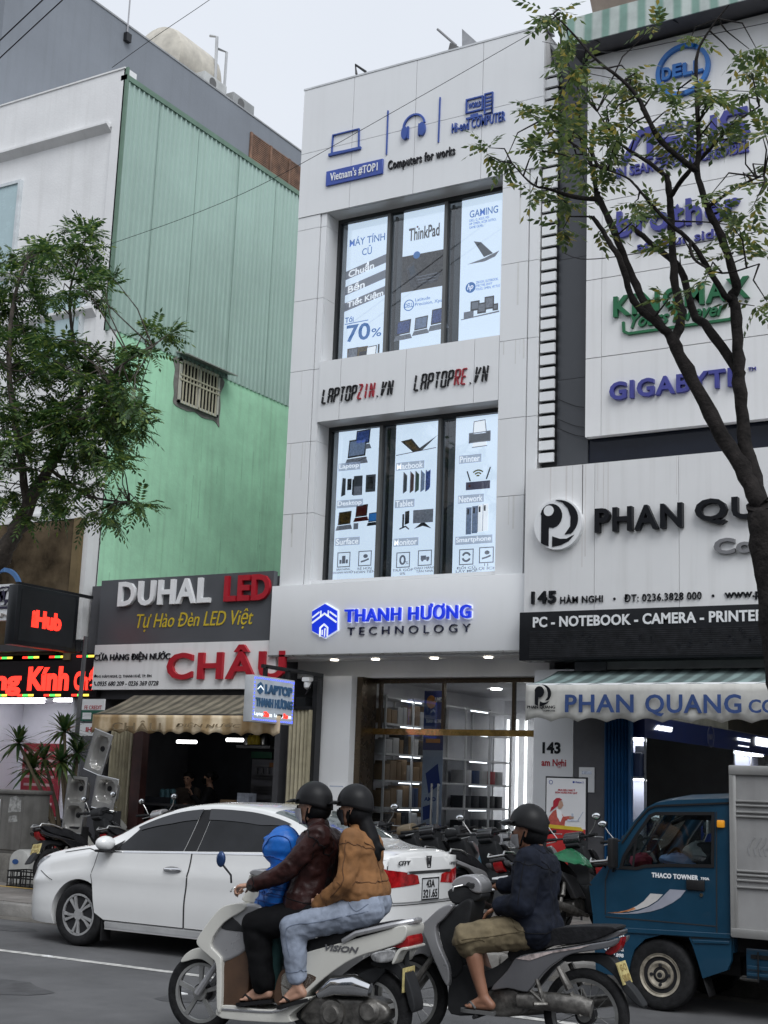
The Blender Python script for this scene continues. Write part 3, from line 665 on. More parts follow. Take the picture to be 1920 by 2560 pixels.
# lower row
def caption(b, t, u0, u1, v):
    b.rect(u0-.02, min(1, u1+.03), v-.012, v+.04, mat('pale_grey_print', (.40, .45, .54), .4, var=0, emit=(.62, .74, .92), es=.5)); b.text(t, u0, u1, v-.006, v+.034, pwhite, d0=.005, bold=.01)
def icon(b, u, v, t, k):
    c = b.w(u, v); r = .11
    PBn.rib(b.mb('picture', pgrey), [(c[0]-r, c[1]-r), (c[0]+r, c[1]-r), (c[0]+r, c[1]+r), (c[0]-r, c[1]+r)], .014, 0, .004, True)
    m = b.mb('picture', pgrey)
    if k == 'house': PBn.rect(m, c[0]-.03, c[0]+.03, c[1]-.06, c[1]+.06, 0, .004); PBn.rect(m, c[0]-.075, c[0]-.04, c[1]-.06, c[1]+.0, 0, .004); PBn.rect(m, c[0]+.04, c[0]+.075, c[1]-.06, c[1]+.0, 0, .004)
    elif k == 'zero': PBn.ring(m, c[0]-.01, c[1], .04, .06, .03, 0, .004); PBn.text(m, '%', c[0]+.04, c[0]+.09, c[1]-.07, c[1]-.02, .003)
    elif k == 'van': PBn.rect(m, c[0]-.07, c[0]+.02, c[1]-.03, c[1]+.035, 0, .004); PBn.rect(m, c[0]+.025, c[0]+.075, c[1]-.03, c[1]+.015, 0, .004); PBn.disc(m, c[0]-.04, c[1]-.035, .018, None, 0, .006); PBn.disc(m, c[0]+.045, c[1]-.035, .018, None, 0, .006)
    elif k == 'swap': PBn.ring(m, c[0], c[1], .06, .06, .03, 0, .004, 16, .3, 2.8); PBn.ring(m, c[0], c[1], .06, .06, .03, 0, .004, 16, 3.4, 5.9)
    elif k == 'hand': PBn.rib(m, [(c[0]-.07, c[1]-.05), (c[0], c[1]-.035), (c[0]+.07, c[1]-.01)], .025, 0, .004); PBn.disc(m, c[0]+.01, c[1]+.035, .04, .03, 0, .004)
    b.text(t, u-.24, u+.24, v-.095, v-.052, pgrey, bold=.008, align='CENTER')
b = Bn(0, *W1, 'lower left window banner picturing laptops, desktop towers and tablets')
b.laptop(.58, .90, 1.1, MATS['blue_screen_print']); b.laptop(.45, .815, 1.4, MATS['pale_screen_print']); b.rib([(.5, .79), (.7, .81)], .01, pdark)
caption(b, 'Laptop', .05, .52, .745)
b.poly([(.12, .56), (.22, .57), (.22, .68), (.14, .685)], mat('silver_print', (.42, .46, .52), .4)); b.rect(.26, .36, .60, .675, pdark); b.rect(.41, .62, .56, .69, MATS['silver_print']); b.rect(.43, .6, .56, .62, pmid, d=.006); b.rect(.7, .93, .575, .69, MATS['silver_print']); b.rect(.74, .88, .595, .675, pdark, d=.006); b.rect(.38, .41, .565, .67, pdark)
caption(b, 'Desktop', .05, .62, .495)
b.laptop(.22, .37, 1.0, pgold); b.laptop(.62, .415, .9, pred, dk=pred); b.laptop(.9, .375, .7, pblue, dk=pdark); b.rect(.45, .56, .335, .375, pgrey)
caption(b, 'Surface', .05, .58, .245)
icon(b, .25, .14, 'BÁN HÀNG\nDOANH NGHIỆP', 'house'); icon(b, .75, .14, 'RẺ HƠN\nHOÀN TIỀN', 'hand'); b.done()
b = Bn(1, *W1, 'lower middle window banner picturing tablets, a folded laptop and monitors')
b.poly([(.12, .89), (.38, .90), (.62, .815), (.42, .81)], pbrown); b.poly([(.2, .885), (.36, .89), (.55, .82), (.44, .82)], pgold, d=.006); b.poly([(.55, .83), (.98, .905), (.62, .815)], MATS['silver_print']); b.rib([(.02, .80), (.95, .825)], .012, pmid)
caption(b, 'Macbook', .05, .66, .71)
for u, mt in ((.22, MATS['silver_print']), (.38, ppink), (.5, pgreen), (.63, MATS['pale_screen_print']), (.74, MATS['blue_screen_print'])): b.poly([(u, .545), (u+.08, .56), (u+.08, .66), (u, .685)], mt); b.rib([(u, .545), (u, .685)], .012, pmid, d=.006)
b.poly([(.74, .555), (.84, .57), (.84, .685), (.74, .665)], MATS['blue_screen_print'], d=.007)
caption(b, 'Tablet', .05, .46, .465)
b.poly([(.28, .34), (.38, .35), (.38, .43), (.28, .425)], pdark); b.rib([(.16, .315), (.3, .33), (.38, .31)], .02, pdark); b.rect(.22, .26, .32, .41, pdark)
b.rect(.47, .93, .345, .43, pmid); b.poly([(.66, .345), (.74, .345), (.9, .305), (.7, .325), (.5, .31)], pdark)
caption(b, 'Monitor', .05, .58, .215)
icon(b, .27, .115, 'TRẢ GÓP\n0%', 'zero'); icon(b, .77, .12, 'GIAO HÀNG\nTẬN NHÀ', 'van'); b.done()
b = Bn(2, *W1, 'lower right window banner picturing a printer, a router and smartphones')
b.rect(.42, .72, .885, .965, pwhite); b.rib([(.42, .885), (.44, .965), (.7, .97), (.74, .885)], .012, pmid, d=.006); b.rect(.33, .83, .83, .895, MATS['silver_print']); b.rib([(.33, .83), (.83, .835), (.83, .895), (.33, .89)], .012, pmid, d=.006, closed=True); b.rect(.42, .74, .80, .83, pwhite); b.rib([(.4, .80), (.76, .803)], .012, pmid, d=.006)
caption(b, 'Printer', .12, .6, .715)
b.rect(.28, .85, .53, .58, mat('lilac_print', (.38, .36, .62), .4)); b.disc(.37, .555, .02, pred, d=.008); b.rib([(.38, .585), (.3, .65)], .02, pdark); b.rib([(.76, .59), (.85, .665)], .02, pdark)
for r in (.03, .07, .11): b.ring(.56, .605, r, .02, mat('yellow_print', (.55, .48, .1), .4), a0=rad(45), a1=rad(135))
caption(b, 'Network', .12, .68, .46)
for u, v, mt in ((.31, .25, MATS['pale_screen_print']), (.45, .255, MATS['pale_screen_print']), (.58, .26, pwhite), (.70, .265, pwhite)): b.rect(u, u+.12, v, v+.17, mt); b.rib([(u, v), (u, v+.17)], .008, pmid, d=.005); b.rect(u+.02, u+.06, v+.125, v+.16, pdark, d=.006)
caption(b, 'Smartphone', .08, .9, .2)
icon(b, .33, .11, 'ĐỔI CŨ\nLẤY MỚI', 'swap'); icon(b, .80, .115, '11\nLỢI ÍCH', 'hand'); b.done()
# ------------------------------------------------------------------ white building with the green side wall
XG = -16.09
G = thing('corner_building', 'white plastered building whose long side wall is painted and clad in green', 'building', (-19, 17.2, .15))
frost = mat('frosted_window', (.42, .55, .58), .25, var=.03)
corr = mat('green_corrugated_sheet', (.37, .50, .445), .5, var=.07, vs=.4, streak=.10)
gpl = mat('mint_green_plaster', (.46, .82, .56), .85, var=.10, vs=.9, bump=.2, bs=18, streak=.16)
WZT = 14.28
m = MB()
m.box(-19.97, XG-.06, 17.05, 22, 4.2, 14.0)                         # body behind the facade
zb = at(0, 388/_K, 17).z; m.box(-19.96, -16.32, 17.0, 17.06, at(0, 388/_K, 17).z-.05, WZT); m.box(-16.32, XG, 17.0, 17.3, 3.9, WZT); 
m.box(-19.96, XG, 16.98, 17.3, WZT, WZT+.03)
zb = at(0, 388/_K, 17).z
m.prism([(16.90, zb-.02), (17.06, zb-.14), (17.06, zb+.02), (16.90, zb+.02)], 'x', -19.96, -16.36)
z2 = at(200, 555, 17).z
for zz in (z2, z2-1.0): m.prism([(16.92, zz), (17.06, zz-.14), (17.06, zz+.05), (16.92, zz+.05)], 'x', -19.96, -16.36)
m.box(-19.96, -16.32, 16.96, 17.06, at(100, 1126, 16.95).z+.01, at(100, 1126, 16.95).z+.15)
m.build('wall', whitep, G)
def wbox(x0, x1, z0, z1):
    f = MB(); t = .06
    f.box(x0, x0+t, 16.97, 17.06, z0, z1); f.box(x1-t, x1, 16.97, 17.06, z0, z1); f.box(x0+t, x1-t, 16.97, 17.06, z1-t, z1); f.box(x0+t, x1-t, 16.97, 17.06, z0, z0+t)
    wn = f.build('window', mat('white_window_frame', (.62, .66, .68), .4), G); MB().box(x0+t, x1-t, 17.0, 17.03, z0+t, z1-t).build('pane', frost, wn)
q_ = at(47, 388, 17); wbox(max(q_.x-2.0, -19.9), q_.x, at(25, 620, 17).z, q_.z)
q_ = at(185, 610, 17); wbox(q_.x-1.1, q_.x, q_.z-1.5, q_.z-.1)
m = MB(); m.box(XG-.05, XG, 17.3, 34, .15, 9.42); m.build('plaster_wall', gpl, G)
# corrugated upper wall
m = MB(); y = 17.02; n = 0; vs_ = []; top = lambda yy: 14.06+.0*(yy-17)
while y < 27:
    for dy, dx in ((0, .0), (.05, .0), (.065, .028), (.095, .028), (.11, 0)): vs_.append((y+dy, dx))
    y += .135
vv = []; ff = []
for (yy, dx) in vs_: vv += [(XG+.006+dx, yy, 9.38), (XG+.006+dx, yy, 14.06)]
for i in range(len(vs_)-1): ff.append((2*i, 2*i+2, 2*i+3, 2*i+1))
m.add(vv, ff); m.build('corrugated_cladding', corr, G, smooth=0, recalc=False)
m = MB(); m.box(XG-.1, XG+.05, 17.0, 27, 14.06, 14.16); m.box(XG-.03, XG+.06, 17.0, 17.04, 9.3, 14.3); m.build('flashing', mat('green_trim', (.13, .22, .16), .5), G)
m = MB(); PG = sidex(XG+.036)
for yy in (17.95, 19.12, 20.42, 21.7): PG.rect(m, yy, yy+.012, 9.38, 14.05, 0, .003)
m.build('sheet_overlap', mat('green_shadow_lap', (.20, .29, .25), .6), G); m = MB(); PG = sidex(XG); rg = random.Random(2)  # darker green strips marking where the sheets overlap
for k in range(26): yy = rg.uniform(17.4, 22.3); zz = rg.uniform(5.0, 9.3); PG.rect(m, yy, yy+rg.uniform(.01, .035), zz-rg.uniform(.2, 1.1), zz, .0, .0015)
PG.rib(m, [(20.6, 7.6), (20.64, 7.0), (20.6, 6.5), (20.63, 5.9), (20.58, 5.2)], .010, 0, .002); m.build('drip_stain', mat('dark_mint_stain', (.42, .755, .515), .9, var=.1), G)
# barred window in the green wall
y0, z1 = x2(387, 775, XG); y1, _ = x2(472, 800, XG); z0 = x2(384, 870, XG)[1]
m = MB(); PG = sidex(XG)
rag = [tuple(p)[:2] for p in spline([(y0-.07, z0-.05, 0), (y0+.3, z0-.09, 0), (y0+.55, z0-.05, 0), (y0+.8, z0-.10, 0), (y1-.05, z0-.07, 0), (y1+.12, z0-.16, 0), (y1+.10, z0+.0, 0), (y1+.12, z0+.25, 0), (y1+.09, z0+.5, 0), (y1+.11, z1, 0), (y0-.07, z1+.03, 0), (y0-.10, z0+.6, 0), (y0-.12, z0+.35, 0), (y0-.08, z0+.15, 0)], 4, True)]
PG.poly(m, rag, 0, .012); m.build('cement_patch', mat('grey_cement', (.26, .245, .23), .9, var=.2, bump=.3), G)
m = MB(); PG.rect(m, y0, y1, z0, z1, .012, .02); wn = m.build('window', mat('black_opening', (.012, .012, .014), .6), G)
m = MB()
for a, b in ((y0, y0+.05), (y1-.05, y1), ((y0+y1)/2-.03, (y0+y1)/2+.03)): PG.rect(m, a, b, z0, z1, .02, .06)
PG.rect(m, y0, y1, z0, z0+.05, .02, .06); PG.rect(m, y0, y1, z1-.05, z1, .02, .06)
m.build('frame', mat('cream_window_frame', (.62, .60, .52), .5), wn)
m = MB(); n = 12
for k in range(1, n): yy = y0+(y1-y0)*k/n; PG.rect(m, yy-.012, yy+.012, z0, z1, .05, .07)
for zz in (z0+(z1-z0)*.53, z0+(z1-z0)*.64): PG.rect(m, y0, y1, zz-.015, zz+.015, .05, .075)
m.build('window_bars', mat('cream_bars', (.58, .54, .40), .5), wn)
m = MB(); m.prism([(XG, z1+.1), (XG+.3, z1+.02), (XG+.3, z1+.04), (XG, z1+.13)], 'y', y0-.1, y1+.25); m.build('canopy', mat('grey_roof_sheet', (.4, .4, .38), .5, .3), wn)
MB().tube([(XG+.02, 17.25, 3.9), (XG+.02, 17.27, 6.5)], .008).build('cable', blackm, G)
# bronze glass panel over the left shop
m = MB(); p0 = at(0, 1245, 16.95); 
MB().box(-19.96, -16.35, 16.93, 17.0, 3.55, at(100, 1128, 16.95).z).build('bronze_glass_panel', mat('bronze_mirror_panel', (.16, .12, .075), .12, .55, var=.55, vs=1.4), G)
MB().box(-16.35, -16.2, 16.90, 17.0, 3.55, at(100, 1126, 16.95).z).build('bronze_edge_trim', mat('bronze_trim', (.22, .16, .08), .35, .5), G)
# left ground-floor shop: bright white room
m = MB(); m.box(-19.96, XG-.07, 19.6, 19.65, .15, 3.4); m.box(-19.96, XG-.02, 17.1, 22, 3.02, 3.08); m.box(XG-.07, XG-.02, 17.0, 22, .15, 3.5); m.box(-19.96, -19.9, 17, 22, .15, 3.4); m.box(-19.96, XG-.02, 16.96, 17.1, 2.98, 3.6)
m.build('shop_interior', mat('white_interior', (.72, .72, .78), .5, var=.03), G)
for k, (xx, yy) in enumerate(((-18.2, 17.8), (-19.0, 18.6), (-17.2, 18.3))): MB().box(xx-.6, xx+.6, yy-.05, yy+.05, 2.96, 2.99).build('tube_light', emis('bright_tube', (1, 1, 1), 9), G)
m = MB()
PW = front(19.58)
for (xa, xb, za, zb_, mt, lab) in ((-19.75, -18.75, .9, 2.25, red, 'red wall poster on white boards inside the left shop'), ):
    R = thing('shop_poster', lab, 'poster', ((xa+xb)/2, 19, za)); m = MB(); PW.rect(m, xa, xb, za, zb_, 0, .02); m.build('panel', mat('crimson_print', (.30, .02, .035), .4), R)
    m = MB(); [PW.rect(m, xa+.08, xb-.15, zz, zz+.05, .02, .024) for zz in (2.05, 1.9, 1.75, 1.6, 1.45, 1.3, 1.1)]; m.build('printed_line', mat('pale_pink_print', (.5, .35, .35), .4), R)
o = MB().box(-21, -17.0, 18.6, 19.0, .16, .85).build('shop_counter', mat('white_counter', (.6, .6, .62), .3)); tag(o, 'long white counter inside the bright shop at far left', 'counter')
for k, x in enumerate((-18.6, -18.2, -17.8, -17.4)): o = MB().box(x, x+.3, 18.56, 18.595, .35, .62).build('counter_sign', mat('red_card', (.45, .03, .03), .4)); tag(o, 'red card on the front of the white counter in the left shop', 'sign', 'red cards on the white counter')
# stacked credit signs on the post
T = thing('credit_sign', 'white over green plastic shop sign on the grey post left of the awning', 'sign', (-15.6, 16.2, 2.35))
x0, x1, z0, z1 = fbox((172, 1510), (222, 1558), 16.2); PT = front(16.2); m = MB(); PT.rect(m, x0, x1, (z0+z1)/2, z1, -.03, 0); m.build('panel', sgnw, T)
m = MB(); PT.rect(m, x0, x1, z0, (z0+z1)/2, -.03, 0); m.build('panel', mat('bottle_green', (.01, .11, .07), .4), T)
m = MB(); PT.text(m, 'FE CREDIT', x0+.12, x1-.04, z1-.16, z1-.1); m.build('lettering', red, T)
m = MB(); PT.text(m, 'HỖ TRỢ', x0+.14, x1-.04, (z0+z1)/2-.1, (z0+z1)/2-.05); PT.rect(m, x0+.09, x0+.27, z0+.03, z0+.13); m.build('lettering', sgnw, T)
T = thing('hanging_sign', 'white sign with red letters below the green sign on the grey post', 'sign', (-15.6, 16.2, 2.1))
x0, x1, z0, z1 = fbox((170, 1562), (224, 1590), 16.2); m = MB(); PT.rect(m, x0, x1, z0, z1, -.03, 0); m.build('panel', sgnw, T); m = MB(); PT.text(m, 'IHUB', x0+.16, x1-.08, z0+.06, z1-.06, bold=.03); m.build('lettering', red, T)
p0 = at(165, 1600, 15.9); p1 = at(178, 1375, 15.9); o = MB().tube([(p0.x, 15.9, .15), (p0.x, 15.9, p0.z), (p0.x+.03, 15.9, p1.z)], .035).build('sign_post', mat('galvanised_post', (.13, .13, .135), .5, .5)); tag(o, 'thin dark grey metal post carrying the small signs left of the awning', 'post')
# running LED ticker
T = thing('led_ticker_sign', 'long black LED ticker sign showing red running letters with coloured dashes', 'sign', (-18.5, 16.8, 2.95))
YT = 16.93; p1 = at(205, 1498, YT); z0, z1 = at(100, 1507, YT).z, at(100, 1413, YT).z; x1 = at(211, 1460, YT).x
MB().box(-24, x1, YT, 17.04, z0, z1, .01).build('casing', mat('led_black', (.012, .008, .010), .5), T)
PT = front(YT); m = MB(); q = lambda x, y: a2(x, y, YT)
zb, zt = q(50, 1492)[1], q(50, 1447)[1]; hL = (zt-zb)
PT.text(m, 'Mắt Kính', -21.6, q(-95, 1470)[0], zb, zt+.03, bold=.03); PT.text(m, 'ng', q(-14, 1480)[0], q(45, 1480)[0], zb-.09, zb+hL*.72, bold=.05); PT.text(m, 'Kính', q(60, 1470)[0], q(149, 1470)[0], zb, zt+.05, bold=.05); PT.text(m, 'Chấ', q(160, 1470)[0], q(206, 1470)[0], zb, zt+.05, bold=.05)
m.build('lettering', ledred, T)
mr_, mg_, my_ = MB(), MB(), MB(); zrow = ((z1-.05), (z0+.04))
for zz in zrow:
    x = x1-.1-(0 if zz > 3.3 else .05)
    while x > -22:
        for mm_, k in ((my_, 0), (mg_, 1), (mr_, 2)): PT.rect(mm_, x-.13*(k+1), x-.13*k-.01, zz-.018, zz+.018, 0, .006)
        x -= .62
mr_.build('led_dash', ledred, T); mg_.build('led_dash', ledgreen, T); my_.build('led_dash', ledyel, T)
o = MB().box(-24, -16.4, 16.78, 17.0, z1+.04, z1+.16).build('light_bar', mat('grey_metal_bar', (.08, .08, .085), .4, .4)); tag(o, 'dark metal bar with dim coloured lamps above the LED ticker', 'light bar')
m1 = MB()
# projecting LED sign
XI = -15.8; PI_ = sidex(XI); T = thing('projecting_led_sign', 'black projecting LED box showing four glowing red letters', 'sign', (XI-.1, 15.9, 3.6))
yA, zA = x2(40, 1256, XI); yB, zB = x2(172, 1292, XI); zC = x2(28, 1393, XI)[1]; zD = x2(160, 1408, XI)[1]
z0 = (zC+zD)/2; z1 = (zA+zB)/2
MB().box(XI-.2, XI, yA, yB, z0, z1, .015).build('casing', mat('led_casing', (.018, .02, .024), .35, .3), T)
m = MB(); PI_.rect(m, yA+.09, yB-.09, z0+.07, z1-.06, .0, .008); m.build('screen', mat('led_dark_screen', (.028, .03, .033), .55, var=.1), T)
yl, zl = x2(66, 1355, XI); yr, zr = x2(133, 1330, XI); m = MB(); PI_.text(m, 'iHub', yl, yr, z0+(z1-z0)*.32, z0+(z1-z0)*.62, .006, d0=.009, bold=.06); m.build('lettering', ledred, T)
MB().box(XI-.13, XI-.07, yB-1.3, 17.0, z1+.0, z1+.05).build('arm', blackm, T); m = MB(); m.box(XI-.2, XI, yB, yB+.12, z0+.02, z0+.2); m.build('bracket', blackm, T)
# corner of the sign cut by the left edge of the picture
T = thing('optician_sign', 'white and dark shop sign with a blue arch cut off by the left edge', 'sign', (-16.9, 16.2, 4.0))
Y = 16.2; q = lambda x, y: a2(x, y, Y); PT = front(Y); xR = q(25, 1300)[0]; zz = [q(10, y)[1] for y in (1240, 1262, 1310, 1340)]
m = MB(); PT.rect(m, xR-2.2, xR, zz[3], zz[1], -.08, 0); m.build('panel', sgnw, T)
m = MB(); PT.rect(m, xR-2.2, xR+.02, zz[2]-.04, zz[2], -.0, .012); PT.text(m, 'Mũ', xR-.75, xR-.04, zz[2]+.02, zz[1]-.04, .02, bold=.06); m.build('lettering', mat('dark_violet_letters', (.02, .015, .05), .4), T)
m = MB(); PT.text(m, 'VĂN AN', xR-1.0, xR-.02, zz[3]+.05, zz[2]-.09, .02, bold=.04); m.build('lettering', mat('taupe_letters', (.30, .27, .25), .4), T)
m = MB(); c = q(4, 1285); PT.ring(m, c[0], c[1], .42, .42, .07, -.02, .03, 20, .15, PI-.15); m.build('arch', mat('blue_arch', (.09, .22, .48), .4), T)
# ------------------------------------------------------------------ tall grey building behind
XB = -20.0
Q = thing('grey_building', 'tall plain grey rendered building rising behind the green wall', 'building', (-20, 20, .15))
gz = 18.37
gre = mat('grey_render', (.225, .245, .275), .85, var=.06, vs=.5, bump=.15, bs=20, streak=.07)
m = MB(); m.box(-34, XB, 17.5, 45, .15, gz); m.build('wall', gre, Q)
y0, z1 = x2(540, 285, XB); y1, _ = x2(651, 340, XB); z0 = x2(542, 345, XB)[1]
m = MB(); PG = sidex(XB); PG.rect(m, y0, y0+3.0, z0, z1, -.0, .01); wn = m.build('window', MATS['black_opening'], Q)
m = MB(); wd = mat('rusty_brown_louvre', (.23, .13, .085), .7, var=.3)
for k in range(14): zz = z0+(z1-z0)*(k+.3)/14; PG.rect(m, y0+.03, y0+3, zz, zz+.035, .01, .03)
for yy in (y0, y0+.85, y0+1.7, y0+2.5): PG.rect(m, yy, yy+.08, z0, z1, .01, .05)
m.build('louvre', wd, wn)
m = MB(); m.box(XB-.15, XB+.02, 17.5, 45, gz, gz+.04); m.build('coping', mat('pale_cement', (.36, .37, .38), .9), Q)
# water tank on its roof
c = atx(388, 118, XB-1.2); T = thing('water_tank', 'cream cylindrical water tank with domed end on the grey roof', 'tank', (c.x, c.y, gz), local=True)
m = MB(); m.lathe([(0, -1.0), (.5, -.97), (.78, -.85), (.82, -.7), (.82, .55), (.80, .7), (.66, .92), (.4, 1.05), (0, 1.1)], (0, 0, .75), 'y', 28); 
m.build('tank', mat('cream_fibreglass', (.58, .54, .46), .45, var=.12, streak=.1), T)
m = MB(); m.box(-.5, .5, -.8, -.7, -.1, .3); m.box(-.5, .5, .5, .6, -.1, .3); m.build('cradle', blackm, T)
m = MB(); m.tube([(.85, .45, -.2), (.8, .45, 1.75), (.6, .42, 1.82)], .04); m.tube([(.9, .75, -.2), (.9, .75, 1.45), (.8, .5, 1.45)], .035); m.build('pipe', mat('pvc_pipe', (.5, .51, .52), .5), T)
for k, (px, py) in enumerate(((436, 178), (497, 224))):
    c = atx(px, py, XB-.6); T = thing('condenser_unit', ('white air conditioner unit on the grey roof right of the water tank', 'grey air conditioner unit farther right on the grey roof edge')[k], 'air conditioner', (c.x+.1, c.y, gz+.05), local=True)
    MB().box(-.35, .35, -.45, .45, 0.02, .38, .02).build('casing', mat('offwhite_casing', (.5, .51, .5), .5) if k == 0 else mat('grey_casing', (.3, .31, .31), .5), T)
    m = MB(); m.lathe([(.13, 0), (.13, .01), (0, .012)], (.35, -.12, .2), 'x', 18); m.build('fan_grille', mat('dark_grille', (.12, .12, .12), .6), T)
c = atx(273, 70, XB); o = MB().tube([(XB+.03, c.y, gz-.35), (XB+.03, c.y, gz+.9)], .018).build('antenna_rod', mat('pale_rod', (.4, .4, .42), .5)); tag(o, 'thin pale rod fixed upright on the grey roof edge', 'rod')
o = MB().box(XB, XB+.1, c.y-.08, c.y+.08, gz-.42, gz-.22).build('junction_box', blackm); tag(o, 'small black box under the thin rod on the grey wall', 'box')
# ------------------------------------------------------------------ hardware shop between green wall and white building
HX0, HX1 = -16.0, -12.14
H = thing('hardware_shop', 'low dark open-fronted hardware shop under the grey and white signs', 'shop', (-14, 17.5, .15))
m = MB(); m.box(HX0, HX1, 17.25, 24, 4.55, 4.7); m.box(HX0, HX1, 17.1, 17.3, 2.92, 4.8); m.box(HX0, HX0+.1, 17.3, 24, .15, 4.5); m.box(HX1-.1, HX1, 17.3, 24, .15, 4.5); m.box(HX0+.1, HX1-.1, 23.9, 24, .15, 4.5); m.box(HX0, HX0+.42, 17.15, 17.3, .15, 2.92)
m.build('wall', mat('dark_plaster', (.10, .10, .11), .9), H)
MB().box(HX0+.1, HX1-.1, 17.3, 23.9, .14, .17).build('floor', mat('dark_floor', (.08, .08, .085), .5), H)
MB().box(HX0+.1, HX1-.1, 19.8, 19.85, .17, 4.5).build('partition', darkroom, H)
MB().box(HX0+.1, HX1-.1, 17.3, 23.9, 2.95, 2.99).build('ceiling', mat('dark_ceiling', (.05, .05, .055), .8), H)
def gate(x0, x1, Y, z0, z1, mt, label, pitch=.07):
    m = MB(); vs_ = []; x = x0; k = 0
    while x <= x1+1e-6: vs_.append((x, Y-(.035 if k % 2 else 0))); x += pitch/2; k += 1
    vv = []; ff = []
    for xx, yy in vs_: vv += [(xx, yy, z0), (xx, yy, z1)]
    for i in range(len(vs_)-1): ff.append((2*i, 2*i+2, 2*i+3, 2*i+1))
    T = thing('folding_gate', label, 'gate', ((x0+x1)/2, Y, z0)); m.add(vv, ff); m.build('leaf', mt, T, smooth=0, solid=.004); MB().box(x0, x1, Y-.05, Y+.04, z1, z1+.05).build('track', blackm, T)
    MB().box(x1-.03, x1, Y-.06, Y+.03, z0, z1).build('end_post', mt, T); return T
crm = mat('cream_folding_gate', (.40, .36, .25), .5, var=.12, vs=5)
gate(at(232, 1700, 17.05).x, at(282, 1700, 17.05).x, 17.05, .17, 2.75, crm, 'cream folding metal gate at the left side of the hardware shop')
gate(at(620, 1650, 17.05).x, at(670, 1650, 17.05).x, 17.05, .17, 2.75, crm, 'cream folding metal gate between hardware shop and white building')
for px, lab in ((297, 'rusty maroon steel post right of the left cream gate'), ): x = at(px, 1680, 17.05).x; o = MB().box(x-.1, x+.1, 17.0, 17.15, .15, 2.9).build('gate_post', mat('maroon_steel', (.06, .02, .018), .5, var=.3)); tag(o, lab, 'post')
x = at(676, 1680, 17.1).x; o = MB().box(x-.04, x+.04, 17.05, 17.2, .15, 3.3).build('gate_post', blackm); tag(o, 'dark steel post beside the white pier of the office building', 'post')
for k, ((xa, ya), (xb, yb)) in enumerate((((383, 1602), (424, 1600)), ((490, 1598), (525, 1595)))):
    a, b_ = at(xa, ya, 18.2), at(xb, yb, 18.2); o = MB().tube([(a.x, 18.2, a.z), (b_.x, 18.2, a.z)], .028).build('tube_lamp', tube_m); tag(o, ('lit fluorescent tube at left under the awning', 'shorter lit fluorescent tube behind the projecting sign')[k], 'lamp')
# goods inside the hardware shop
T = thing('wall_rack', 'white wall rack with hanging tools inside the hardware shop', 'rack', (-12.9, 19.6, .9))
x0, x1, z0, z1 = fbox((545, 1640), (605, 1745), 19.6); PT = front(19.6); m = MB(); PT.rect(m, x0, x1, z0, z1, -.03, 0); m.build('panel', mat('grey_pegboard', (.20, .20, .23), .6), T)
m = MB(); [PT.rect(m, x0+.05, x1-.05, z0+(z1-z0)*f, z0+(z1-z0)*f+.025, 0, .06) for f in (.12, .3, .36, .42, .6, .66, .85)]; [PT.rect(m, x0+.1+.12*i, x0+.14+.12*i, z0+(z1-z0)*.68, z0+(z1-z0)*.82, .0, .03) for i in range(4)]; m.build('hanging_tool', mat('chrome_grey', (.25, .25, .27), .3, .8), T)
o = MB().box(*[f for f in (at(528, 1560, 19.7).x, at(600, 1560, 19.7).x)], 19.5, 19.75, at(560, 1617, 19.6).z, at(560, 1611, 19.6).z).build('wall_shelf', mat('grey_shelf', (.3, .3, .31), .6)); tag(o, 'pale wall shelf with small yellow fittings high inside the hardware shop', 'shelf')
for k, px in enumerate((532, 540, 548, 556, 570)): p = at(px, 1611, 19.6); o = MB().lathe([(.05, 0), (.055, .1), (.03, .16), (.0, .18)], (p.x, 19.6, p.z+.02), n=10).build('fitting', yellow if k in (1, 2, 3) else steel); tag(o, 'small metal or yellow fitting on the high wall shelf of the hardware shop', 'fitting', 'fittings on the high shelf')
o = MB().box(at(545, 1640, 19.7).x, at(590, 1640, 19.7).x, 19.66, 19.75, at(560, 1638, 19.7).z, at(560, 1624, 19.7).z).build('green_panel', mat('deep_green', (.01, .10, .05), .5)); tag(o, 'flat green packet board under the high shelf of the hardware shop', 'board')
o = MB().box(at(590, 1650, 18.5).x, at(612, 1650, 18.5).x, 18.4, 18.6, at(600, 1658, 18.5).z, at(600, 1648, 18.5).z).build('carton', mat('orange_carton', (.3, .12, .03), .6)); tag(o, 'small orange carton hanging high at right in the hardware shop', 'carton')
T = thing('glass_counter', 'glass display counter with small metal goods in the hardware shop', 'counter', (-13.6, 18.3, .17))
x0, x1 = at(318, 1760, 18.3).x, at(482, 1760, 18.3).x; zt = at(400, 1738, 18.3).z
m = MB(); m.box(x0, x1, 18.0, 18.6, .17, .55); m.box(x0, x1, 18.0, 18.6, zt-.03, zt); [m.box(x, x+.03, 18.0, 18.03, .55, zt-.03) for x in (x0, (x0+x1)/2, x1-.03)]; m.build('cabinet', mat('dark_counter', (.06, .06, .065), .4), T)
MB().box(x0+.03, x1-.03, 18.005, 18.01, .55, zt-.03).build('pane', glz, T)
for i in range(10): o = MB().ball((x0+.1+i*(x1-x0-.2)/9, 18.2, .60+.04*(i % 2)), (.05, .05, .06), 8, 6).build('tap_fitting', steel); tag(o, 'shiny metal tap fitting inside the glass counter', 'fitting', 'metal fittings in the glass counter')
for i in range(3):
    for j in range(4): 
        p = at(352+i*11, 1712+j*11-40*(j == 3), 18.6); o = MB().lathe([(.05, 0), (.05, .09), (.02, .11)], (p.x, 18.6, p.z-.1), n=10).build('paint_can', mat('pale_teal_can', (.10, .22, .26), .4)); tag(o, 'small pale blue tin stacked at left inside the hardware shop', 'tin', 'pale tins stacked in the hardware shop')
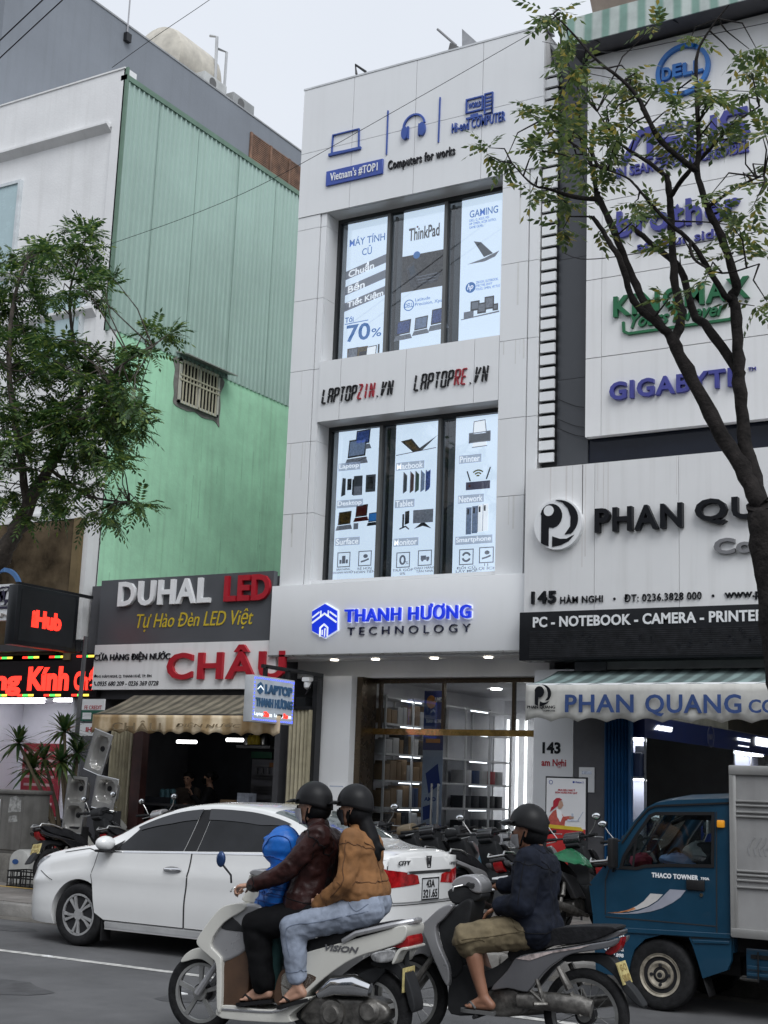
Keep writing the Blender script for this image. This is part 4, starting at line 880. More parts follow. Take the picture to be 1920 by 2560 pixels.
MB().box(at(340, 1700, 18.8).x, at(390, 1700, 18.8).x, 18.5, 18.9, .17, at(360, 1722, 18.7).z-.0).build('stand', darkroom, H)
p = at(560, 1740, 17.7); T = thing('plastic_bundle', 'crumpled clear plastic wrapped bundle behind the white car roof', 'bundle', (p.x, 17.7, .9))
m = MB(); 
for i in range(26): c = (p.x+random.uniform(-.1, .75), 17.7+random.uniform(-.15, .15), 1.0+random.uniform(-.1, .28)); m.ball(c, (random.uniform(.06, .16), .1, random.uniform(.04, .09)), 7, 5)
m.build('wrapping', mat('grey_plastic_wrap', (.22, .22, .22), .25, var=.3, vs=12, bump=1, bs=15), T); MB().box(p.x-.1, p.x+.8, 17.55, 17.9, .17, .95).build('base_stack', mat('dark_pipes', (.07, .07, .08), .5), T)
p = at(518, 1735, 17.6); o = MB().box(p.x-.02, p.x+.2, 17.55, 17.75, .6, at(525, 1713, 17.6).z).build('striped_panel_stack', mat('pale_blue_panels', (.34, .37, .44), .5, var=.2, vs=10)); tag(o, 'upright stack of pale blue white panels beside the plastic bundle', 'panels')
p = at(495, 1740, 17.7); o = MB().box(p.x-.15, p.x+.15, 17.65, 17.9, .7, at(495, 1728, 17.7).z, .01).build('cardboard_box', cardb); tag(o, 'brown cardboard box left of the pale panel stack', 'box')
# signs of the hardware shop
YD = 16.9; PD = front(YD); q = lambda x, y: a2(x, y, YD); r3 = lambda x, y: (x/2.0737/_K, (y/2.0737+1350)/_K)
xL = (q(222, 1255)[0]+q(200, 1490)[0])/2; zT, zM, zB_ = q(400, 1244)[1], q(400, 1388)[1], q(400, 1489)[1]
T = thing('grey_shop_sign', 'dark grey sign board with white and red raised letters over the hardware shop', 'sign', (-14, YD, zM))
MB().box(xL, -12.13, YD, YD+.1, zM+.004, zT).build('panel', mat('slate_sign_panel', (.085, .09, .10), .4, var=.06, vs=1), T)
d = lambda x, y: q(*r3(x, y))
def letters(mb, Pn, t, p0, p1, p2, D, dep, **k):      # p0: left-bottom, p1: right-bottom, p2: top on photo plane D
    a = D(*p0); b = D(*p1); c = D(*p2); zb_ = (a[1]+b[1])/2; Pn.text(mb, t, a[0], b[0], zb_, c[1], dep, **k)
m = MB(); za, zt_ = d(850, 338)[1], d(850, 208)[1]; PD.text(m, 'DUHAL', d(622, 300)[0], d(1096, 300)[0], za, zt_, .06, bold=.028, space=1.12); m.build('lettering', sgnw, T)
m = MB(); PD.text(m, 'LED', d(1170, 300)[0], -12.16, za+.005, zt_, .06, bold=.035, space=1.08); m.build('lettering', red, T)
m = MB(); za, zt_ = d(1010, 462)[1], d(1010, 372)[1]; PD.text(m, 'Tự Hào \u00d0èn LED Việt', d(710, 420)[0], d(1312, 420)[0], za-.02, zt_+.02, .01, shear=.25); m.build('lettering', yellow, T)
T = thing('white_shop_sign', 'white sign board with large dark red raised letters under the grey sign', 'sign', (-14, YD, zB_))
MB().box(xL-.02, -12.0, YD-.02, YD+.1, zB_, zM-.004).build('panel', pqw, T); PD2 = front(YD-.02)
m = MB(); za, zt_ = d(1000, 726)[1], d(1000, 588)[1]; hh_ = d(1240, 545)[1]; PD2.text(m, 'CHÂU', d(880, 650)[0], d(1490, 650)[0], za, hh_, .06, bold=.025, space=1.15); m.build('lettering', red, T)
m = MB(); za, zt_ = d(690, 632)[1], d(690, 580)[1]; PD2.text(m, 'CỬA HÀNG ĐIỆN NƯỚC', d(495, 610)[0], d(888, 610)[0], za, zt_, .02, bold=.008); PD2.text(m, '141 HÀM NGHI, Q. THANH KHÊ, TP. ĐN', d(510, 705)[0], d(790, 705)[0], d(640, 716)[1], d(640, 696)[1], .006); PD2.text(m, '0935 680 209 - 0236 369 0728', d(510, 745)[0], d(826, 745)[0], d(660, 756)[1], d(660, 732)[1], .006, shear=.15, bold=.01)
PD2.rib(m, [d(495, 735), d(497, 750), d(505, 754)], .02); PD2.poly(m, [d(492, 712), d(492, 704), d(499, 697), d(507, 704), d(507, 712)]); m.build('lettering', mat('black_letters', (.012, .012, .018), .4), T)
# ------------------------------------------------------------------ awnings
def awning(name, label, x0, x1, yb, zb, yf, zf, zv, roofm, valm, wave, parts, ribm, cut=0):
    T = thing(name, label, 'awning', ((x0+x1)/2, yb, zf)); n = int((x1-x0)/.06)
    m = MB(); vs_ = []; fs_ = []
    for i in range(n+1):
        x = x0+(x1-x0)*i/n
        for k in range(5): t = k/4; vs_.append((x-cut*(1-t)*(i/n), yb+(yf-yb)*t, zb+(zf-zb)*t - .03*math.sin(PI*t)+.01*math.sin(i*.9)*t))
    for i in range(n):
        for k in range(4): fs_.append((i*5+k, i*5+k+1, (i+1)*5+k+1, (i+1)*5+k))
    m.add(vs_, fs_); m.build('canopy', roofm, T, solid=.006)
    m = MB(); vs_ = []; fs_ = []
    for i in range(n+1):
        x = x0+(x1-x0)*i/n; sc = abs(math.sin(PI*(x-x0)/wave)); jag = .015*math.sin(i*1.7)+.01*math.sin(i*.61)
        for k in range(6): t = k/5; vs_.append((x, yf-.012*math.sin(i*.55)*t*2-.02*t*math.sin(i*.23), zf+(zv-zf+sc*.05)*t))
    for i in range(n):
        for k in range(5): fs_.append((i*6+k, i*6+k+1, (i+1)*6+k+1, (i+1)*6+k))
    m.add(vs_, fs_); m.build('valance', valm, T, solid=.004)
    MB().tube([(x0, yf+.02, zf), (x1, yf+.02, zf)], .022).build('front_bar', ribm, T)
    m = MB(); 
    for x in (x0+.15, (x0+x1)/2, x1-.15-cut*.9): m.tube([(x, yb, zb-.5), (x, yf+.05, zf-.03)], .018)
    m.build('arm', blackm, T); return T
def striped(name, c1, c2, axis, sc, rough=.8, **k):
    mm_ = mat(name, c1, rough, **k); t = mm_.node_tree; lk = t.links.new; b = t.nodes['Principled BSDF']
    tc = t.nodes.new('ShaderNodeTexCoord'); wv = t.nodes.new('ShaderNodeTexWave'); wv.bands_direction = axis; wv.inputs['Scale'].default_value = sc; wv.inputs['Distortion'].default_value = 1.2; wv.inputs['Detail'].default_value = 2; wv.inputs['Detail Scale'].default_value = .6
    lk(tc.outputs['Object'], wv.inputs['Vector']); r = t.nodes.new('ShaderNodeValToRGB'); e = r.color_ramp.elements; e[0].position = .35; e[0].color = (1, 1, 1, 1); e[1].position = .8; e[1].color = (*c2, 1)
    lk(wv.outputs['Fac'], r.inputs[0]); m2 = t.nodes.new('ShaderNodeMix'); m2.data_type = 'RGBA'; m2.blend_type = 'MULTIPLY'; m2.inputs[0].default_value = 1
    old = b.inputs['Base Color'].links[0].from_socket; lk(old, m2.inputs[6]); lk(r.outputs[0], m2.inputs[7]); lk(m2.outputs[2], b.inputs['Base Color']); return mm_
grn = striped('faded_green_canvas', (.21, .185, .135), (.45, .47, .46), 'X', 1.6, var=.25)
tan = striped('stained_tan_canvas', (.72, .62, .46), (.62, .54, .42), 'X', .9, .85, var=.25, vs=1.6, dark=(.40, .26, .12), streak=.3, bump=.5, bs=4)
x0 = at(200, 1555, 15.8).x; x1 = at(606, 1560, 15.8).x
T = awning('tan_awning', 'weathered tan canvas awning with scalloped edge over the hardware shop', x0, x1, 16.7, 2.94, 15.8, at(400, 1545, 15.8).z, at(400, 1588, 15.8).z, grn, tan, .28, None, blackm, 1.0)
m = MB(); PD3 = front(15.765); q = lambda x, y: a2(x, y, 15.765); a, b_ = q(240, 1588), q(348, 1560)
fade = mat('faded_brown_letters', (.25, .19, .11), .8)
PD3.text(m, 'CHÂU', a[0], b_[0], b_[1]-.13, b_[1]+.02, .01); PD3.text(m, 'ĐIỆN NƯỚC', q(380, 1570)[0], q(520, 1570)[0], b_[1]-.08, b_[1], .01, shear=.2); m.build('lettering', fade, T)
# lit projecting sign of the office building
XS = -11.17; PS = sidex(XS); T = thing('projecting_light_box', 'small projecting light box with grey-blue lettering and blue dotted border', 'sign', (XS-.06, 15.7, 2.5))
yA, zA = x2(548, 1452, XS); yB, zB2 = x2(637, 1475, XS); zC = x2(546, 1556, XS)[1]; zD = x2(632, 1570, XS)[1]
z1 = (zA+zB2)/2; z0 = (zC+zD)/2
MB().box(XS-.14, XS, yA, yB, z0, z1, .008).build('casing', mat('light_box_grey', (.48, .50, .52), .4), T)
m = MB(); PS.rect(m, yA+.02, yB-.02, z0+.02, z1-.02, 0, .004); m.build('panel', mat('light_box_face', (.42, .45, .48), .4, emit=(.5, .6, .75), es=.15), T)
m = MB(); nb = 22
for i in range(nb):
    yy = yA+.035+(yB-yA-.07)*i/(nb-1)
    for zz in (z0+.035, z1-.035): PS.rect(m, yy-.012, yy+.012, zz-.01, zz+.01, .004, .008)
for i in range(12):
    zz = z0+.05+(z1-z0-.1)*i/11
    for yy in (yA+.035, yB-.035): PS.rect(m, yy-.01, yy+.01, zz-.012, zz+.012, .004, .008)
m.build('led_dots', ledblue, T)
h = z1-z0; wdt = yB-yA; m = MB(); gbl = mat('steel_blue_letters', (.05, .13, .25), .4)
PS.text(m, 'LAPTOP', yA+wdt*.27, yB-wdt*.07, z0+h*.62, z0+h*.83, .015, d0=.004, bold=.06); PS.text(m, 'THANH HƯƠNG', yA+wdt*.07, yB-wdt*.05, z0+h*.33, z0+h*.56, .015, d0=.004, bold=.05)
c = (yA+wdt*.16, z0+h*.73); PS.poly(m, [(c[0]+.075*math.sin(k*PI/3), c[1]+.085*math.cos(k*PI/3)) for k in range(6)], .004, .015); m.build('lettering', gbl, T)
m = MB(); PS.rib(m, [(c[0]-.07, c[1]-.02), (c[0], c[1]+.03), (c[0]+.07, c[1]-.02)], .014, .015, .019); PS.text(m, 'Laptop', yA+wdt*.06, yA+wdt*.26, z0+h*.12, z0+h*.22, .004, d0=.004); PS.text(m, '.vn', yA+wdt*.40, yA+wdt*.47, z0+h*.13, z0+h*.2, .004, d0=.004); PS.text(m, 'Laptop', yA+wdt*.53, yA+wdt*.74, z0+h*.12, z0+h*.22, .004, d0=.004); PS.text(m, '.vn', yA+wdt*.86, yA+wdt*.94, z0+h*.13, z0+h*.2, .004, d0=.004); m.build('lettering', mat('lit_white_letters', (.7, .75, .8), .4, emit=(.8, .9, 1), es=.9), T)
m = MB(); PS.text(m, 'Zin', yA+wdt*.27, yA+wdt*.4, z0+h*.13, z0+h*.24, .004, d0=.004, bold=.07); PS.text(m, 'Re', yA+wdt*.75, yA+wdt*.86, z0+h*.13, z0+h*.24, .004, d0=.004, bold=.07); m.build('lettering', ledred, T)
m = MB(); m.box(XS-.1, XS-.05, yA+.3, 17.0, z1+.12, z1+.17); m.box(XS-.1, XS-.05, yB-.1, yB-.05, z1-.02, z1+.14); m.box(XS-.1, XS-.05, yA+.35, yA+.4, z1-.02, z1+.14); m.build('bracket', blackm, T)
# meters and cables in the gap left of the pier
o = MB().box(at(648, 1500, 17.2).x, at(668, 1500, 17.2).x, 17.1, 17.3, 2.3, 2.95).box(at(650, 1545, 17.2).x, at(668, 1500, 17.2).x, 17.12, 17.3, 2.0, 2.25).build('meter_box', mat('dark_meter', (.02, .022, .025), .5)); tag(o, 'dark electricity meter boxes in the gap left of the white pier', 'meter box')
p = at(664, 1478, 17.0); T = thing('security_camera', 'small white security camera under the left end of the fascia sign', 'camera', (p.x, 17.0, p.z), local=True); MB().lathe([(.05, .04), (.055, 0), (.05, -.05), (.0, -.09)], (0, 0, 0), n=14).build('dome', sgnw, T); MB().box(-.06, .06, -.06, .06, .04, .1).build('mount', sgnw, T)
m = MB(); m.tube([at(660, 1500, 16.95), at(676, 1472, 16.95), at(692, 1470, 16.95), at(694, 1498, 16.95)], .01); o = m.build('loose_cable', blackm); tag(o, 'loose black cable loop beside the white pier', 'cable')
# the paper with a plain grey square on the pier
p = at(727, 1700, 17.28); T = thing('paper_notice', 'white paper notice taped on the left white pier of the office building', 'notice', (p.x, 17.29, p.z-.2)); PT = front(17.29); x0, x1, z0, z1 = fbox((709, 1690), (744, 1730), 17.29); m = MB(); PT.rect(m, x0, x1, z0, z1, 0, .003); m.build('paper', sgnw, T); m = MB(); PT.rect(m, x0+.03, x1-.03, z1-.06, z1-.045, .003, .005); m.build('printed_line', pgrey, T)
# ------------------------------------------------------------------ computer store building at right
T = thing('store_building', 'white and dark grey computer store building behind the right tree', 'building', (-4, 17.2, .15))
PX0 = -7.80
m = MB(); m.box(PX0+.1, 4, 17.35, 30, 3.5, 12.9); m.box(-7.22, -6.78, 17.0, 17.4, .15, 3.4); m.build('wall', mat('store_core', (.12, .12, .13), .8), T)
m = MB(); dz = [6.15, 7.4, 9.2, 11.0, 12.3]
for i in range(4): m.box(-7.60, -7.14, 17.2, 17.36, dz[i]+.003, dz[i+1]-.003)
m.box(-7.14, 4, 17.22, 17.36, 12.2, zc+.05); m.build('grey_cladding', dkgrey, T)
MB().box(-7.14, 4, 17.24, 17.34, 6.12, 6.5).build('dark_glass_band', mat('dark_band_glass', (.012, .015, .025), .06, var=.1), T)
m = MB()
z = 6.2
while z < 12.15: m.box(-7.825, -7.605, 17.08, 17.12, z, z+.128); z += .178
m.build('louvre_slat', white, T); MB().box(-7.83, -7.602, 17.2, 17.3, 6.15, 12.2).build('louvre_back', blackm, T)
# roof canopy
rib_m = striped('ribbed_green_white_sheet', (.50, .56, .53), (.42, .62, .55), 'X', 1.2, .5)
zc = at(1430, 46, 16.62).z
m = MB(); m.prism([(17.2, zc+.60), (16.62, zc+.42), (16.62, zc), (16.64, zc), (16.66, zc+.38), (17.2, zc+.56)], 'x', -7.35, 4); cp = m.build('roof_canopy', rib_m, T)
MB().box(-7.3, 4, 16.66, 17.22, zc+.05, zc+.08).build('soffit', mat('grey_soffit', (.10, .10, .11), .7), T)
m = MB()
for x in (-6.75, -5.6, -4.4, -3.0): m.tube([(x, 17.18, 12.3), (x-.15, 16.64, zc+.05)], .025)
m.build('strut', blackm, T)
m = MB(); m.prism([(17.0, zc+.5), (16.6, zc+1.1), (16.65, zc+1.1), (17.05, zc+.5)], 'x', -7.0, 4); m.build('upper_wall', mat('pale_terracotta', (.50, .38, .33), .7), T)
m = MB(); m.tube([(-7.85, 17.3, 12.75), (-7.45, 17.3, 12.2)], .05); m.tube([(-7.75, 17.3, 13.1), (-7.3, 17.3, 12.5)], .06); m.build('gutter_pipe', mat('grey_gutter', (.28, .29, .3), .5, .3), T)
# billboard with five raised brand names
Bd = thing('brand_billboard', 'huge white billboard with five raised brand names partly hidden by branches', 'sign', (-3, 17.1, 6.5))
YB2 = 17.08; zj = [6.49, at(*rb_(900, 2080), YB2).z, at(*rb_(900, 1610), YB2).z, at(*rb_(900, 1130), YB2).z, at(*rb_(900, 620), YB2).z, 12.2]
zj = [6.49, 7.62, 8.77, 9.92, 11.06, 12.2]
m = MB()
for i in range(5): m.box(-7.13, -6.9, YB2, 17.2, zj[i]+.006, zj[i+1]-.006); m.box(-6.894, -3.2, YB2, 17.2, zj[i]+.006, zj[i+1]-.006); m.box(-3.19, 3, YB2, 17.2, zj[i]+.006, zj[i+1]-.006)
m.build('panel', pqw, Bd); PB2 = front(YB2); g = lambda x, y: a2(*rb_(x, y), YB2)
cyan = mat('bright_blue_letters', (.02, .16, .50), .35); indigo = mat('indigo_letters', (.055, .06, .30), .4); green = mat('dark_green_letters', (.008, .14, .05), .4)
c = g(1160, 420); e0 = g(1010, 420); e1 = g(1312, 400); r = (e1[0]-e0[0])/2-.02
r = .36; m = MB(); PB2.ring(m, (e0[0]+e1[0])/2, c[1]+.0, r, r, .06, 0, .06, 48); cz_ = (e0[0]+e1[0])/2
for i, ch in enumerate('DELL'):
    put_text(m, ch, (cz_-.30+i*.152, YB2, c[1]-.10+(0 if i != 1 else .015)), UX, UZ, .135, .19, .06, bold=.04)
m.build('lettering', cyan, Bd)
# the second name: slanted strokes with rounded ends
def gname(mb, t, xa, xb, yb, yt, xm=None, dep=.06, **k):
    a = g(xa, yb); b = g(xb, yb-(xb-xa)*.15); zb_ = a[1]; zt_ = g(xa, yt)[1]
    PB2.text(mb, t, a[0], b[0], zb_, zt_, dep, **k)
m = MB(); a = g(790, 985); zt_ = g(800, 810)[1]; b = g(1545, 800)
x0, x1, z0, z1 = a[0], b[0], a[1], zt_; hh_ = z1-z0; W_ = x1-x0
Q_ = lambda u, v: (x0+u*W_, z0+v*hh_)
PB2.rib(m, [Q_(.02, 0), Q_(.16, .95), Q_(.24, 1.0), Q_(.24, 0)], .085, 0, .06)
PB2.rib(m, [Q_(.50, .96), Q_(.33, .96), Q_(.30, .75), Q_(.33, .52), Q_(.46, .48), Q_(.48, .25), Q_(.45, .04), Q_(.29, .04)], .085, 0, .06)
PB2.rib(m, [Q_(.56, 1), Q_(.56, .2), Q_(.60, .04), Q_(.70, .04), Q_(.74, .2), Q_(.74, 1)], .085, 0, .06)
PB2.rib(m, [Q_(1.0, .96), Q_(.84, .96), Q_(.81, .75), Q_(.84, .52), Q_(.96, .48), Q_(.99, .25), Q_(.96, .04), Q_(.80, .04)], .085, 0, .06)
gname(m, 'IN SEARCH OF INCREDIBLE', 765, 1550, 1062, 1003, dep=.04, bold=.02); m.build('lettering', indigo, Bd)
m = MB(); gname(m, 'brother', 768, 1500, 1420, 1265, bold=.03, space=1.1); gname(m, 'at your side', 888, 1395, 1510, 1440, dep=.04, bold=.01); m.build('lettering', indigo, Bd)
m = MB(); gname(m, 'KINGMAX', 750, 1555, 1888, 1765, bold=.032, space=1.14); gname(m, 'Yours forever', 850, 1415, 1950, 1870, dep=.05, shear=.35, bold=.02)
a, b = g(805, 1960), g(1480, 1850); PB2.rib(m, [(a[0], a[1]+.12), (a[0]+.01, a[1]-.02), (a[0]+.08, a[1]-.06), (b[0]-.1, a[1]-.06), (b[0], a[1]-.0), (b[0]+.01, a[1]+.1)], .035, 0, .04); m.build('lettering', green, Bd)
q9 = lambda x, y: a2(*rq(x, y), YB2)
m = MB(); a, b = q9(678, 440), q9(1400, 370); PB2.text(m, 'GIGABYTE', a[0], b[0], q9(735, 445)[1], q9(735, 345)[1], .06, bold=.03, space=1.12); PB2.text(m, 'TM', q9(1440, 270)[0], q9(1482, 270)[0], q9(1460, 282)[1], q9(1460, 262)[1], .02); m.build('lettering', indigo, Bd)
# main shop sign
YP = 16.75; M_ = thing('store_sign', 'large weathered white store sign with black raised letters and round emblem', 'sign', (-4, YP, 4.05))
zt_ = 6.03; m = MB(); xs = [-7.86, q9(575, 1100)[0] if False else at(*rq(590, 1000), YP).x, at(*rq(1055, 1000), YP).x, -3.3, -1, 2]
for i in range(5): m.box(xs[i]+.003, xs[i+1]-.003, YP, YP+.4, 4.045, zt_)
m.build('panel', pqw, M_); PP = front(YP); m = MB(); rg = random.Random(8)
for k in range(12): x = rg.choice((rg.uniform(-7.5, -6.55), rg.uniform(-7.3, -6.7), rg.uniform(-7.8, -3.6))); PP.rect(m, x, x+rg.uniform(.006, .022), zt_-rg.uniform(.3, 1.75), zt_-.003, 0, .0012)
m.build('drip_stain', mat('brown_grey_drip', (.73, .71, .70), .5, var=.05), M_); p = lambda x, y: a2(*rq(x, y), YP)
cx, cz = p(400, 1135); r = (p(530, 1130)[0]-p(268, 1140)[0])/2
m = MB(); PP.disc(m, cx, cz, r, r, 0, .09, 40); em = m.build('emblem', sgnw, M_)
def E(x, y): return (cx+(x-400)/131*r, cz-(y-1135+(x-400)*.03)/136*r)
blk = mat('black_gloss_letters', (.008, .009, .012), .4)
def arc(cx_, cy_, rx, ry, a0, a1, n=14): return [(cx_+rx*math.cos(rad(a0+(a1-a0)*i/n)), cy_-ry*math.sin(rad(a0+(a1-a0)*i/n))) for i in range(n+1)]
m = MB()
PP.poly(m, [E(*t) for t in [(310, 1235), (310, 1085)] + arc(365, 1090, 60, 66, 170, -80) + [(352, 1150), (352, 1252), (330, 1246)]], .09, .10)
PP.poly(m, [E(*t) for t in [(388, 1006)] + arc(400, 1110, 112, 105, 88, -48) + [(440, 1192)] + [(470, 1150), (472, 1100), (455, 1052), (425, 1020)]], .09, .10)
PP.poly(m, [E(*t) for t in [(372, 1200), (372, 1256), (420, 1248), (462, 1228), (492, 1195), (450, 1215), (415, 1215)]], .09, .10)
m.build('emblem_shape', blk, em)
m = MB(); c_ = E(352, 1062); PP.disc(m, *c_, r*.21, None, .10, .108); m.build('emblem_dot', sgnw, em)
m = MB(); a = p(602, 1180); b = p(1085, 1150); zt2 = p(605, 1048)[1]
PP.text(m, 'PHAN', a[0], b[0], (a[1]+b[1])/2, (zt2+p(1080, 1015)[1])/2, .09, bold=.028, space=1.14)
a2_ = p(1155, 1140); zt3 = p(1230, 1000)[1]; PP.text(m, 'QUANG', a2_[0], a2_[0]+2.05, a[1]+.0, (zt2+p(1080, 1015)[1])/2+.02, .09, bold=.028, space=1.14); m.build('lettering', blk, M_)
m = MB(); a = p(1255, 1300); PP.text(m, 'Computer', a[0], a[0]+1.75, a[1]-.06, p(1300, 1210)[1], .06, bold=.035, space=1.05); m.build('lettering', mat('grey_raised_letters', (.20, .20, .21), .4), M_)
m = MB(); za = p(310, 1570)[1]; zb_ = p(310, 1500)[1]; PP.text(m, '145', p(245, 1500)[0], p(380, 1500)[0], za, zb_, .04, bold=.035, space=1.15)
zz0 = p(640, 1560)[1]; zz1 = p(640, 1524)[1]; PP.text(m, 'HÀM NGHI', p(402, 1540)[0], p(636, 1540)[0], zz0, zz1+.03, .02, bold=.006, space=1.08); PP.disc(m, p(700, 1542)[0], p(700, 1542)[1], .018, None, 0, .01, 10)
PP.text(m, 'ĐT: 0236.3828 000', p(755, 1540)[0], p(1182, 1540)[0], zz0-.01, zz1+.005, .02, space=1.06); PP.disc(m, p(1245, 1525)[0], p(1245, 1525)[1], .018, None, 0, .01, 10)
PP.text(m, 'www.phanquang', p(1310, 1530)[0], p(1310, 1530)[0]+1.05, zz0-.04, zz1+.005, .02, bold=.02); m.build('lettering', blk, M_)
# black band with dead LED matrix
YL = 16.66; Lp = thing('led_matrix_sign', 'black sign band with white words above a switched off LED matrix', 'sign', (-4, YL, 3.4))
MB().box(-7.88, 2, YL, YL+.35, 3.395, 4.04, .01).build('casing', mat('matte_black_board', (.014, .015, .018), .4), Lp); PL = front(YL); p = lambda x, y: a2(*rq(x, y), YL)
mxm = striped('dead_led_matrix', (.022, .023, .026), (.25, .25, .28), 'Z', 12, .5, var=.25, vs=9)
m = MB(); a = p(230, 1720); PL.rect(m, a[0], 1.9, p(230, 1868)[1], p(230, 1722)[1], 0, .008); m.build('screen', mxm, Lp)
m = MB(); random.seed(3)
for i in range(60): x = a[0]+random.uniform(.05, 3.2); z_ = random.uniform(3.5, 3.72); PL.rect(m, x, x+random.choice((.012, .04)), z_, z_+random.uniform(.015, .05), .008, .011)
m.build('dead_pixel', black, Lp)
m = MB(); za, zb_ = p(900, 1682)[1], p(900, 1625)[1]
PL.text(m, 'PC - NOTEBOOK - CAMERA - PRINTER - AUDIO', p(250, 1660)[0], p(1395, 1640)[0]+1.02, za, zb_+.01, .012, bold=.028, space=1.04); m.build('lettering', sgnw, Lp)
# awning
x0 = -7.46; grn2 = striped('dark_green_striped_canvas', (.11, .15, .145), (2.2, 2.2, 2.2), 'X', 1.3, var=.15)
val = mat('offwhite_canvas', (.62, .61, .57), .85, var=.10, vs=2, bump=.3, bs=5, streak=.14)
zf = at(1137, 1480, 16.0).z; zv = at(1300, 1560, 16.0).z
A_ = awning('store_awning', 'off-white store awning with blue lettering and scalloped edge at right', x0, 1.5, 17.05, zf+.28, 16.0, zf, zv, grn2, val, .36, None, sgnw)
PA = front(15.955); p = lambda x, y: a2(x, y, 15.955); k5 = lambda x, y: ((x/2.5136+1260)/_K, (y/2.5136+1600)/_K); d5 = lambda x, y: p(*k5(x, y))
m = MB(); za = d5(600, 455)[1]; zb_ = d5(600, 342)[1]; PA.text(m, 'PHAN', d5(385, 400)[0], d5(815, 400)[0], za, zb_, .01, bold=.02, space=1.08); PA.text(m, 'QUANG', d5(888, 400)[0], d5(1492, 400)[0], za-.045, zb_, .01, bold=.02, space=1.08); a = d5(1538, 420); PA.text(m, 'COMPUTER', a[0], a[0]+1.15, za, zb_-.06, .01, bold=.02); m.build('lettering', mat('navy_printed_letters', (.03, .07, .22), .7), A_)
m = MB(); c = d5(240, 350); k_ = .001*4.4
def E2(x, y): return (c[0]+(x-400)*.0011, c[1]-(y-1135)*.00108)
PA.poly(m, [E2(*t) for t in [(310, 1235), (310, 1085)] + arc(365, 1090, 60, 66, 170, -80) + [(352, 1150), (352, 1252), (330, 1246)]], 0, .008)
PA.poly(m, [E2(*t) for t in [(388, 1006)] + arc(400, 1110, 112, 105, 88, -48) + [(440, 1192)] + [(470, 1150), (472, 1100), (455, 1052), (425, 1020)]], 0, .008)
PA.poly(m, [E2(*t) for t in [(372, 1200), (372, 1256), (420, 1248), (462, 1228), (492, 1195), (450, 1215), (415, 1215)]], 0, .008)
PA.text(m, 'PHAN QUANG', d5(138, 420)[0]+.02, d5(322, 420)[0], d5(230, 434)[1], d5(230, 412)[1], .008, bold=.02); PA.text(m, 'COMPUTER', d5(245, 445)[0], d5(322, 445)[0], d5(280, 450)[1], d5(280, 440)[1], .008); m.build('lettering', blk, A_)
# numbers on the white pier (part of the office building)
P1 = front(17.0); p = lambda x, y: a2(x, y, 17.0); m = MB(); P1.text(m, '143', p(1172, 1614)[0], p(1211, 1614)[0], p(1190, 1628)[1], p(1190, 1603)[1], .006, bold=.04); m.build('lettering', blk, B)
m = MB(); P1.text(m, 'am Nghi', p(1170, 1648)[0], p(1223, 1648)[0], p(1200, 1660)[1], p(1200, 1640)[1], .006, bold=.02); m.build('lettering', red, B)
# open shop front: blue gate, dark notice post, blue banded side wall with lit cabinets
bg_ = mat('blue_folding_gate', (.008, .075, .20), .4, var=.1)
gate(at(1306, 1700, 17).x, at(1366, 1700, 17).x, 17.0, .17, 3.0, bg_, 'blue folding metal gate between the pier and the computer store', .045)
XW = -6.62
m = MB(); m.box(XW-.1, XW-.02, 17.1, 24, .15, 3.4); m.box(XW, 3, 23.9, 24, .15, 3.4); m.box(XW, 3, 17.1, 24, 3.3, 3.36); m.box(XW, 3, 17.1, 24, .12, .17); m.box(-7.2, 3, 17.05, 17.3, 3.25, 3.5); m.build('shop_interior', mat('store_grey_wall', (.30, .30, .30), .6), T)
for k, (xx, yy) in enumerate(((-5.4, 18.4), (-5.0, 20.2), (-4.0, 18.8))): MB().box(xx-.6, xx+.6, yy-.06, yy+.06, 3.26, 3.29).build('tube_light', tube_m, T)
Wd = thing('display_cabinet', 'lit glass display cabinet along the side wall of the computer store', 'cabinet', (XW+.2, 19, .17))
k4 = lambda x, y: ((x/4.879+1580)/_K, (y/4.879+1760)/_K); PWs = sidex(XW+.32); h4 = lambda x, y: x2(*k4(x, y), XW+.32)
ztp, zbt = h4(600, 215)[1], h4(620, 475)[1]
m = MB(); PWs.rect(m, 17.15, 23.5, zbt, ztp, -.3, 0); m.build('blue_band', mat('deep_navy_band', (.008, .022, .12), .3), Wd)
m = MB(); PWs.rect(m, 17.15, 23.5, ztp, 3.28, -.3, -.05); m.build('poster_strip', mat('cream_poster', (.42, .42, .35), .5), Wd)
m = MB(); a, b = h4(1215, 250), h4(1640, 350); PWs.rect(m, a[0], b[0]+.4, ztp+.02, 3.1, -.05, -.04); m.build('picture', mat('dark_game_poster', (.05, .045, .03), .4, var=.8, vs=3), Wd)
m = MB(); a, b = h4(268, 350), h4(480, 330); PWs.text(m, 'ASUS', a[0], b[0], zbt+.12, ztp-.1, .02, bold=.06, shear=.2); a, b = h4(1285, 450), h4(1432, 450); PWs.text(m, 'KINGMAX', a[0], b[0], zbt+.2, ztp-.13, .02, bold=.05); PWs.rib(m, [(a[0]+.05, zbt+.08), (b[0]-.05, zbt+.08)], .015, 0, .01); a, b = h4(1502, 530), h4(1650, 530); PWs.text(m, 'GIGABYTE', a[0], b[0], zbt+.12, zbt+.26, .02, bold=.05); m.build('lettering', emis('lit_white_sign_letters', (.9, .95, 1), 1.6), Wd)
m = MB(); c = h4(958, 412); PWs.ring(m, c[0], (ztp+zbt)/2, .15, .15, .015, 0, .01); PWs.text(m, 'DELL', c[0]-.1, c[0]+.1, (ztp+zbt)/2-.04, (ztp+zbt)/2+.04, .008, bold=.04); m.build('lettering', mat('dim_grey_letters', (.12, .13, .2), .5), Wd)
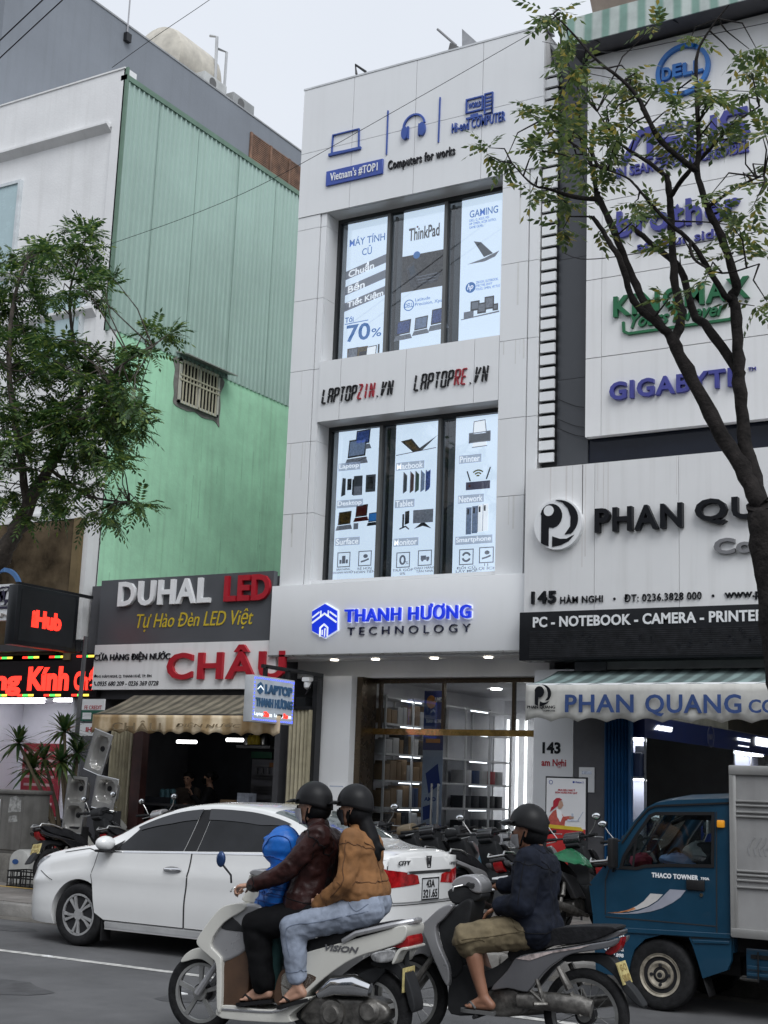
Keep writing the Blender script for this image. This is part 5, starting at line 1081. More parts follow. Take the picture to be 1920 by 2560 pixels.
ys = [17.2, h4(232, 500)[0], h4(480, 500)[0], h4(630, 500)[0], h4(1095, 600)[0], h4(1250, 600)[0], 22, 23.4]
m = MB()
for y in ys: PWs.rect(m, y-.012, y+.012, .2, zbt, -.025, .0)
for zz in (h4(400, 915)[1], .75, .2): PWs.rect(m, 17.2, 23.4, zz-.012, zz+.012, -.3, -.002)
m.build('frame', steel, Wd)
m = MB(); PWs.rect(m, ys[0], ys[3], .2, zbt, -.31, -.3); m.build('back_panel', mat('lilac_white_panel', (.55, .57, .68), .5, var=.03), Wd); m = MB(); PWs.rect(m, ys[5], 23.4, .2, zbt, -.31, -.3); m.build('back_panel', mat('lilac_white_panel', (.55, .57, .68), .5, var=.03), Wd)
m = MB(); PWs.rect(m, ys[3], ys[5], .2, zbt, -.31, -.05); m.build('dark_panel', mat('dark_print_wall', (.30, .28, .265), .5, var=.35, vs=6), Wd)
m = MB(); PWs.rect(m, ys[0]+.05, ys[3]-.05, zbt-.03, zbt-.005, -.2, -.1); PWs.rect(m, ys[5]+.05, 23, zbt-.03, zbt-.005, -.2, -.1); m.build('light_strip', emis('cabinet_light', (.9, .94, 1), 9), Wd)
m = MB(); PWs.rect(m, ys[0]+.05, ys[3]-.05, h4(400, 915)[1]-.035, h4(400, 915)[1]-.02, -.2, -.1); m.build('light_strip', emis('cabinet_light', (.9, .94, 1), 9), Wd)
MB().box(XW+.325, XW+.33, ys[0], ys[5], .2, zbt).build('pane', glz, Wd)
zs_ = h4(400, 915)[1]+.012
for k, (u0, u1, hh2, mt) in enumerate(((250, 300, .4, dkbox), (395, 470, .35, dkbox), (130, 215, .3, blubox))):
    a, b = h4(u0, 800)[0], h4(u1, 800)[0]; o = MB().box(XW+.08, XW+.28, a, b, zs_, zs_+hh2, .006).build('product_box', mt); tag(o, ('thin black product box beside the white column of the store cabinet', 'black product box with white letters in the store cabinet', 'dark blue case at left in the store cabinet')[k], 'box')
T2 = thing('office_chair', 'blue swivel chair in front of the lit store cabinet', 'chair', (at(1625, 1720, 18.2).x-.55, 18.2, .17), local=True)
MB().box(-.25, .25, -.25, .25, .48, .56, .03).build('seat', navy, T2); MB().box(-.22, .22, .22, .27, .65, 1.15, .03).build('backrest', navy, T2); MB().tube([(0, 0, .06), (0, 0, .48)], .03).build('column', blackm, T2)
m = MB(); [m.tube([(0, 0, .1), (.28*math.cos(a), .28*math.sin(a), .04)], .018) for a in (0, 1.26, 2.5, 3.8, 5.0)]; m.build('base', blackm, T2)
# notice on dark post and printed poster stand
p = at(1268, 1680, 16.97); T3 = thing('paper_notice', 'white paper notice stuck on the dark post beside the blue gate', 'notice', (p.x, 16.98, p.z-.2)); PT = front(16.985); x0, x1, z0, z1 = fbox((1251, 1657), (1284, 1712), 16.985); m = MB(); PT.rect(m, x0, x1, z0, z1, 0, .004); m.build('paper', sgnw, T3); m = MB(); PT.rect(m, x0+.04, x1-.04, z1-.09, z1-.05, .004, .006); m.build('printed_line', pmid, T3)
YS = 16.4; T4 = thing('poster_stand', 'standing advertising poster of a woman with red headscarf using a laptop', 'poster stand', (-6.6, YS, .15))
x0, x1, _, z1 = fbox((1181, 1680), (1265, 1720), YS); z0 = .42; PT = front(YS); W_ = x1-x0; hh_ = z1-z0
m = MB(); PT.rect(m, x0-.015, x1+.015, z0-.02, z1+.02, -.04, -.002); m.tube([(x0+.05, YS+.02, z0), (x0+.05, YS+.02, .15)], .015); m.tube([(x1-.05, YS+.02, z0), (x1-.05, YS+.02, .15)], .015); m.tube([((x0+x1)/2, YS+.03, z1-.3), ((x0+x1)/2, YS+.5, .15)], .015); m.build('frame', blackm, T4)
m = MB(); PT.rect(m, x0, x1, z0, z1, -.002, 0); m.build('poster', mat('white_poster_print', (.72, .72, .73), .4, var=.02), T4)
q = lambda x, y: d5(x, y) if False else a2(*k5(x, y), YS)
m = MB(); zy = q(380, 1185)[1]; PT.rect(m, x0, x1, z0, zy, 0, .004); m.build('printed_field', mat('red_poster_print', (.50, .03, .03), .4, var=.2, vs=5), T4)
m = MB(); PT.poly(m, [(x0, zy+.045), (x1-.06, zy+.025), (x1-.02, zy-.02), (x0, zy-.0)], .004, .007); m.build('printed_band', mat('yellow_poster_print', (.65, .48, .04), .4), T4)
m = MB(); PT.text(m, 'MUA DELL NHƯ Ý', *[q(x, 940)[0] for x in (340, 448)], q(400, 950)[1], q(400, 935)[1], .003, bold=.03); PT.text(m, 'ĐÓN XUÂN PHÚ QUÝ', *[q(x, 960)[0] for x in (322, 462)], q(400, 968)[1], q(400, 952)[1], .003, bold=.03); m.build('lettering', red, T4)
m = MB(); c = q(295, 893); PT.ring(m, *c, .024, .024, .006, 0, .003); a, b = q(432, 893), q(500, 893); PT.rect(m, a[0], a[0]+.025, a[1]-.012, a[1]+.012, 0, .003); PT.text(m, 'Windows 11', a[0]+.035, b[0], a[1]-.012, a[1]+.012, .003); m.build('lettering', navy, T4)
m = MB(); PT.poly(m, [q(*t) for t in ((275, 1170), (283, 1110), (310, 1075), (335, 1060), (360, 1085), (375, 1110), (420, 1105), (425, 1125), (385, 1135), (380, 1170))], 0, .004); m.build('printed_coat', mat('coral_print', (.50, .10, .08), .4, var=.15, vs=20), T4)
m = MB(); PT.poly(m, [q(*t) for t in ((330, 1060), (355, 1065), (370, 1110), (355, 1145), (335, 1110))], .004, .006); m.build('printed_blouse', sgnw, T4)
m = MB(); PT.poly(m, [q(*t) for t in ((345, 1005), (368, 1015), (374, 1040), (362, 1058), (345, 1066), (338, 1040))], .004, .006); PT.poly(m, [q(*t) for t in ((410, 1105), (440, 1110), (438, 1122), (412, 1122))], .004, .006); m.build('printed_skin', mat('skin_print', (.50, .30, .22), .5), T4)
m = MB(); PT.poly(m, [q(*t) for t in ((310, 1045), (312, 1010), (330, 993), (352, 992), (368, 1005), (350, 1010), (340, 1040), (322, 1055), (290, 1080), (300, 1050))], .006, .008); m.build('printed_headscarf', mat('scarlet_print', (.42, .02, .04), .4), T4)
m = MB(); PT.poly(m, [q(*t) for t in ((400, 1125), (470, 1135), (475, 1140), (400, 1140))], .004, .006); PT.poly(m, [q(*t) for t in ((470, 1132), (500, 1080), (496, 1080), (464, 1130))], .004, .006); PT.rect(m, *[q(x, 1100)[0] for x in (425, 437)], q(430, 1112)[1], q(430, 1090)[1], .004, .006); m.build('printed_laptop', pmid, T4)
# ------------------------------------------------------------------ wheels and draped panels
rubber = mat('tyre_rubber', (.018, .018, .019), .75, var=.25, vs=20, bump=.3, bs=90)
alloy = mat('alloy_metal', (.60, .60, .60), .34, .6, var=.1, vs=10)
rimdark = mat('dark_rim_gap', (.025, .025, .027), .5)
chrome = mat('chrome', (.75, .75, .76), .10, 1, var=.03)
def wheel_part(parent, c, r, w, rimr, style='swirl', name='wheel', side=-1, dirty=None):
    """axle along y; side=-1: outer face towards the camera"""
    cx, cy, cz = c; hr_ = rimr*(.30 if style in ('cast', 'wire') else .96); hub = MB(); hub.lathe([(0.0, -w*.35), (hr_, -w*.35), (hr_, w*.35), (0, w*.35)], c, 'y', 32)
    wh = hub.build(name, rimdark, parent)
    t = MB(); pr = [(rimr, -w*.42), (rimr+.012, -w*.47), (r*.86, -w*.5), (r*.95, -w*.46), (r*.985, -w*.36), (r, -w*.2), (r, w*.2), (r*.985, w*.36), (r*.95, w*.46), (r*.86, w*.5), (rimr+.012, w*.47), (rimr, w*.42)]
    t.lathe(pr + [pr[0]], c, 'y', 48, False); t.build('tyre', rubber, wh, smooth=50)
    m = MB(); yo = side*w*.44
    def ringl(r0, r1, y0, y1): m.lathe([(r0, y0), (r1, y0), (r1, y1), (r0, y1), (r0, y0)], c, 'y', 40, False)
    ringl(rimr*.90, rimr*1.0, yo, yo-side*w*.3)
    def P3(rr, a, y): return (cx+rr*math.cos(a), cy+y, cz+rr*math.sin(a))
    def spoke(pts, th):      # pts (r, angle) closed outline
        n = len(pts); A = [P3(rr, a, yo) for rr, a in pts]; Bq = [P3(rr, a, yo-side*th) for rr, a in pts]
        m.add(A+Bq, [tuple(range(n)), tuple(range(2*n-1, n-1, -1))] + [(i, (i+1) % n, n+(i+1) % n, n+i) for i in range(n)])
    if style == 'swirl':
        for k in range(5):
            a = 2*PI*k/5+.5
            for s in (0, .30):
                sp = [(rimr*.18, a+s*.9), (rimr*.55, a+.10+s*.95), (rimr*.93, a+.02+s*1.25), (rimr*.93, a+.20+s*1.25), (rimr*.55, a+.30+s*.95), (rimr*.2, a+.45+s*.9)]
                spoke(sp, .02)
        m.lathe([(0, yo+side*.004), (rimr*.26, yo+side*.002), (rimr*.27, yo-side*.03)], c, 'y', 24)
    elif style == 'steel':
        prof = [(0, yo*1.15), (rimr*.2, yo*1.15), (rimr*.22, yo*.8), (rimr*.36, yo*.75), (rimr*.58, yo*1.02), (rimr*.66, yo*1.0), (rimr*.72, yo*.62), (rimr*.97, yo*.55)]
        m.lathe(prof, c, 'y', 40); m.lathe([(rimr*.97, yo*1.0), (rimr*1.06, yo*1.12), (rimr*1.07, yo*.9)], c, 'y', 40, False); k2 = MB()
        for k in range(4):
            a = PI/2*k; k2.lathe([(0, yo*1.06), (rimr*.085, yo*1.05), (rimr*.09, yo*.8)], P3(rimr*.47, a, 0), 'y', 10)
        k2.lathe([(0, yo*1.19), (rimr*.13, yo*1.18), (rimr*.14, yo*1.1)], c, 'y', 16); k2.build('rim_hole', rimdark, wh)
    elif style == 'cast':
        for k in range(5):
            a = 2*PI*k/5+.3; spoke([(rimr*.15, a-.35), (rimr*.5, a-.14), (rimr*.93, a-.09), (rimr*.93, a+.09), (rimr*.5, a+.14), (rimr*.15, a+.35)], .02)
        m.lathe([(0, yo+side*.01), (rimr*.25, yo+side*.005), (rimr*.28, yo-side*.04)], c, 'y', 24)
    elif style == 'wire':
        for k in range(18):
            a = 2*PI*k/18; b_ = a+(.5 if k % 2 else -.5); m.tube([P3(rimr*.16, b_, side*.03*(1 if k % 4 < 2 else -1)), P3(rimr*.93, a, 0)], .0022, 4, cap=False)
        m.lathe([(0, -.05), (rimr*.2, -.05), (rimr*.2, .05), (0, .05)], c, 'y', 16)
    m.build('rim', dirty or alloy, wh, smooth=30); return wh
def fill2d(poly, step=.06):
    P2 = [Vector((p[0], p[1])) for p in poly]; n = len(P2); xs = [p.x for p in P2]; zs = [p.y for p in P2]
    pts = list(P2)
    def inside(q):
        r = False; j = n-1
        for i in range(n):
            if (P2[i].y > q[1]) != (P2[j].y > q[1]) and q[0] < (P2[j].x-P2[i].x)*(q[1]-P2[i].y)/(P2[j].y-P2[i].y)+P2[i].x: r = not r
            j = i
        return r
    def near(q): 
        for i in range(n):
            a, b = P2[i], P2[(i+1) % n]; d = b-a; t = max(0, min(1, (Vector(q)-a).dot(d)/max(d.length_squared, 1e-9)))
            if (a+d*t-Vector(q)).length < step*.35: return True
        return False
    x = min(xs)+step/2
    while x < max(xs):
        z = min(zs)+step/2
        while z < max(zs):
            if inside((x, z)) and not near((x, z)): pts.append(Vector((x, z)))
            z += step
        x += step
    r = geometry.delaunay_2d_cdt(pts, [(i, (i+1) % n) for i in range(n)], [list(range(n))], 1, 1e-5)
    return [tuple(v) for v in r[0]], [tuple(f) for f in r[2]]
def dense(poly, step=.05, closed=True):
    out = []; n = len(poly)
    for i in range(n if closed else n-1):
        a, b = Vector(poly[i]), Vector(poly[(i+1) % n]); k = max(1, int((b-a).length/step))
        for j in range(k): out.append(tuple(a+(b-a)*j/k))
    if not closed: out.append(tuple(poly[-1]))
    return out
def drape(name, poly, fn, off, mt, parent, step=.06, th=.004, smooth=40):
    v, f = fill2d(dense(poly, step), step); n = len(v)
    vs = [fn(a, b, off) for a, b in v]
    m = MB(); m.add(vs, f); o = m.build(name, mt, parent, smooth=smooth, recalc=False)
    return o
def seam(mb, pts, fn, off, w):
    pts = dense(pts, .04, False); P = [Vector(p) for p in pts]; n = len(P)
    for i in range(n-1):
        d = (P[i+1]-P[i]).normalized(); q = Vector((-d.y, d.x))*w/2
        mb.add([fn(*(P[i]-q), off), fn(*(P[i+1]-q), off), fn(*(P[i+1]+q), off), fn(*(P[i]+q), off)], [(0, 1, 2, 3)])
def lin(t, xs, ys): return float(np.interp(t, xs, ys))
def smooth_interp(xs, ys):
    xs = np.array(xs, float); ys = np.array(ys, float); d = np.gradient(ys, xs)
    def f(t):
        t = min(max(t, xs[0]), xs[-1]); i = min(max(int(np.searchsorted(xs, t)-1), 0), len(xs)-2); h = xs[i+1]-xs[i]; s = (t-xs[i])/h
        return float(ys[i]*(1+2*s)*(1-s)**2 + h*d[i]*s*(1-s)**2 + ys[i+1]*s*s*(3-2*s) + h*d[i+1]*s*s*(s-1))
    return f
# ------------------------------------------------------------------ the parked white sedan
carw = mat('white_car_paint', (.78, .78, .77), .22, coat=.8, var=.012)
tint = mat('tinted_glass', (.007, .0075, .009), .03, var=.5, vs=2.5, spec=.38)
visor = mat('smoke_visor', (.035, .036, .04), .12, var=0)
trimb = mat('black_plastic_trim', (.018, .018, .019), .45)
seamm = mat('panel_gap', (.03, .03, .032), .6, var=0)
XF0, YC = -10.97, 11.61
CAR = thing('white_sedan', 'white four-door sedan parked at the kerb behind the scooter riders', 'car', (-8.75, YC, 0))
ztop = smooth_interp([0, .05, .18, .45, .8, 1.08, 1.3, 1.6, 1.95, 2.3, 2.65, 3.0, 3.3, 3.6, 3.85, 4.1, 4.34, 4.41, 4.44], [.60, .70, .79, .90, .98, 1.03, 1.13, 1.285, 1.41, 1.468, 1.475, 1.45, 1.385, 1.27, 1.165, 1.12, 1.09, 1.04, .86])
zbelt = lambda u: min(lin(u, [0, .5, 1.1, 2.3, 3.6, 4.44], [.70, .80, .93, .985, 1.035, 1.03]), ztop(u)-.035)
zbot = lambda u: lin(u, [0, .12, .5, 3.9, 4.3, 4.44], [.24, .20, .19, .19, .24, .32])
def halfw(u):
    w = .847
    if u < 1.0: w *= 1-.06*((1.0-u))**2
    if u < .62: w *= max(0, 1-((.62-u)/.62)**2.7)**(1/2.2)
    if u > 3.7: w *= 1-.07*((u-3.7)/.74)**2
    if u > 4.0: w *= max(0, 1-((u-4.0)/.44)**4.2)**(1/3.4)
    return w
def sideY(u, z):
    w = halfw(u); zb = zbelt(u); b = zbot(u)
    if z <= zb:
        t = (z-b)/max(zb-b, .01)
        k = lin(t, [0, .12, .35, .60, .72, .80, 1.0], [.955, .985, 1.0, .990, 1.003, .976, .945])
        if ztop(u)-zb < .08: k -= .05*max(0, (t-.75)/.25)**2
        return w*k
    zr = max(ztop(u)-.05, zb+.01); t = min(1, (z-zb)/max(zr-zb, .01)); top = lin(ztop(u), [1.0, 1.15, 1.475], [.90, .80, .70])
    return w*(.945+(top-.945)*t**.9)
def CW(u, z, off=0): return Vector((XF0+u, YC-sideY(u, z)-off, z))
def sect(u):
    zb, b, zt = zbelt(u), zbot(u), ztop(u); pts = []
    for k in range(15): z = b+(zb-b)*k/14; pts.append((sideY(u, z), z))
    zr = zt-.05 if zt-.05 > zb+.012 else zb
    if zr > zb:
        for k in range(1, 7): z = zb+(zr-zb)*k/6; pts.append((sideY(u, z), z))
    else:
        for k in range(1, 7): pts.append((sideY(u, zb)*(1-.012*k), zb+(.002*k)))
    y0, z0 = pts[-1]
    for k in range(1, 11):
        a = PI/2*k/10; pts.append((y0*math.cos(a)**.85 if k < 10 else 0, z0+(zt-z0)*math.sin(a)**.8))
    return pts
us = np.unique(np.concatenate([[0, .004, .012, .025, .045, .07, .1, .14], np.linspace(.18, 4.2, 66), [4.24, 4.28, 4.32, 4.35, 4.375, 4.395, 4.41, 4.422, 4.431, 4.437, 4.44]]))
m = MB(); S_ = [sect(float(u)) for u in us]; ns = len(S_[0]); vs_ = []
for u, s in zip(us, S_):
    row = [(XF0+u, YC-y, z) for y, z in s] + [(XF0+u, YC+y, z) for y, z in s[-2::-1]]
    vs_ += row
nr = 2*ns-1; fs_ = []
for i in range(len(us)-1):
    for k in range(nr): fs_.append((i*nr+k, i*nr+(k+1) % nr, (i+1)*nr+(k+1) % nr, (i+1)*nr+k))
fs_ += [tuple(range(nr))[::-1], tuple(range((len(us)-1)*nr, len(us)*nr))]
m.add(vs_, fs_)
body = m.build('body', carw, CAR, smooth=0)
HUBS = (.985, 3.585); ARR = .352
for hx in HUBS:      # wheel arches cut out of the shell
    c = MB(); c.lathe([(0, -2), (ARR, -2), (ARR, 2), (0, 2)], (XF0+hx, YC, .30), 'y', 40); cu = c.build('cutter', None)
    bo = body.modifiers.new('arch', 'BOOLEAN'); bo.object = cu; bo.operation = 'DIFFERENCE'; bo.solver = 'EXACT'
    dg = bpy.context.evaluated_depsgraph_get(); me = bpy.data.meshes.new_from_object(body.evaluated_get(dg)); body.modifiers.clear(); body.data = me; bpy.data.objects.remove(cu)
for p in body.data.polygons: p.use_smooth = True
body.data.set_sharp_from_angle(angle=rad(38))
if not body.data.materials: body.data.materials.append(carw)
m = MB(); m.box(XF0+.35, XF0+4.1, YC-.62, YC+.62, .2, .62); m.build('underbody', trimb, CAR)
for hx in HUBS:
    wheel_part(CAR, (XF0+hx, YC-.745, .305), .305, .19, .205, 'swirl'); wheel_part(CAR, (XF0+hx, YC+.745, .305), .305, .19, .205, 'swirl', side=1)
# glass
belt2 = lambda u: zbelt(u)+.012
side_top = lambda u: ztop(u)-.075
ug = np.linspace(1.42, 3.46, 24)
dlo_f = [(1.36, belt2(1.36)), (2.22, belt2(2.22)), (2.28, side_top(2.28))] + [(u, side_top(u)) for u in np.linspace(2.2, 1.62, 10)]
dlo_r = [(2.38, belt2(2.38)), (3.38, belt2(3.38)+.01), (3.40, belt2(3.40)+.05)] + [(u, side_top(u)) for u in np.linspace(3.30, 2.42, 12)]
drape('side_window', dlo_f, CW, .004, tint, CAR); drape('side_window', dlo_r, CW, .004, tint, CAR)
m = [(2.225, belt2(2.22)), (2.375, belt2(2.38)), (2.415, side_top(2.41)), (2.285, side_top(2.28))]; drape('door_pillar', m, CW, .003, trimb, CAR)
vf = [(u, side_top(u)+.004) for u in np.linspace(1.55, 2.30, 12)]; drape('window_visor', vf + [(u, side_top(u)-.095+.055*max(0, (1.95-u)/.4)) for u in np.linspace(2.27, 1.6, 10)], CW, .014, visor, CAR)
vr = [(u, side_top(u)+.004) for u in np.linspace(2.38, 3.34, 14)]; drape('window_visor', vr + [(u, side_top(u)-.10+.07*max(0, (u-3.0)/.3)) for u in np.linspace(3.27, 2.40, 12)], CW, .014, visor, CAR)
mm_ = MB(); seam(mm_, [(1.33, belt2(1.33)-.012), (2.2, belt2(2.2)-.014), (3.4, belt2(3.4)-.014)], CW, .006, .014); mm_.build('belt_trim', chrome, CAR)
def topP(u, f, off): 
    s = sect(u); y0, z0 = s[-11]; zt = ztop(u); a = PI/2*(1-f); y = y0*math.cos(a)**.85 if f > 0 else 0; z = z0+(zt-z0)*math.sin(a)**.8
    return y, z+off
def top_glass(name, u0, u1, f0, f1, mt):
    m = MB(); vs_ = []; nu, nf = 12, 16
    for i in range(nu+1):
        u = u0+(u1-u0)*i/nu; ff_ = f0+(f1-f0)*i/nu
        for k in range(nf+1):
            t = -1+2*k/nf; y, z = topP(u, abs(t)*ff_, .005); vs_.append((XF0+u, YC-math.copysign(y, t), z))
    m.add(vs_, [(i*(nf+1)+k, i*(nf+1)+k+1, (i+1)*(nf+1)+k+1, (i+1)*(nf+1)+k) for i in range(nu) for k in range(nf)]); return m.build(name, mt, CAR)
top_glass('windscreen', 1.12, 1.92, .96, .92, tint); top_glass('rear_window', 3.12, 3.78, .90, .93, mat('grey_green_glass', (.10, .12, .12), .05, var=0, spec=.8))
# doors with handles, panel gaps
d1 = [(1.17, .93), (1.13, .70), (1.20, .34), (1.32, .28), (2.30, .28), (2.30, .55), (2.325, .9), (2.325, belt2(2.3)-.02), (1.3, belt2(1.3)-.02)]
d2 = [(2.34, belt2(2.3)-.02), (2.34, .9), (2.315, .55), (2.315, .28), (3.12, .28), (3.25, .48), (3.45, .68), (3.52, .85), (3.46, belt2(3.4)-.02)]
for d, hx in ((d1, 2.13), (d2, 3.22)):
    dr = drape('door', d, CW, .0025, carw, CAR, step=.07)
    m = MB(); m.tube([CW(hx-.09, .815, .018), CW(hx-.05, .817, .038), CW(hx+.05, .822, .040), CW(hx+.11, .822, .018)], [.011, .014, .014, .011], 8); m.build('handle', chrome, dr)
    m = MB(); pc = [(hx-.11+.11*math.cos(a)+.11, .812+.032*math.sin(a)) for a in np.linspace(0, 2*PI, 18)[:-1]]; drape('handle_cup', pc, CW, .005, mat('pale_grey_chrome', (.45, .46, .47), .2, .6, var=0), dr)
m = MB(); seam(m, d1[:8][::-1] , CW, .004, .008); seam(m, d2[3:9], CW, .004, .008); seam(m, [(2.332, belt2(2.3)-.01), (2.332, .9), (2.308, .55), (2.308, .28)], CW, .0045, .009); seam(m, [(1.17, .93), (1.02, .955), (.7, .90)], CW, .004, .007); seam(m, [(.62, .62), (.40, .70)], CW, .004, .007); seam(m, [(3.95, .62), (4.05, .70), (4.22, .72)], CW, .004, .007); m.build('panel_gap', seamm, CAR)
m = MB(); seam(m, [(1.33, .235), (3.25, .235)], CW, .004, .05); m.build('sill', mat('sill_white', (.62, .62, .62), .35), CAR)
# mirror
m = MB(); c = CW(1.30, 1.02, .13); m.ball(c, (.085, .115, .075), 16, 10); mi = m.build('mirror', carw, CAR); m = MB(); p = CW(1.36, .955, 0); m.tube([p, (c.x+.02, c.y+.05, c.z-.06)], [.03, .025]); m.box(c.x-.06, c.x+.07, c.y-.09, c.y+.09, c.z-.085, c.z-.06, .01); m.build('mirror_foot', trimb, mi)
drape('mirror_corner', [(1.25, .955), (1.40, .96), (1.44, 1.06)], CW, .006, trimb, CAR)
# lights
hl = [(.075, .66), (.10, .70), (.20, .765), (.42, .845), (.50, .855), (.40, .79), (.22, .69)]; drape('headlight', hl, CW, .004, mat('headlight_lens', (.30, .31, .32), .06, var=.3, vs=25, spec=.8), CAR, step=.03)
tr = mat('red_tail_lens', (.33, .010, .012), .08, var=.35, vs=14, emit=(.5, .01, .01), es=.06)
tl = [(3.78, .97), (3.95, .985), (4.20, .985), (4.36, .95), (4.36, .79), (4.2, .77), (4.02, .81)]; t_ = drape('taillight', tl, CW, .005, tr, CAR, step=.04)
drape('taillight_reflector', [(4.24, .80), (4.35, .80), (4.35, .845), (4.27, .85)], CW, .008, mat('clear_lens', (.6, .58, .58), .1), t_, step=.03)
# rear face: x as a function of y and z
def xr(y, z):
    w0 = .847*.93; t = min(1, abs(y)/w0)
    return XF0+min(4.0+.44*(1-t**3.4)**(1/4.2), lin(z, [.86, 1.04, 1.09], [4.44, 4.41, 4.34]))
def RW(y, z, off=0): return Vector((xr(y, z)+off, YC+y, z))
m = [( -.70, .22), (.70, .22), (.71, .45), (.71, .62), (-.71, .62), (-.71, .45)]; drape('bumper', m, RW, .012, carw, CAR, step=.08)
drape('trunk_lid', [(-.60, .66), (.60, .66), (.66, .86), (.64, 1.05), (.3, 1.075), (-.3, 1.075), (-.64, 1.05), (-.66, .86)], RW, .014, carw, CAR, step=.07)
m = MB(); mq = [[(-.72, .635), (.72, .635)], [(-.60, .66), (-.67, .86), (-.66, .98)], [(.60, .66), (.67, .86), (.66, .98)]]
for s in mq: seam(m, s, RW, .017, .009)
m.build('panel_gap', seamm, CAR)
drape('tail_reflex', [(.20, .815), (.69, .785), (.70, .95), (.45, .925), (.23, .89)], RW, .018, tr, CAR, step=.05); drape('tail_reflex', [(-.20, .815), (-.69, .785), (-.70, .95), (-.45, .925), (-.23, .89)], RW, .018, tr, CAR, step=.05)
drape('trunk_trim', [(-.42, .905), (.42, .905), (.42, .93), (-.42, .93)], RW, .02, chrome, CAR, step=.05)
plw = mat('white_number_plate', (.66, .67, .68), .4, var=.03); plk = mat('plate_black', (.012, .012, .014), .5, var=0)
PRr = sidex(XF0+4.44+.012); m = MB(); PRr.rect(m, YC-.165, YC+.165, .665, .865, 0, .008); pl_ = m.build('number_plate', plw, CAR)
m = MB(); PRr.rib(m, [(YC-.16, .67), (YC+.16, .67), (YC+.16, .86), (YC-.16, .86)], .012, .008, .011, True); PRr.text(m, '43A', YC-.08, YC+.08, .775, .845, .003, d0=.009, bold=.02); PRr.text(m, '321.65', YC-.135, YC+.135, .685, .76, .003, d0=.009, bold=.02); m.build('lettering', plk, pl_)
PRt = sidex(XF0+4.432); m = MB(); PRt.text(m, 'CITY', YC-.56, YC-.34, .985, 1.025, .006, bold=.03, shear=.2, space=1.1); PRt.text(m, 'i-VTEC', YC+.42, YC+.58, .965, .995, .006, shear=.2); PRt.rib(m, [(YC-.035, 1.055), (YC+.045, 1.055), (YC+.035, .955), (YC-.025, .955)], .010, 0, .008, True); PRt.rib(m, [(YC-.012, 1.045), (YC-.006, 1.0), (YC-.012, .965)], .01, 0, .008); PRt.rib(m, [(YC+.025, 1.045), (YC+.018, 1.0), (YC+.022, .965)], .01, 0, .008); PRt.rib(m, [(YC-.008, 1.0), (YC+.02, 1.0)], .012, 0, .008); m.build('badge', mat('dark_chrome', (.08, .08, .085), .2, .6, var=0), CAR)
m = MB(); m.prism([(3.15, 1.43), (3.34, 1.365), (3.36, 1.43)], 'y', YC-.02, YC+.02); m.v = [(XF0+v[0], v[1], v[2]) for v in m.v]; m.build('shark_fin', carw, CAR)
m = MB(); m.box(XF0+1.29, XF0+1.31, YC-.83, YC-.70, .08, .32); m.build('mud_flap', trimb, CAR)
CAR.scale.x = 1.03; CAR.location.x += .085
# ------------------------------------------------------------------ blue light truck
YT0 = 11.05; WT = 1.42
tb = mat('petrol_blue_paint', (.007, .046, .088), .32, coat=.4, var=.10, vs=2.5)
tgl = glass('truck_glass', (.86, .90, .90), .02)
tal = mat('dull_aluminium', (.42, .415, .40), .42, .55, var=.09, vs=2, streak=.12)
tk = lambda x, y: ((x/1.659+920)/_K, (y/1.659+1900)/_K)
tq = lambda x, y: a2(*tk(x, y), YT0)
TK = thing('blue_truck', 'small petrol blue light truck with an aluminium box body parked at right', 'truck', (-3.3, YT0+.7, 0))
YT1 = YT0+WT
ar = [tq(*p) for p in ((1085, 905), (1088, 840), (1105, 785), (1150, 742), (1220, 725), (1330, 735), (1350, 780), (1372, 850), (1385, 905))]
low = [tq(*p) for p in ((952, 880), (945, 640), (930, 520), (945, 490), (985, 452))] + [tq(*p) for p in ((1115, 452), (1150, 440), (1250, 436), (1425, 440), (1507, 440), (1507, 830), (1490, 872))] + [tq(1388, 906)] + ar[::-1][1:-1] + [tq(1075, 906)]
apil = [tq(*p) for p in ((985, 452), (1000, 420), (1040, 345), (1100, 258), (1150, 200), (1190, 180), (1260, 168), (1507, 160), (1507, 440), (1430, 440), (1432, 222), (1195, 222), (1170, 232), (1110, 320), (1062, 400), (1050, 452))]
def side_panel(Y, d):
    P = Pl((0, Y, 0), UX, UZ); m = MB(); P.poly(m, low, -d, 0); P.poly(m, apil, -d, 0); return m
m = side_panel(YT0, .045); m2_ = side_panel(YT1, .045); m.add(m2_.v, m2_.f)
front_line = [tq(*p) for p in ((960, 900), (945, 640), (930, 520), (985, 452))]; roof_line = [tq(*p) for p in ((1150, 200), (1190, 178), (1260, 166), (1507, 158))]
def across(mb, line, y0, y1, th=.03, crown=0, n=8):
    for i in range(len(line)-1):
        a, b = line[i], line[i+1]; d = Vector((b[0]-a[0], b[1]-a[1])).normalized(); nn = Vector((d.y, -d.x))*th
        for k in range(n):
            t0, t1 = k/n, (k+1)/n; c0, c1 = crown*math.sin(PI*t0), crown*math.sin(PI*t1); ya, yb = y0+(y1-y0)*t0, y0+(y1-y0)*t1
            mb.add([(a[0], ya, a[1]+c0), (b[0], ya, b[1]+c0), (b[0], yb, b[1]+c1), (a[0], yb, a[1]+c1), (a[0]+nn.x, ya, a[1]+nn.y+c0), (b[0]+nn.x, ya, b[1]+nn.y+c0), (b[0]+nn.x, yb, b[1]+nn.y+c1), (a[0]+nn.x, yb, a[1]+nn.y+c1)], [(0, 3, 2, 1), (4, 5, 6, 7), (0, 1, 5, 4), (2, 3, 7, 6)])
across(m, roof_line, YT0+.004, YT1-.004, .03, .055); across(m, front_line, YT0+.004, YT1-.004, -.03)
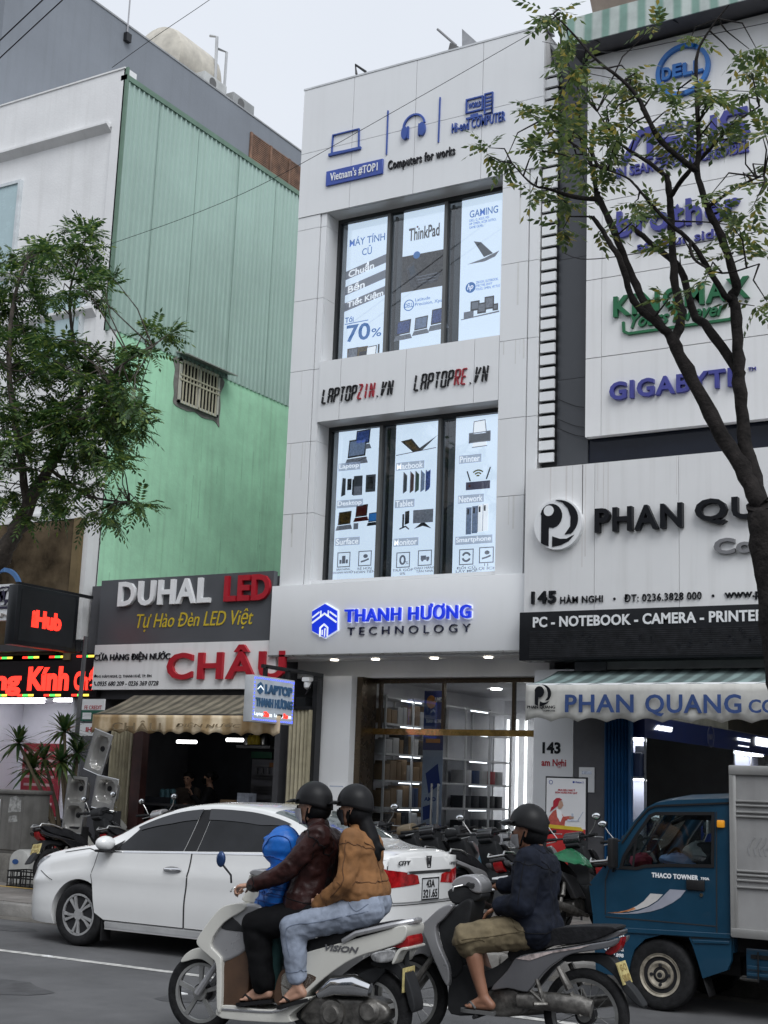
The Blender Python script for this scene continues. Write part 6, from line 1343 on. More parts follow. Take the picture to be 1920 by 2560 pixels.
bx = tq(1507, 440)[0]; m.box(bx-.03, bx, YT0+.05, YT1-.05, .5, 1.05); m.box(bx-.03, bx, YT0+.05, YT0+.25, 1.05, 1.66); m.box(bx-.03, bx, YT1-.25, YT1-.05, 1.05, 1.66)
m.build('cab', tb, TK)
# rain gutter, window glass, windscreen
m = MB(); P = front(YT0); P.rib(m, [tq(*p) for p in ((1055, 345), (1115, 258), (1165, 202), (1200, 190), (1500, 178))], .014, 0, .012); m.build('rain_gutter', trimb, TK)
win = [tq(*p) for p in ((1050, 445), (1062, 400), (1110, 320), (1170, 232), (1195, 222), (1432, 222), (1430, 440), (1250, 436), (1150, 440), (1115, 450))]
m = MB(); Pl((0, YT0+.025, 0), UX, UZ).poly(m, win, -.004, 0); m.build('side_window', tgl, TK); m = MB(); Pl((0, YT1-.02, 0), UX, UZ).poly(m, win, -.004, 0); m.build('side_window', tgl, TK)
m = MB(); P.rib(m, [(a+.0, b) for a, b in win], .026, .001, .007, True); P.rib(m, [tq(1100, 440), tq(1112, 322)], .018, .001, .006); m.build('window_seal', trimb, TK)
m = MB(); across(m, [tq(985, 452), tq(1150, 200)], YT0+.05, YT1-.05, .006); m.build('windscreen', tgl, TK)
# cabin: seats, dashboard, wheel, goods on it
m = MB(); sx = tq(1320, 500)[0]; 
for y in (YT0+.15, YT0+.75): m.box(sx+.02, sx+.17, y, y+.5, .65, 1.33, .04); m.box(sx-.32, sx+.05, y, y+.5, .55, .72, .04)
m.box(bx-.35, bx-.05, YT0+.08, YT1-.08, .5, .95); m.build('seat', mat('dark_seat_vinyl', (.035, .036, .038), .5), TK)
m = MB(); dx = tq(985, 452)[0]; m.box(dx+.03, dx+.3, YT0+.06, YT1-.06, .8, 1.06, .03); m.build('dashboard', mat('dark_dashboard', (.04, .042, .045), .6), TK)
m = MB(); m.tube([(dx+.42+.16*math.sin(a)*.35, YT0+.38+.19*math.cos(a), 1.09+.19*math.sin(a)*.9) for a in np.linspace(0, 2*PI, 20)], .014); m.build('steering_wheel', trimb, TK)
m = MB(); pv = tq(1340, 235); m.box(pv[0]-.22, pv[0]+.12, YT0+.5, YT0+.58, 1.50, 1.545); m.tube([(pv[0]-.2, YT0+.54, 1.53), (pv[0]-.35, YT0+.54, 1.46)], .02); m.build('sun_visor', trimb, TK)
for nm, px, py, mt, lab, sz in (('plastic_bag', 1285, 418, mat('pale_blue_plastic', (.22, .38, .70), .4, bump=.6, bs=12), 'pale blue plastic bag lying inside the truck cab behind the window', (.17, .1, .055)), ('red_bundle', 1130, 418, mat('pinkish_red_cloth', (.42, .04, .09), .7), 'red bundle on the dashboard behind the truck window', (.10, .1, .06)), ('clear_bag', 1375, 385, mat('milky_plastic', (.40, .42, .42), .3, bump=.8, bs=14), 'milky crumpled plastic bag in the back of the truck cab', (.14, .12, .09))):
    a = a2(*tk(px, py), YT0+.22); m = MB(); random.seed(px)
    m.ball((a[0], YT0+.25, a[1]), sz, 14, 9); m.v = [tuple(c+random.uniform(-.012, .012) for c in v) for v in m.v]; o = m.build(nm, mt); tag(o, lab, 'bag' if 'bag' in nm else 'bundle')
# door seams, moulding, handle, lamps, lettering, stripes
m = MB()
for pts in (((1445, 215), (1447, 735), (1430, 738), (1340, 738)), ((1000, 455), (985, 500), (985, 640)), ((985, 650), (1445, 690)), ((1000, 452), (1110, 452), (1150, 440), (1430, 445))): P.rib(m, [tq(*p) for p in pts], .008, 0, .003)
m.build('panel_gap', seamm, TK)
m = MB(); P.poly(m, [tq(*p) for p in ((975, 690), (1505, 720), (1505, 742), (975, 710))], 0, .012); P.poly(m, [tq(*p) for p in ((1345, 745), (1500, 752), (1500, 764), (1352, 760))], 0, .01); m.build('side_moulding', tb, TK, bevel=.004)
m = MB(); a, b = tq(1322, 538), tq(1397, 500); m.box(a[0], b[0], YT0-.018, YT0+.01, a[1], b[1], .008); hd = m.build('door_handle', trimb, TK)
m = MB(); c = tq(1384, 560); m.lathe([(0, -.01), (.014, -.01), (.014, .01)], (c[0], YT0, c[1]), 'y', 14); m.build('door_lock', chrome, TK)
m = MB(); a, b = tq(1450, 280), tq(1480, 250); m.box(a[0], b[0], YT0-.03, YT0+.01, a[1], b[1], .01); m.build('side_lamp', mat('amber_lens', (.62, .25, .02), .2, emit=(.9, .4, .02), es=.15), TK)
m = MB(); za, zb_ = tq(1270, 493)[1], tq(1270, 472)[1]; P.text(m, 'THACO TOWNER', tq(1177, 480)[0], tq(1370, 480)[0], za, zb_, .004, bold=.045, space=1.1); P.text(m, '750A', tq(1380, 490)[0], tq(1416, 490)[0], tq(1400, 498)[1], tq(1400, 487)[1], .004, bold=.03); m.build('lettering', sgnw, TK)
s5 = lambda x, y: a2((x/3.606+1460)/_K, (y/3.606+2200)/_K, YT0)
m = MB(); P.poly(m, [s5(*p) for p in ((310, 290), (400, 268), (480, 232), (540, 190), (600, 122), (713, 130), (660, 185), (580, 235), (500, 262), (400, 285))], 0, .003); m.build('stripe', mat('white_stripe', (.62, .60, .58), .4), TK)
m = MB(); P.poly(m, [s5(*p) for p in ((205, 296), (310, 288), (400, 268), (450, 246), (470, 262), (400, 283), (310, 296))], 0, .0036); m.build('stripe_tip', mat('orange_stripe', (.50, .20, .08), .4, var=.3, vs=20), TK)
m = MB(); P.poly(m, [s5(*p) for p in ((240, 302), (400, 296), (500, 275), (590, 240), (670, 190), (730, 130), (775, 84), (918, 93), (870, 155), (800, 205), (700, 255), (600, 285), (480, 302), (350, 306))], 0, .003); m.build('stripe', mat('grey_stripe', (.33, .34, .40), .4), TK)
m = MB(); c = s5(255, 535); P.ring(m, c[0], c[1], .105, .10, .008, 0, .003); P.ring(m, c[0], c[1], .07, .068, .006, 0, .003)
for k in range(14): a = 2*PI*k/14; P.rect(m, c[0]+.087*math.cos(a)-.008, c[0]+.087*math.cos(a)+.008, c[1]+.084*math.sin(a)-.01, c[1]+.084*math.sin(a)+.01, 0, .003)
b = s5(310, 690); P.text(m, '222.898', b[0]-.09, b[0]+.045, b[1]-.005, b[1]+.025, .003, bold=.03); P.text(m, 'QUANG', b[0]-.09, b[0]+.045, b[1]+.04, b[1]+.065, .003, bold=.03); m.build('round_sticker', sgnw, TK)
# mirror on the A pillar
m = MB(); a = tq(1030, 400); m.box(a[0]-.02, a[0]+.03, YT0-.16, YT0-.02, a[1]-.09, a[1]+.15, .015); m.tube([(a[0], YT0-.05, a[1]-.09), (a[0]-.03, YT0+.01, a[1]-.12)], .012); m.build('mirror', trimb, TK)
m = MB(); a = tq(1175, 252); m.box(a[0]-.04, a[0]+.0, YT1+.03, YT1+.19, a[1]-.12, a[1]+.10, .02); m.tube([(a[0]-.02, YT1+.1, a[1]-.1), (a[0]-.1, YT1, a[1]-.35)], .012); m.build('mirror', chrome, TK)
# wheels, chassis
wc = a2(*tk(1221, 908), YT0+.08); rt = .278; rusty = mat('tarnished_steel_rim', (.38, .34, .27), .5, .25, var=.25, vs=16)
for y, s in ((YT0+.10, -1), (YT1-.10, 1)): wheel_part(TK, (wc[0], y, rt), rt, .17, .158, 'steel', side=s, dirty=rusty)
for y, s in ((YT0+.10, -1), (YT1-.10, 1)): wheel_part(TK, (wc[0]+2.0, y, rt), rt, .17, .158, 'steel', side=s, dirty=rusty)
m = MB(); m.box(wc[0]-.3, wc[0]+2.6, YT0+.35, YT1-.35, .30, .46); m.box(bx, wc[0]+2.9, YT0+.15, YT1-.15, .50, .62); m.box(wc[0]-.42, bx, YT0+.2, YT1-.2, .42, .55); m.box(wc[0]-.38, bx-.02, YT0+.28, YT1-.28, .3, .5); m.tube([(wc[0], YT0+.1, rt), (wc[0], YT1-.1, rt)], .04); m.tube([(wc[0]+2, YT0+.1, rt), (wc[0]+2, YT1-.1, rt)], .06); m.box(wc[0]+.7, wc[0]+1.3, YT0+.3, YT0+.6, .22, .45, .03); m.build('chassis', trimb, TK)
m = MB(); a, b = tq(1388, 905), tq(1412, 985); m.add([(a[0], YT0+.02, a[1]), (a[0], YT0+.2, a[1]), (b[0], YT0+.2, b[1]), (b[0], YT0+.02, b[1])], [(0, 1, 2, 3)]); m.build('mud_flap', rubber, TK, solid=.006)
m = MB(); a, b = tq(1560, 920), tq(1560, 782); x0 = a[0]; m.box(x0, x0+1.3, YT0+.06, YT0+.09, a[1]+.02, b[1], .01); m.box(x0+.01, x0+1.3, YT0+.045, YT0+.06, a[1]+.09, a[1]+.12, .004); m.box(x0+.01, x0+1.3, YT0+.045, YT0+.06, a[1]+.04, a[1]+.065, .004); sb = m.build('side_board', tb, TK)
m = MB(); m.box(x0+.04, x0+.2, YT0+.05, YT0+.062, b[1]-.075, b[1]-.045); m.tube([(x0+.1, YT0+.04, b[1]-.02), (x0+.1, YT0+.04, a[1])], .006); m.build('board_slot', trimb, sb)
# box body
xb = tq(1508, 400)[0]; zt_, zb_ = tq(1508, 22)[1], tq(1512, 728)[1]; YB0, YB1 = YT0-.03, YT1+.03; XE = xb+2.3
m = MB(); m.box(xb+.03, XE, YB0+.015, YB1-.015, zb_+.02, zt_-.05); BXo = m.build('box_body', mat('pale_grey_aluminium', (.36, .355, .35), .5, .35, var=.10, vs=1.5, streak=.15), TK)
m = MB(); m.box(xb, xb+.05, YB0, YB1, zb_, zt_-.07, .006); m.box(xb-.005, XE, YB0-.012, YB1+.01, zt_-.075, zt_, .008); m.box(xb, XE, YB0-.008, YB1+.008, zb_-.01, zb_+.06, .006); m.box(xb-.003, xb+.025, YB0-.006, YB0+.02, zb_, zt_-.07)
for k, y in enumerate((165, 183, 210, 228, 453, 470, 492, 520)):
    z = tq(1530, y)[1]; m.box(xb+.05, XE, YB0-.006, YB0+.02, z-.016, z+.0, .004)
m.build('box_trim', tal, BXo)
m = MB(); PBx = front(YB0+.013); a = tq(1585, 395)
for k, dx_ in enumerate((0, .05, .09, .13)): PBx.rib(m, [(a[0]+dx_, a[1]), (a[0]+dx_-.012, a[1]+.05), (a[0]+dx_+.02, a[1]+.12-.02*k), (a[0]+dx_+.045, a[1]+.14)], .012, 0, .002)
m.build('smudge', mat('grey_smudge', (.27, .27, .27), .6), BXo)
# ------------------------------------------------------------------ two-wheelers: local frame +x forward, rear axle at x=0
class PM:      # pixels seen on the vertical plane through P0 along d -> (forward, height)
    def __init__(s, P0, P1):
        s.P0 = Vector((*P0, 0)); s.d = Vector((P1[0]-P0[0], P1[1]-P0[1], 0)).normalized(); s.n = Vector((s.d.y, -s.d.x, 0)); s.rz = math.atan2(s.d.y, s.d.x)
    def px(s, x, y, off=0):
        r = _ray(x, y); C = Vector((0, 0, CAMH)); t = s.n.dot(s.P0 + Vector((-s.d.y, s.d.x, 0))*off - C)/s.n.dot(r); p = C+r*t; return ((p-s.P0).dot(s.d), p.z)
scw = mat('pearl_white_fairing', (.62, .61, .56), .25, coat=.5, var=.03)
silv = mat('silver_fairing', (.36, .36, .37), .28, .35, coat=.3, var=.05)
dksil = mat('dark_silver_fairing', (.17, .17, .18), .3, .4, coat=.3, var=.07)
seatm = mat('black_seat_vinyl', (.016, .016, .018), .5, var=.2, vs=12, bump=.25, bs=40)
dkpl = mat('dark_textured_plastic', (.028, .029, .031), .55, var=.2)
eng = mat('dirty_engine_metal', (.20, .19, .175), .42, .7, var=.3, vs=12, bump=.3, bs=25)
brn = mat('brown_floor_panel', (.085, .045, .025), .7, var=.15, vs=6)
yplate = mat('yellowed_number_plate', (.62, .52, .22), .5, var=.2, vs=14)
redl = mat('red_lamp_lens', (.33, .012, .015), .12, var=.2, vs=10)
clearl = mat('clear_lamp_lens', (.45, .45, .45), .08, .4, var=.4, vs=20)
mirr = mat('mirror_glass', (.85, .87, .88), .03, 1, var=0)
blackgl = mat('gloss_black_fairing', (.014, .014, .016), .2, coat=.6, var=.1)
def slab(name, poly, w, mt, T, bev=.02, y=0, seg=3, sm=3):
    m = MB()
    if sm: poly = [tuple(p)[:2] for p in spline([(q[0], q[1], 0) for q in poly], sm, True)]; m.prism(poly, 'y', y-w, y+w, bev, seg); return m.build(name, mt, T, smooth=45)
def bar_with_mirrors(T, c, half, rise, mt, mirrors=0, mcol=None, plm=None):
    m = MB(); m.tube([(c[0]-.06, -half, c[1]+rise), (c[0]-.02, -half*.45, c[1]+rise*.8), (c[0]+.02, 0, c[1]), (c[0]-.02, half*.45, c[1]+rise*.8), (c[0]-.06, half, c[1]+rise)], .012); hb = m.build('handlebar', mt, T)
    m = MB()
    for s in (-1, 1): m.tube([(c[0]-.10, s*(half+.045), c[1]+rise), (c[0]-.02, s*(half-.09), c[1]+rise*.97)], .018)
    m.build('grip', rubber, hb)
    m = MB()
    for s in (-1, 1): m.tube([(c[0]+.02, s*(half-.08), c[1]+rise-.005), (c[0]+.07, s*(half-.04), c[1]+rise-.02), (c[0]+.03, s*(half+.06), c[1]+rise-.035)], .006)
    m.build('brake_lever', steel, hb)
    for s in ((-1, 1) if mirrors == 2 else (1,) if mirrors == 1 else ()):
        m = MB(); e = (c[0]+.0, s*(half+.03), c[1]+rise+.20); m.tube([(c[0]+.0, s*(half-.1), c[1]+rise), (c[0]+.02, s*(half-.02), c[1]+rise+.10), e], .006); st = m.build('mirror_stem', steel if mcol is None else mcol, T)
        m = MB(); m.ball(e, (.022, .058, .042), 14, 8); m.build('mirror', plm or blackm, st); m = MB(); m.ball((e[0]-.014, e[1], e[2]), (.012, .05, .036), 14, 8); m.build('mirror_glass', mirr, st)
# ---- the white scooter
S1 = PM((-4.76, 7.98), (-6.03, 7.83)); A = lambda x, y, off=.12: S1.px((x/2.765+420)/_K, (y/2.765+1900)/_K, off)
T1 = thing('white_scooter', 'white step-through scooter with brown floor panel carrying three riders', 'scooter', (-4.76, 7.98, 0), local=True, rz=S1.rz)
WB1 = (Vector((-6.03, 7.83))-Vector((-4.76, 7.98))).length; RW1 = .262
wheel_part(T1, (0, 0, RW1), RW1, .10, .19, 'cast', side=1, dirty=mat('pale_cast_rim', (.34, .34, .33), .4, .4, var=.15)); wheel_part(T1, (WB1, 0, RW1), RW1, .085, .195, 'cast', side=1, dirty=MATS['pale_cast_rim'])
Ap = lambda L_, off=.12: [A(p[0], p[1], off) for p in L_]
slab('front_fender', Ap([(100, 1392), (128, 1345), (180, 1308), (250, 1292), (300, 1300), (340, 1440), (300, 1410), (250, 1378), (190, 1375), (130, 1392)], .04), .065, scw, T1, .03)
slab('front_cover', Ap([(545, 985), (420, 1005), (345, 1075), (275, 1170), (232, 1248), (262, 1300), (330, 1360), (368, 1420), (372, 1700), (400, 1705), (405, 1395), (385, 1340), (330, 1260), (420, 1120), (560, 1030)]), .19, scw, T1, .05, seg=4)
slab('leg_shield', Ap([(545, 990), (425, 1020), (330, 1180), (290, 1245), (372, 1345), (405, 1395), (560, 1312), (575, 1190), (615, 1100), (665, 1045), (655, 1000)]), .165, silv, T1, .03)
slab('glove_box', Ap([(395, 1160), (425, 1110), (470, 1085), (560, 1178), (520, 1182)]), .171, dkpl, T1, .01)
slab('floor_panel', Ap([(408, 1398), (562, 1312), (568, 1600), (480, 1690), (396, 1695)]), .155, brn, T1, .01)
slab('floor_panel', Ap([(745, 1660), (780, 1480), (850, 1440), (1050, 1490), (960, 1600), (840, 1700)]), .15, brn, T1, .01)
slab('floorboard', Ap([(372, 1700), (470, 1690), (740, 1720), (970, 1635), (985, 1660), (860, 1760), (850, 1810), (400, 1780)]), .17, scw, T1, .025)
slab('floor_edge', Ap([(372, 1705), (470, 1712), (740, 1728), (850, 1700), (850, 1712), (740, 1742), (470, 1728), (380, 1722)]), .176, chrome, T1, .004)
slab('rear_body', Ap([(790, 1500), (840, 1440), (930, 1360), (965, 1328), (1230, 1255), (1480, 1185), (1640, 1140), (1660, 1190), (1620, 1260), (1480, 1310), (1360, 1345), (1240, 1400), (1100, 1500), (985, 1600), (940, 1650), (860, 1700), (800, 1640)]), .15, scw, T1, .05, seg=4)
slab('seat', Ap([(880, 1330), (920, 1270), (1010, 1235), (1250, 1175), (1480, 1122), (1550, 1130), (1500, 1180), (1240, 1262), (960, 1338), (900, 1365)]), .13, seatm, T1, .035, seg=4)
m = MB(); g0, g1, g2, g3 = A(1225, 1250), A(1320, 1195), A(1560, 1140), A(1665, 1120)
for s in (-1, 1): m.tube([(g0[0], s*.15, g0[1]), (g1[0], s*.165, g1[1]), (g2[0], s*.15, g2[1]), (g3[0], s*.06, g3[1]), (g3[0], 0, g3[1])], .018, 8)
m.build('grab_rail', silv, T1)
slab('taillight', Ap([(1470, 1240), (1640, 1205), (1690, 1215), (1690, 1290), (1590, 1285), (1560, 1260)], .04), .12, redl, T1, .02)
for s in (-1, 1): slab('turn_lamp', Ap([(1415, 1345), (1470, 1318), (1580, 1312), (1560, 1385), (1480, 1400), (1430, 1385)]), .02, clearl, T1, .012, y=s*.135)
slab('lamp_trim', Ap([(1560, 1395), (1600, 1310), (1660, 1290), (1665, 1310), (1620, 1320), (1575, 1402)]), .15, scw, T1, .005)
slab('rear_fender', Ap([(1420, 1390), (1560, 1380), (1640, 1440), (1700, 1600), (1720, 1720), (1690, 1730), (1640, 1560), (1560, 1460), (1440, 1420)], .04), .075, dkpl, T1, .01)
pc = S1.px(882, 2115); m = MB(); m.box(pc[0]-.006, pc[0]+.004, -.095, .095, pc[1]-.075, pc[1]+.075, .004); npl = m.build('number_plate', yplate, T1)
m = MB(); nP = Pl((pc[0]-.006, 0, 0), -UY, UZ); nP.text(m, '43-D1', -.06, .06, pc[1]+.012, pc[1]+.055, .002, bold=.02); nP.text(m, '286.17', -.075, .075, pc[1]-.055, pc[1]-.01, .002, bold=.02); m.build('lettering', mat('faded_plate_digits', (.30, .22, .08), .6), npl)
m = MB(); m.tube([(pc[0]+.02, 0, pc[1]), A(1600, 1330)[:1]+(0,)+A(1600, 1330)[1:]], .02); m.build('plate_bracket', dkpl, T1)
# engine, muffler, stand, fork
slab('engine', Ap([(930, 1700), (1010, 1640), (1200, 1650), (1400, 1660), (1500, 1720), (1490, 1800), (1350, 1860), (1000, 1850), (900, 1790)]), .10, eng, T1, .03)
m = MB(); ec = A(1130, 1755); m.lathe([(.0, .145), (.05, .145), (.06, .13), (.085, .125), (.09, .09)], (ec[0], 0, ec[1]), 'y', 20); ec = A(1380, 1740); m.lathe([(.0, .135), (.05, .135), (.07, .11), (.08, .08)], (ec[0], 0, ec[1]), 'y', 20); m.build('engine_cover', eng, T1)
m = MB(); e = Ap([(1040, 1620), (1150, 1560), (1290, 1555), (1400, 1590)]); m.tube([(p[0], .125, p[1]) for p in e], [.028, .062, .068, .045], 14, flat=.8); m.build('air_cleaner', chrome, T1)
slab('underbody', Ap([(860, 1760), (960, 1640), (1100, 1560), (1250, 1500), (1400, 1440), (1480, 1460), (1300, 1640), (1000, 1840), (860, 1840)]), .07, dkpl, T1, .02)
m = MB(); h0, h1 = A(310, 1420), (WB1, RW1)
for s in (-1, 1): m.tube([(h0[0]-.03, s*.075, h0[1]+.12), (h0[0], s*.075, h0[1]), (h1[0], s*.07, h1[1])], [.02, .02, .026])
m.lathe([(0, -.065), (.07, -.065), (.07, -.05), (0, -.05)], (WB1, 0, RW1), 'y', 20); m.build('fork', silv, T1)
slab('headset', Ap([(520, 905), (545, 800), (600, 765), (660, 770), (690, 800), (665, 930), (640, 1000), (540, 990), (495, 965)]), .10, scw, T1, .04, seg=4)
slab('headset_cover', Ap([(560, 780), (600, 755), (690, 775), (700, 820), (600, 800)]), .12, silv, T1, .02)
hc = A(560, 880); bar_with_mirrors(T1, (hc[0]-.03, hc[1]+.01), .30, .01, dkpl, 0)
m = MB(); mc = A(455, 680); ms = A(512, 800); m.tube([(ms[0], .26, ms[1]-.04), (ms[0], .27, ms[1]+.01), (mc[0], .29, mc[1]-.02)], .007); st = m.build('mirror_stem', blackm, T1); m = MB(); m.ball((mc[0], .29, mc[1]), (.034, .022, .052), 16, 10); m.build('mirror', mat('blue_black_mirror', (.02, .05, .14), .15, .3), st)
P1s = Pl((0, .152, 0), -UX, UZ); m = MB(); a, b = A(1100, 1325), A(1335, 1285); P1s.text(m, 'VISION', -a[0], -b[0], (a[1]+b[1])/2-.016, (a[1]+b[1])/2+.022, .004, bold=.03, shear=.3); m.build('badge', dksil, T1)
# ---- the grey underbone motorbike and its parked relatives
S2 = PM((-3.60, 8.72), (-4.86, 8.62)); Bq = lambda x, y, off=.10: S2.px((x/2.765+1020)/_K, (y/2.765+1980)/_K, off)
WB2 = (Vector((-4.86, 8.62))-Vector((-3.60, 8.72))).length; RW2 = .285
Bp = lambda L_, off=.10: [Bq(p[0], p[1], off) for p in L_]
def underbone(name, label, loc, rz, side, shield, cowl, mirrors=0, plate=None, pl_text=None, group=None, style='wire', leg=True):
    T = thing(name, label, 'motorbike', loc, local=True, rz=rz, group=group)
    wheel_part(T, (0, 0, RW2), RW2, .085, .225, style, side=1, dirty=mat('worn_wheel_rim', (.30, .30, .29), .35, .7, var=.2)); wheel_part(T, (WB2, 0, RW2), RW2, .075, .225, style, side=1, dirty=MATS['worn_wheel_rim'])
    slab('front_cowl', Bp([(300, 640), (330, 595), (400, 572), (465, 588), (505, 640), (500, 700), (440, 690), (400, 650), (330, 660)]), .10, cowl, T, .03)
    slab('headset', Bp([(265, 690), (330, 655), (400, 660), (440, 690), (500, 705), (490, 745), (400, 775), (300, 770)]), .085, dkpl, T, .025)
    hc = Bq(440, 650); bar_with_mirrors(T, hc, .29, .015, dkpl, mirrors)
    for s in (-1, 1): slab('leg_shield', Bp([(105, 935), (160, 872), (240, 800), (312, 772), (328, 800), (262, 880), (215, 930), (235, 1050), (300, 1195), (308, 1290), (285, 1330), (200, 1150), (145, 1010)]), .03, shield, T, .018, y=s*.13)
    slab('front_fender', Bp([(-80, 1210), (-50, 1110), (20, 1010), (110, 955), (170, 990), (200, 1120), (190, 1180), (120, 1120), (50, 1130), (-40, 1180), (-70, 1230)], .04), .06, shield, T, .025)
    slab('inner_shield', Bp([(215, 930), (325, 800), (410, 740), (450, 760), (440, 850), (410, 960), (370, 1080), (385, 1210), (360, 1260), (310, 1290), (280, 1180)]), .12, dkpl, T, .02)
    slab('centre_body', Bp([(300, 1300), (385, 1190), (500, 1240), (620, 1200), (720, 1120), (780, 1090), (760, 1180), (640, 1330), (540, 1370), (520, 1525), (300, 1535), (280, 1400)]), .11, dkpl, T, .025)
    slab('seat', Bp([(690, 1120), (740, 1065), (830, 1015), (1000, 945), (1120, 930), (1300, 925), (1440, 935), (1390, 985), (1230, 1040), (1000, 1065), (840, 1125), (735, 1175)]), .115, seatm, T, .04, seg=4)
    for s in (-1, 1): slab('side_panel', Bp([(585, 1362), (700, 1230), (760, 1142), (860, 1112), (1060, 1082), (1280, 1045), (1400, 1025), (1462, 1008), (1432, 1062), (1300, 1092), (1150, 1115), (1050, 1165), (960, 1235), (860, 1355), (820, 1378), (700, 1352)]), .03, side, T, .02, y=s*.11)
    slab('tail_body', Bp([(1000, 1075), (1280, 1040), (1440, 1000), (1455, 960), (1390, 985), (1230, 1040)]), .09, side, T, .02)
    slab('taillight', Bp([(1436, 1045), (1478, 1005), (1462, 1085), (1405, 1125), (1365, 1105)], .04), .055, redl, T, .015)
    slab('rear_fender', Bp([(1080, 1130), (1350, 1120), (1440, 1180), (1500, 1300), (1560, 1370), (1630, 1478), (1590, 1475), (1500, 1385), (1420, 1260), (1280, 1170), (1100, 1175)], .04), .055, dkpl, T, .012)
    m = MB(); g_ = [] if not group else Bp([(1130, 945), (1280, 905), (1440, 900), (1475, 940)])
    for s in ((-1, 1) if g_ else ()): m.tube([(p[0], s*(.125-.03*(i > 1)), p[1]) for i, p in enumerate(g_)], .011)
    if g_: m.tube([(g_[3][0], -.095, g_[3][1]), (g_[3][0], .095, g_[3][1])], .011); m.build('grab_rail', steel, T)
    pc = Bq(1490, 1250, 0); m = MB(); pl = Pl((0, 0, 0), -UY, Vector((.35, 0, .94)).normalized()); pl.O = Vector((pc[0], 0, pc[1])); pl.rect(m, -.095, .095, -.07, .07, 0, .008); npl = m.build('number_plate', plate or yplate, T)
    if pl_text: 
        m = MB(); pl.text(m, pl_text[0], -.065, .065, .01, .055, .002, d0=.009, bold=.02); pl.text(m, pl_text[1], -.08, .08, -.055, -.01, .002, d0=.009, bold=.02); m.build('lettering', plk if plate is plw else MATS['faded_plate_digits'], npl)
    m = MB(); e = Bp([(760, 1440), (900, 1440), (1180, 1470), (1270, 1500)])
    m.tube([(p[0], .10, p[1]) for p in e], [.05, .058, .062, .055], 12, flat=.6); m.tube([(p[0], -.12, p[1]-.03) for p in Bp([(560, 1530), (800, 1500), (1000, 1470), (1430, 1420)])], [.02, .035, .045, .04], 12); m.build('exhaust', eng, T)
    slab('engine', Bp([(520, 1390), (640, 1350), (760, 1370), (800, 1450), (770, 1540), (640, 1560), (530, 1530)]), .09, eng, T, .03)
    m = MB(); a, b = Bq(1045, 1205), Bq(1105, 1360)
    for s in (-1, 1): m.tube([(a[0], s*.12, a[1]), (b[0]-.02, s*.12, b[1])], [.02, .028]); m.tube([(b[0]-.02, s*.10, b[1]-.02), (0, s*.10, RW2)], .02)
    a, b, c = Bq(900, 1290), Bq(860, 1370), Bq(950, 1450); m.tube([(a[0], .13, a[1]), (c[0], .135, c[1])], .014); m.tube([(b[0], .13, b[1]), (c[0], .135, c[1])], .014); m.tube([(c[0]-.02, .13, c[1]-.01), (c[0]+.05, .19, c[1]-.01)], .016); m.build('rear_suspension', eng, T)
    m = MB(); h0 = Bq(160, 1150)
    for s in (-1, 1): m.tube([(h0[0]-.05, s*.08, h0[1]+.1), (h0[0], s*.085, h0[1]), (WB2, s*.075, RW2)], [.02, .02, .026])
    m.build('fork', eng, T)
    m = MB(); f0 = Bq(520, 1535); m.tube([(f0[0], -.26, f0[1]), (f0[0], .26, f0[1])], .014); 
    if leg: m.tube([(f0[0]-.08, .06, f0[1]), (f0[0]-.16, .24, .012-loc[2]*0)], .011)
    m.build('foot_rest', rubber, T)
    return T
T2b = underbone('grey_motorbike', 'dark grey underbone motorbike ridden by the man in khaki shorts', (-3.60, 8.72, 0), S2.rz, dksil, silv, silv, 0, yplate, ('43-C1', '508.02'), leg=False)
m = MB(); Ps = Pl((0, .142, 0), -UX, UZ); Ps.poly(m, [(-a, b) for a, b in Bp([(760, 1148), (860, 1118), (1200, 1066), (1280, 1052), (1200, 1078), (1000, 1112), (860, 1160)])], 0, .003); m.build('graphic_stripe', mat('faded_white_red_graphic', (.50, .42, .40), .4, var=.4, vs=18), T2b)
G_ = 'motorbikes parked on the pavement'
PB_ = [(-6.12, 13.95, 88, dksil, blackgl, 2, plw, ('43-AP', '2321'), 'black motorbike with white plate and green raincoat parked beside the truck'),
       (-6.62, 14.1, 90, dksil, silv, 1, plw, None, 'dark silver motorbike with round mirror parked left of the green raincoat motorbike'),
       (-7.18, 13.85, 88, silv, blackgl, 1, plw, ('43-D1', '771'), 'silver-sided motorbike with red and clear tail lamp behind the rider in navy jacket'),
       (-7.62, 14.15, 92, mat('teal_fairing', (.01, .14, .15), .25, coat=.4), dksil, 0, yplate, None, 'teal-sided motorbike with plain black bars between silver one and white car'),
       (-7.98, 13.95, 88, mat('maroon_fairing', (.10, .012, .016), .25, coat=.5), blackgl, 0, plw, ('43-F', '43'), 'maroon tailed motorbike parked closest behind the white car boot'),
       (-8.36, 14.25, 90, blackgl, mat('khaki_fairing', (.17, .13, .08), .35, coat=.2), 0, yplate, None, 'motorbike with khaki brown front cowl parked before the shop window'),
       (-8.82, 14.1, 90, mat('navy_fairing', (.015, .025, .06), .2, coat=.5), blackgl, 2, yplate, None, 'dark navy motorbike with round mirror farthest left of the parked row')]
for k, (x, y, dg_, sd_, sh_, mr_, pm_, tx_, lab) in enumerate(PB_): underbone('parked_motorbike', lab, (x, y, .15), rad(dg_), sd_, sh_, MATS['khaki_fairing'] if k == 5 else dkpl if k % 2 else blackgl, mr_, pm_, tx_, G_).rotation_euler.x = rad((-9, -11, -8, -12, -9, -13, -8)[k])
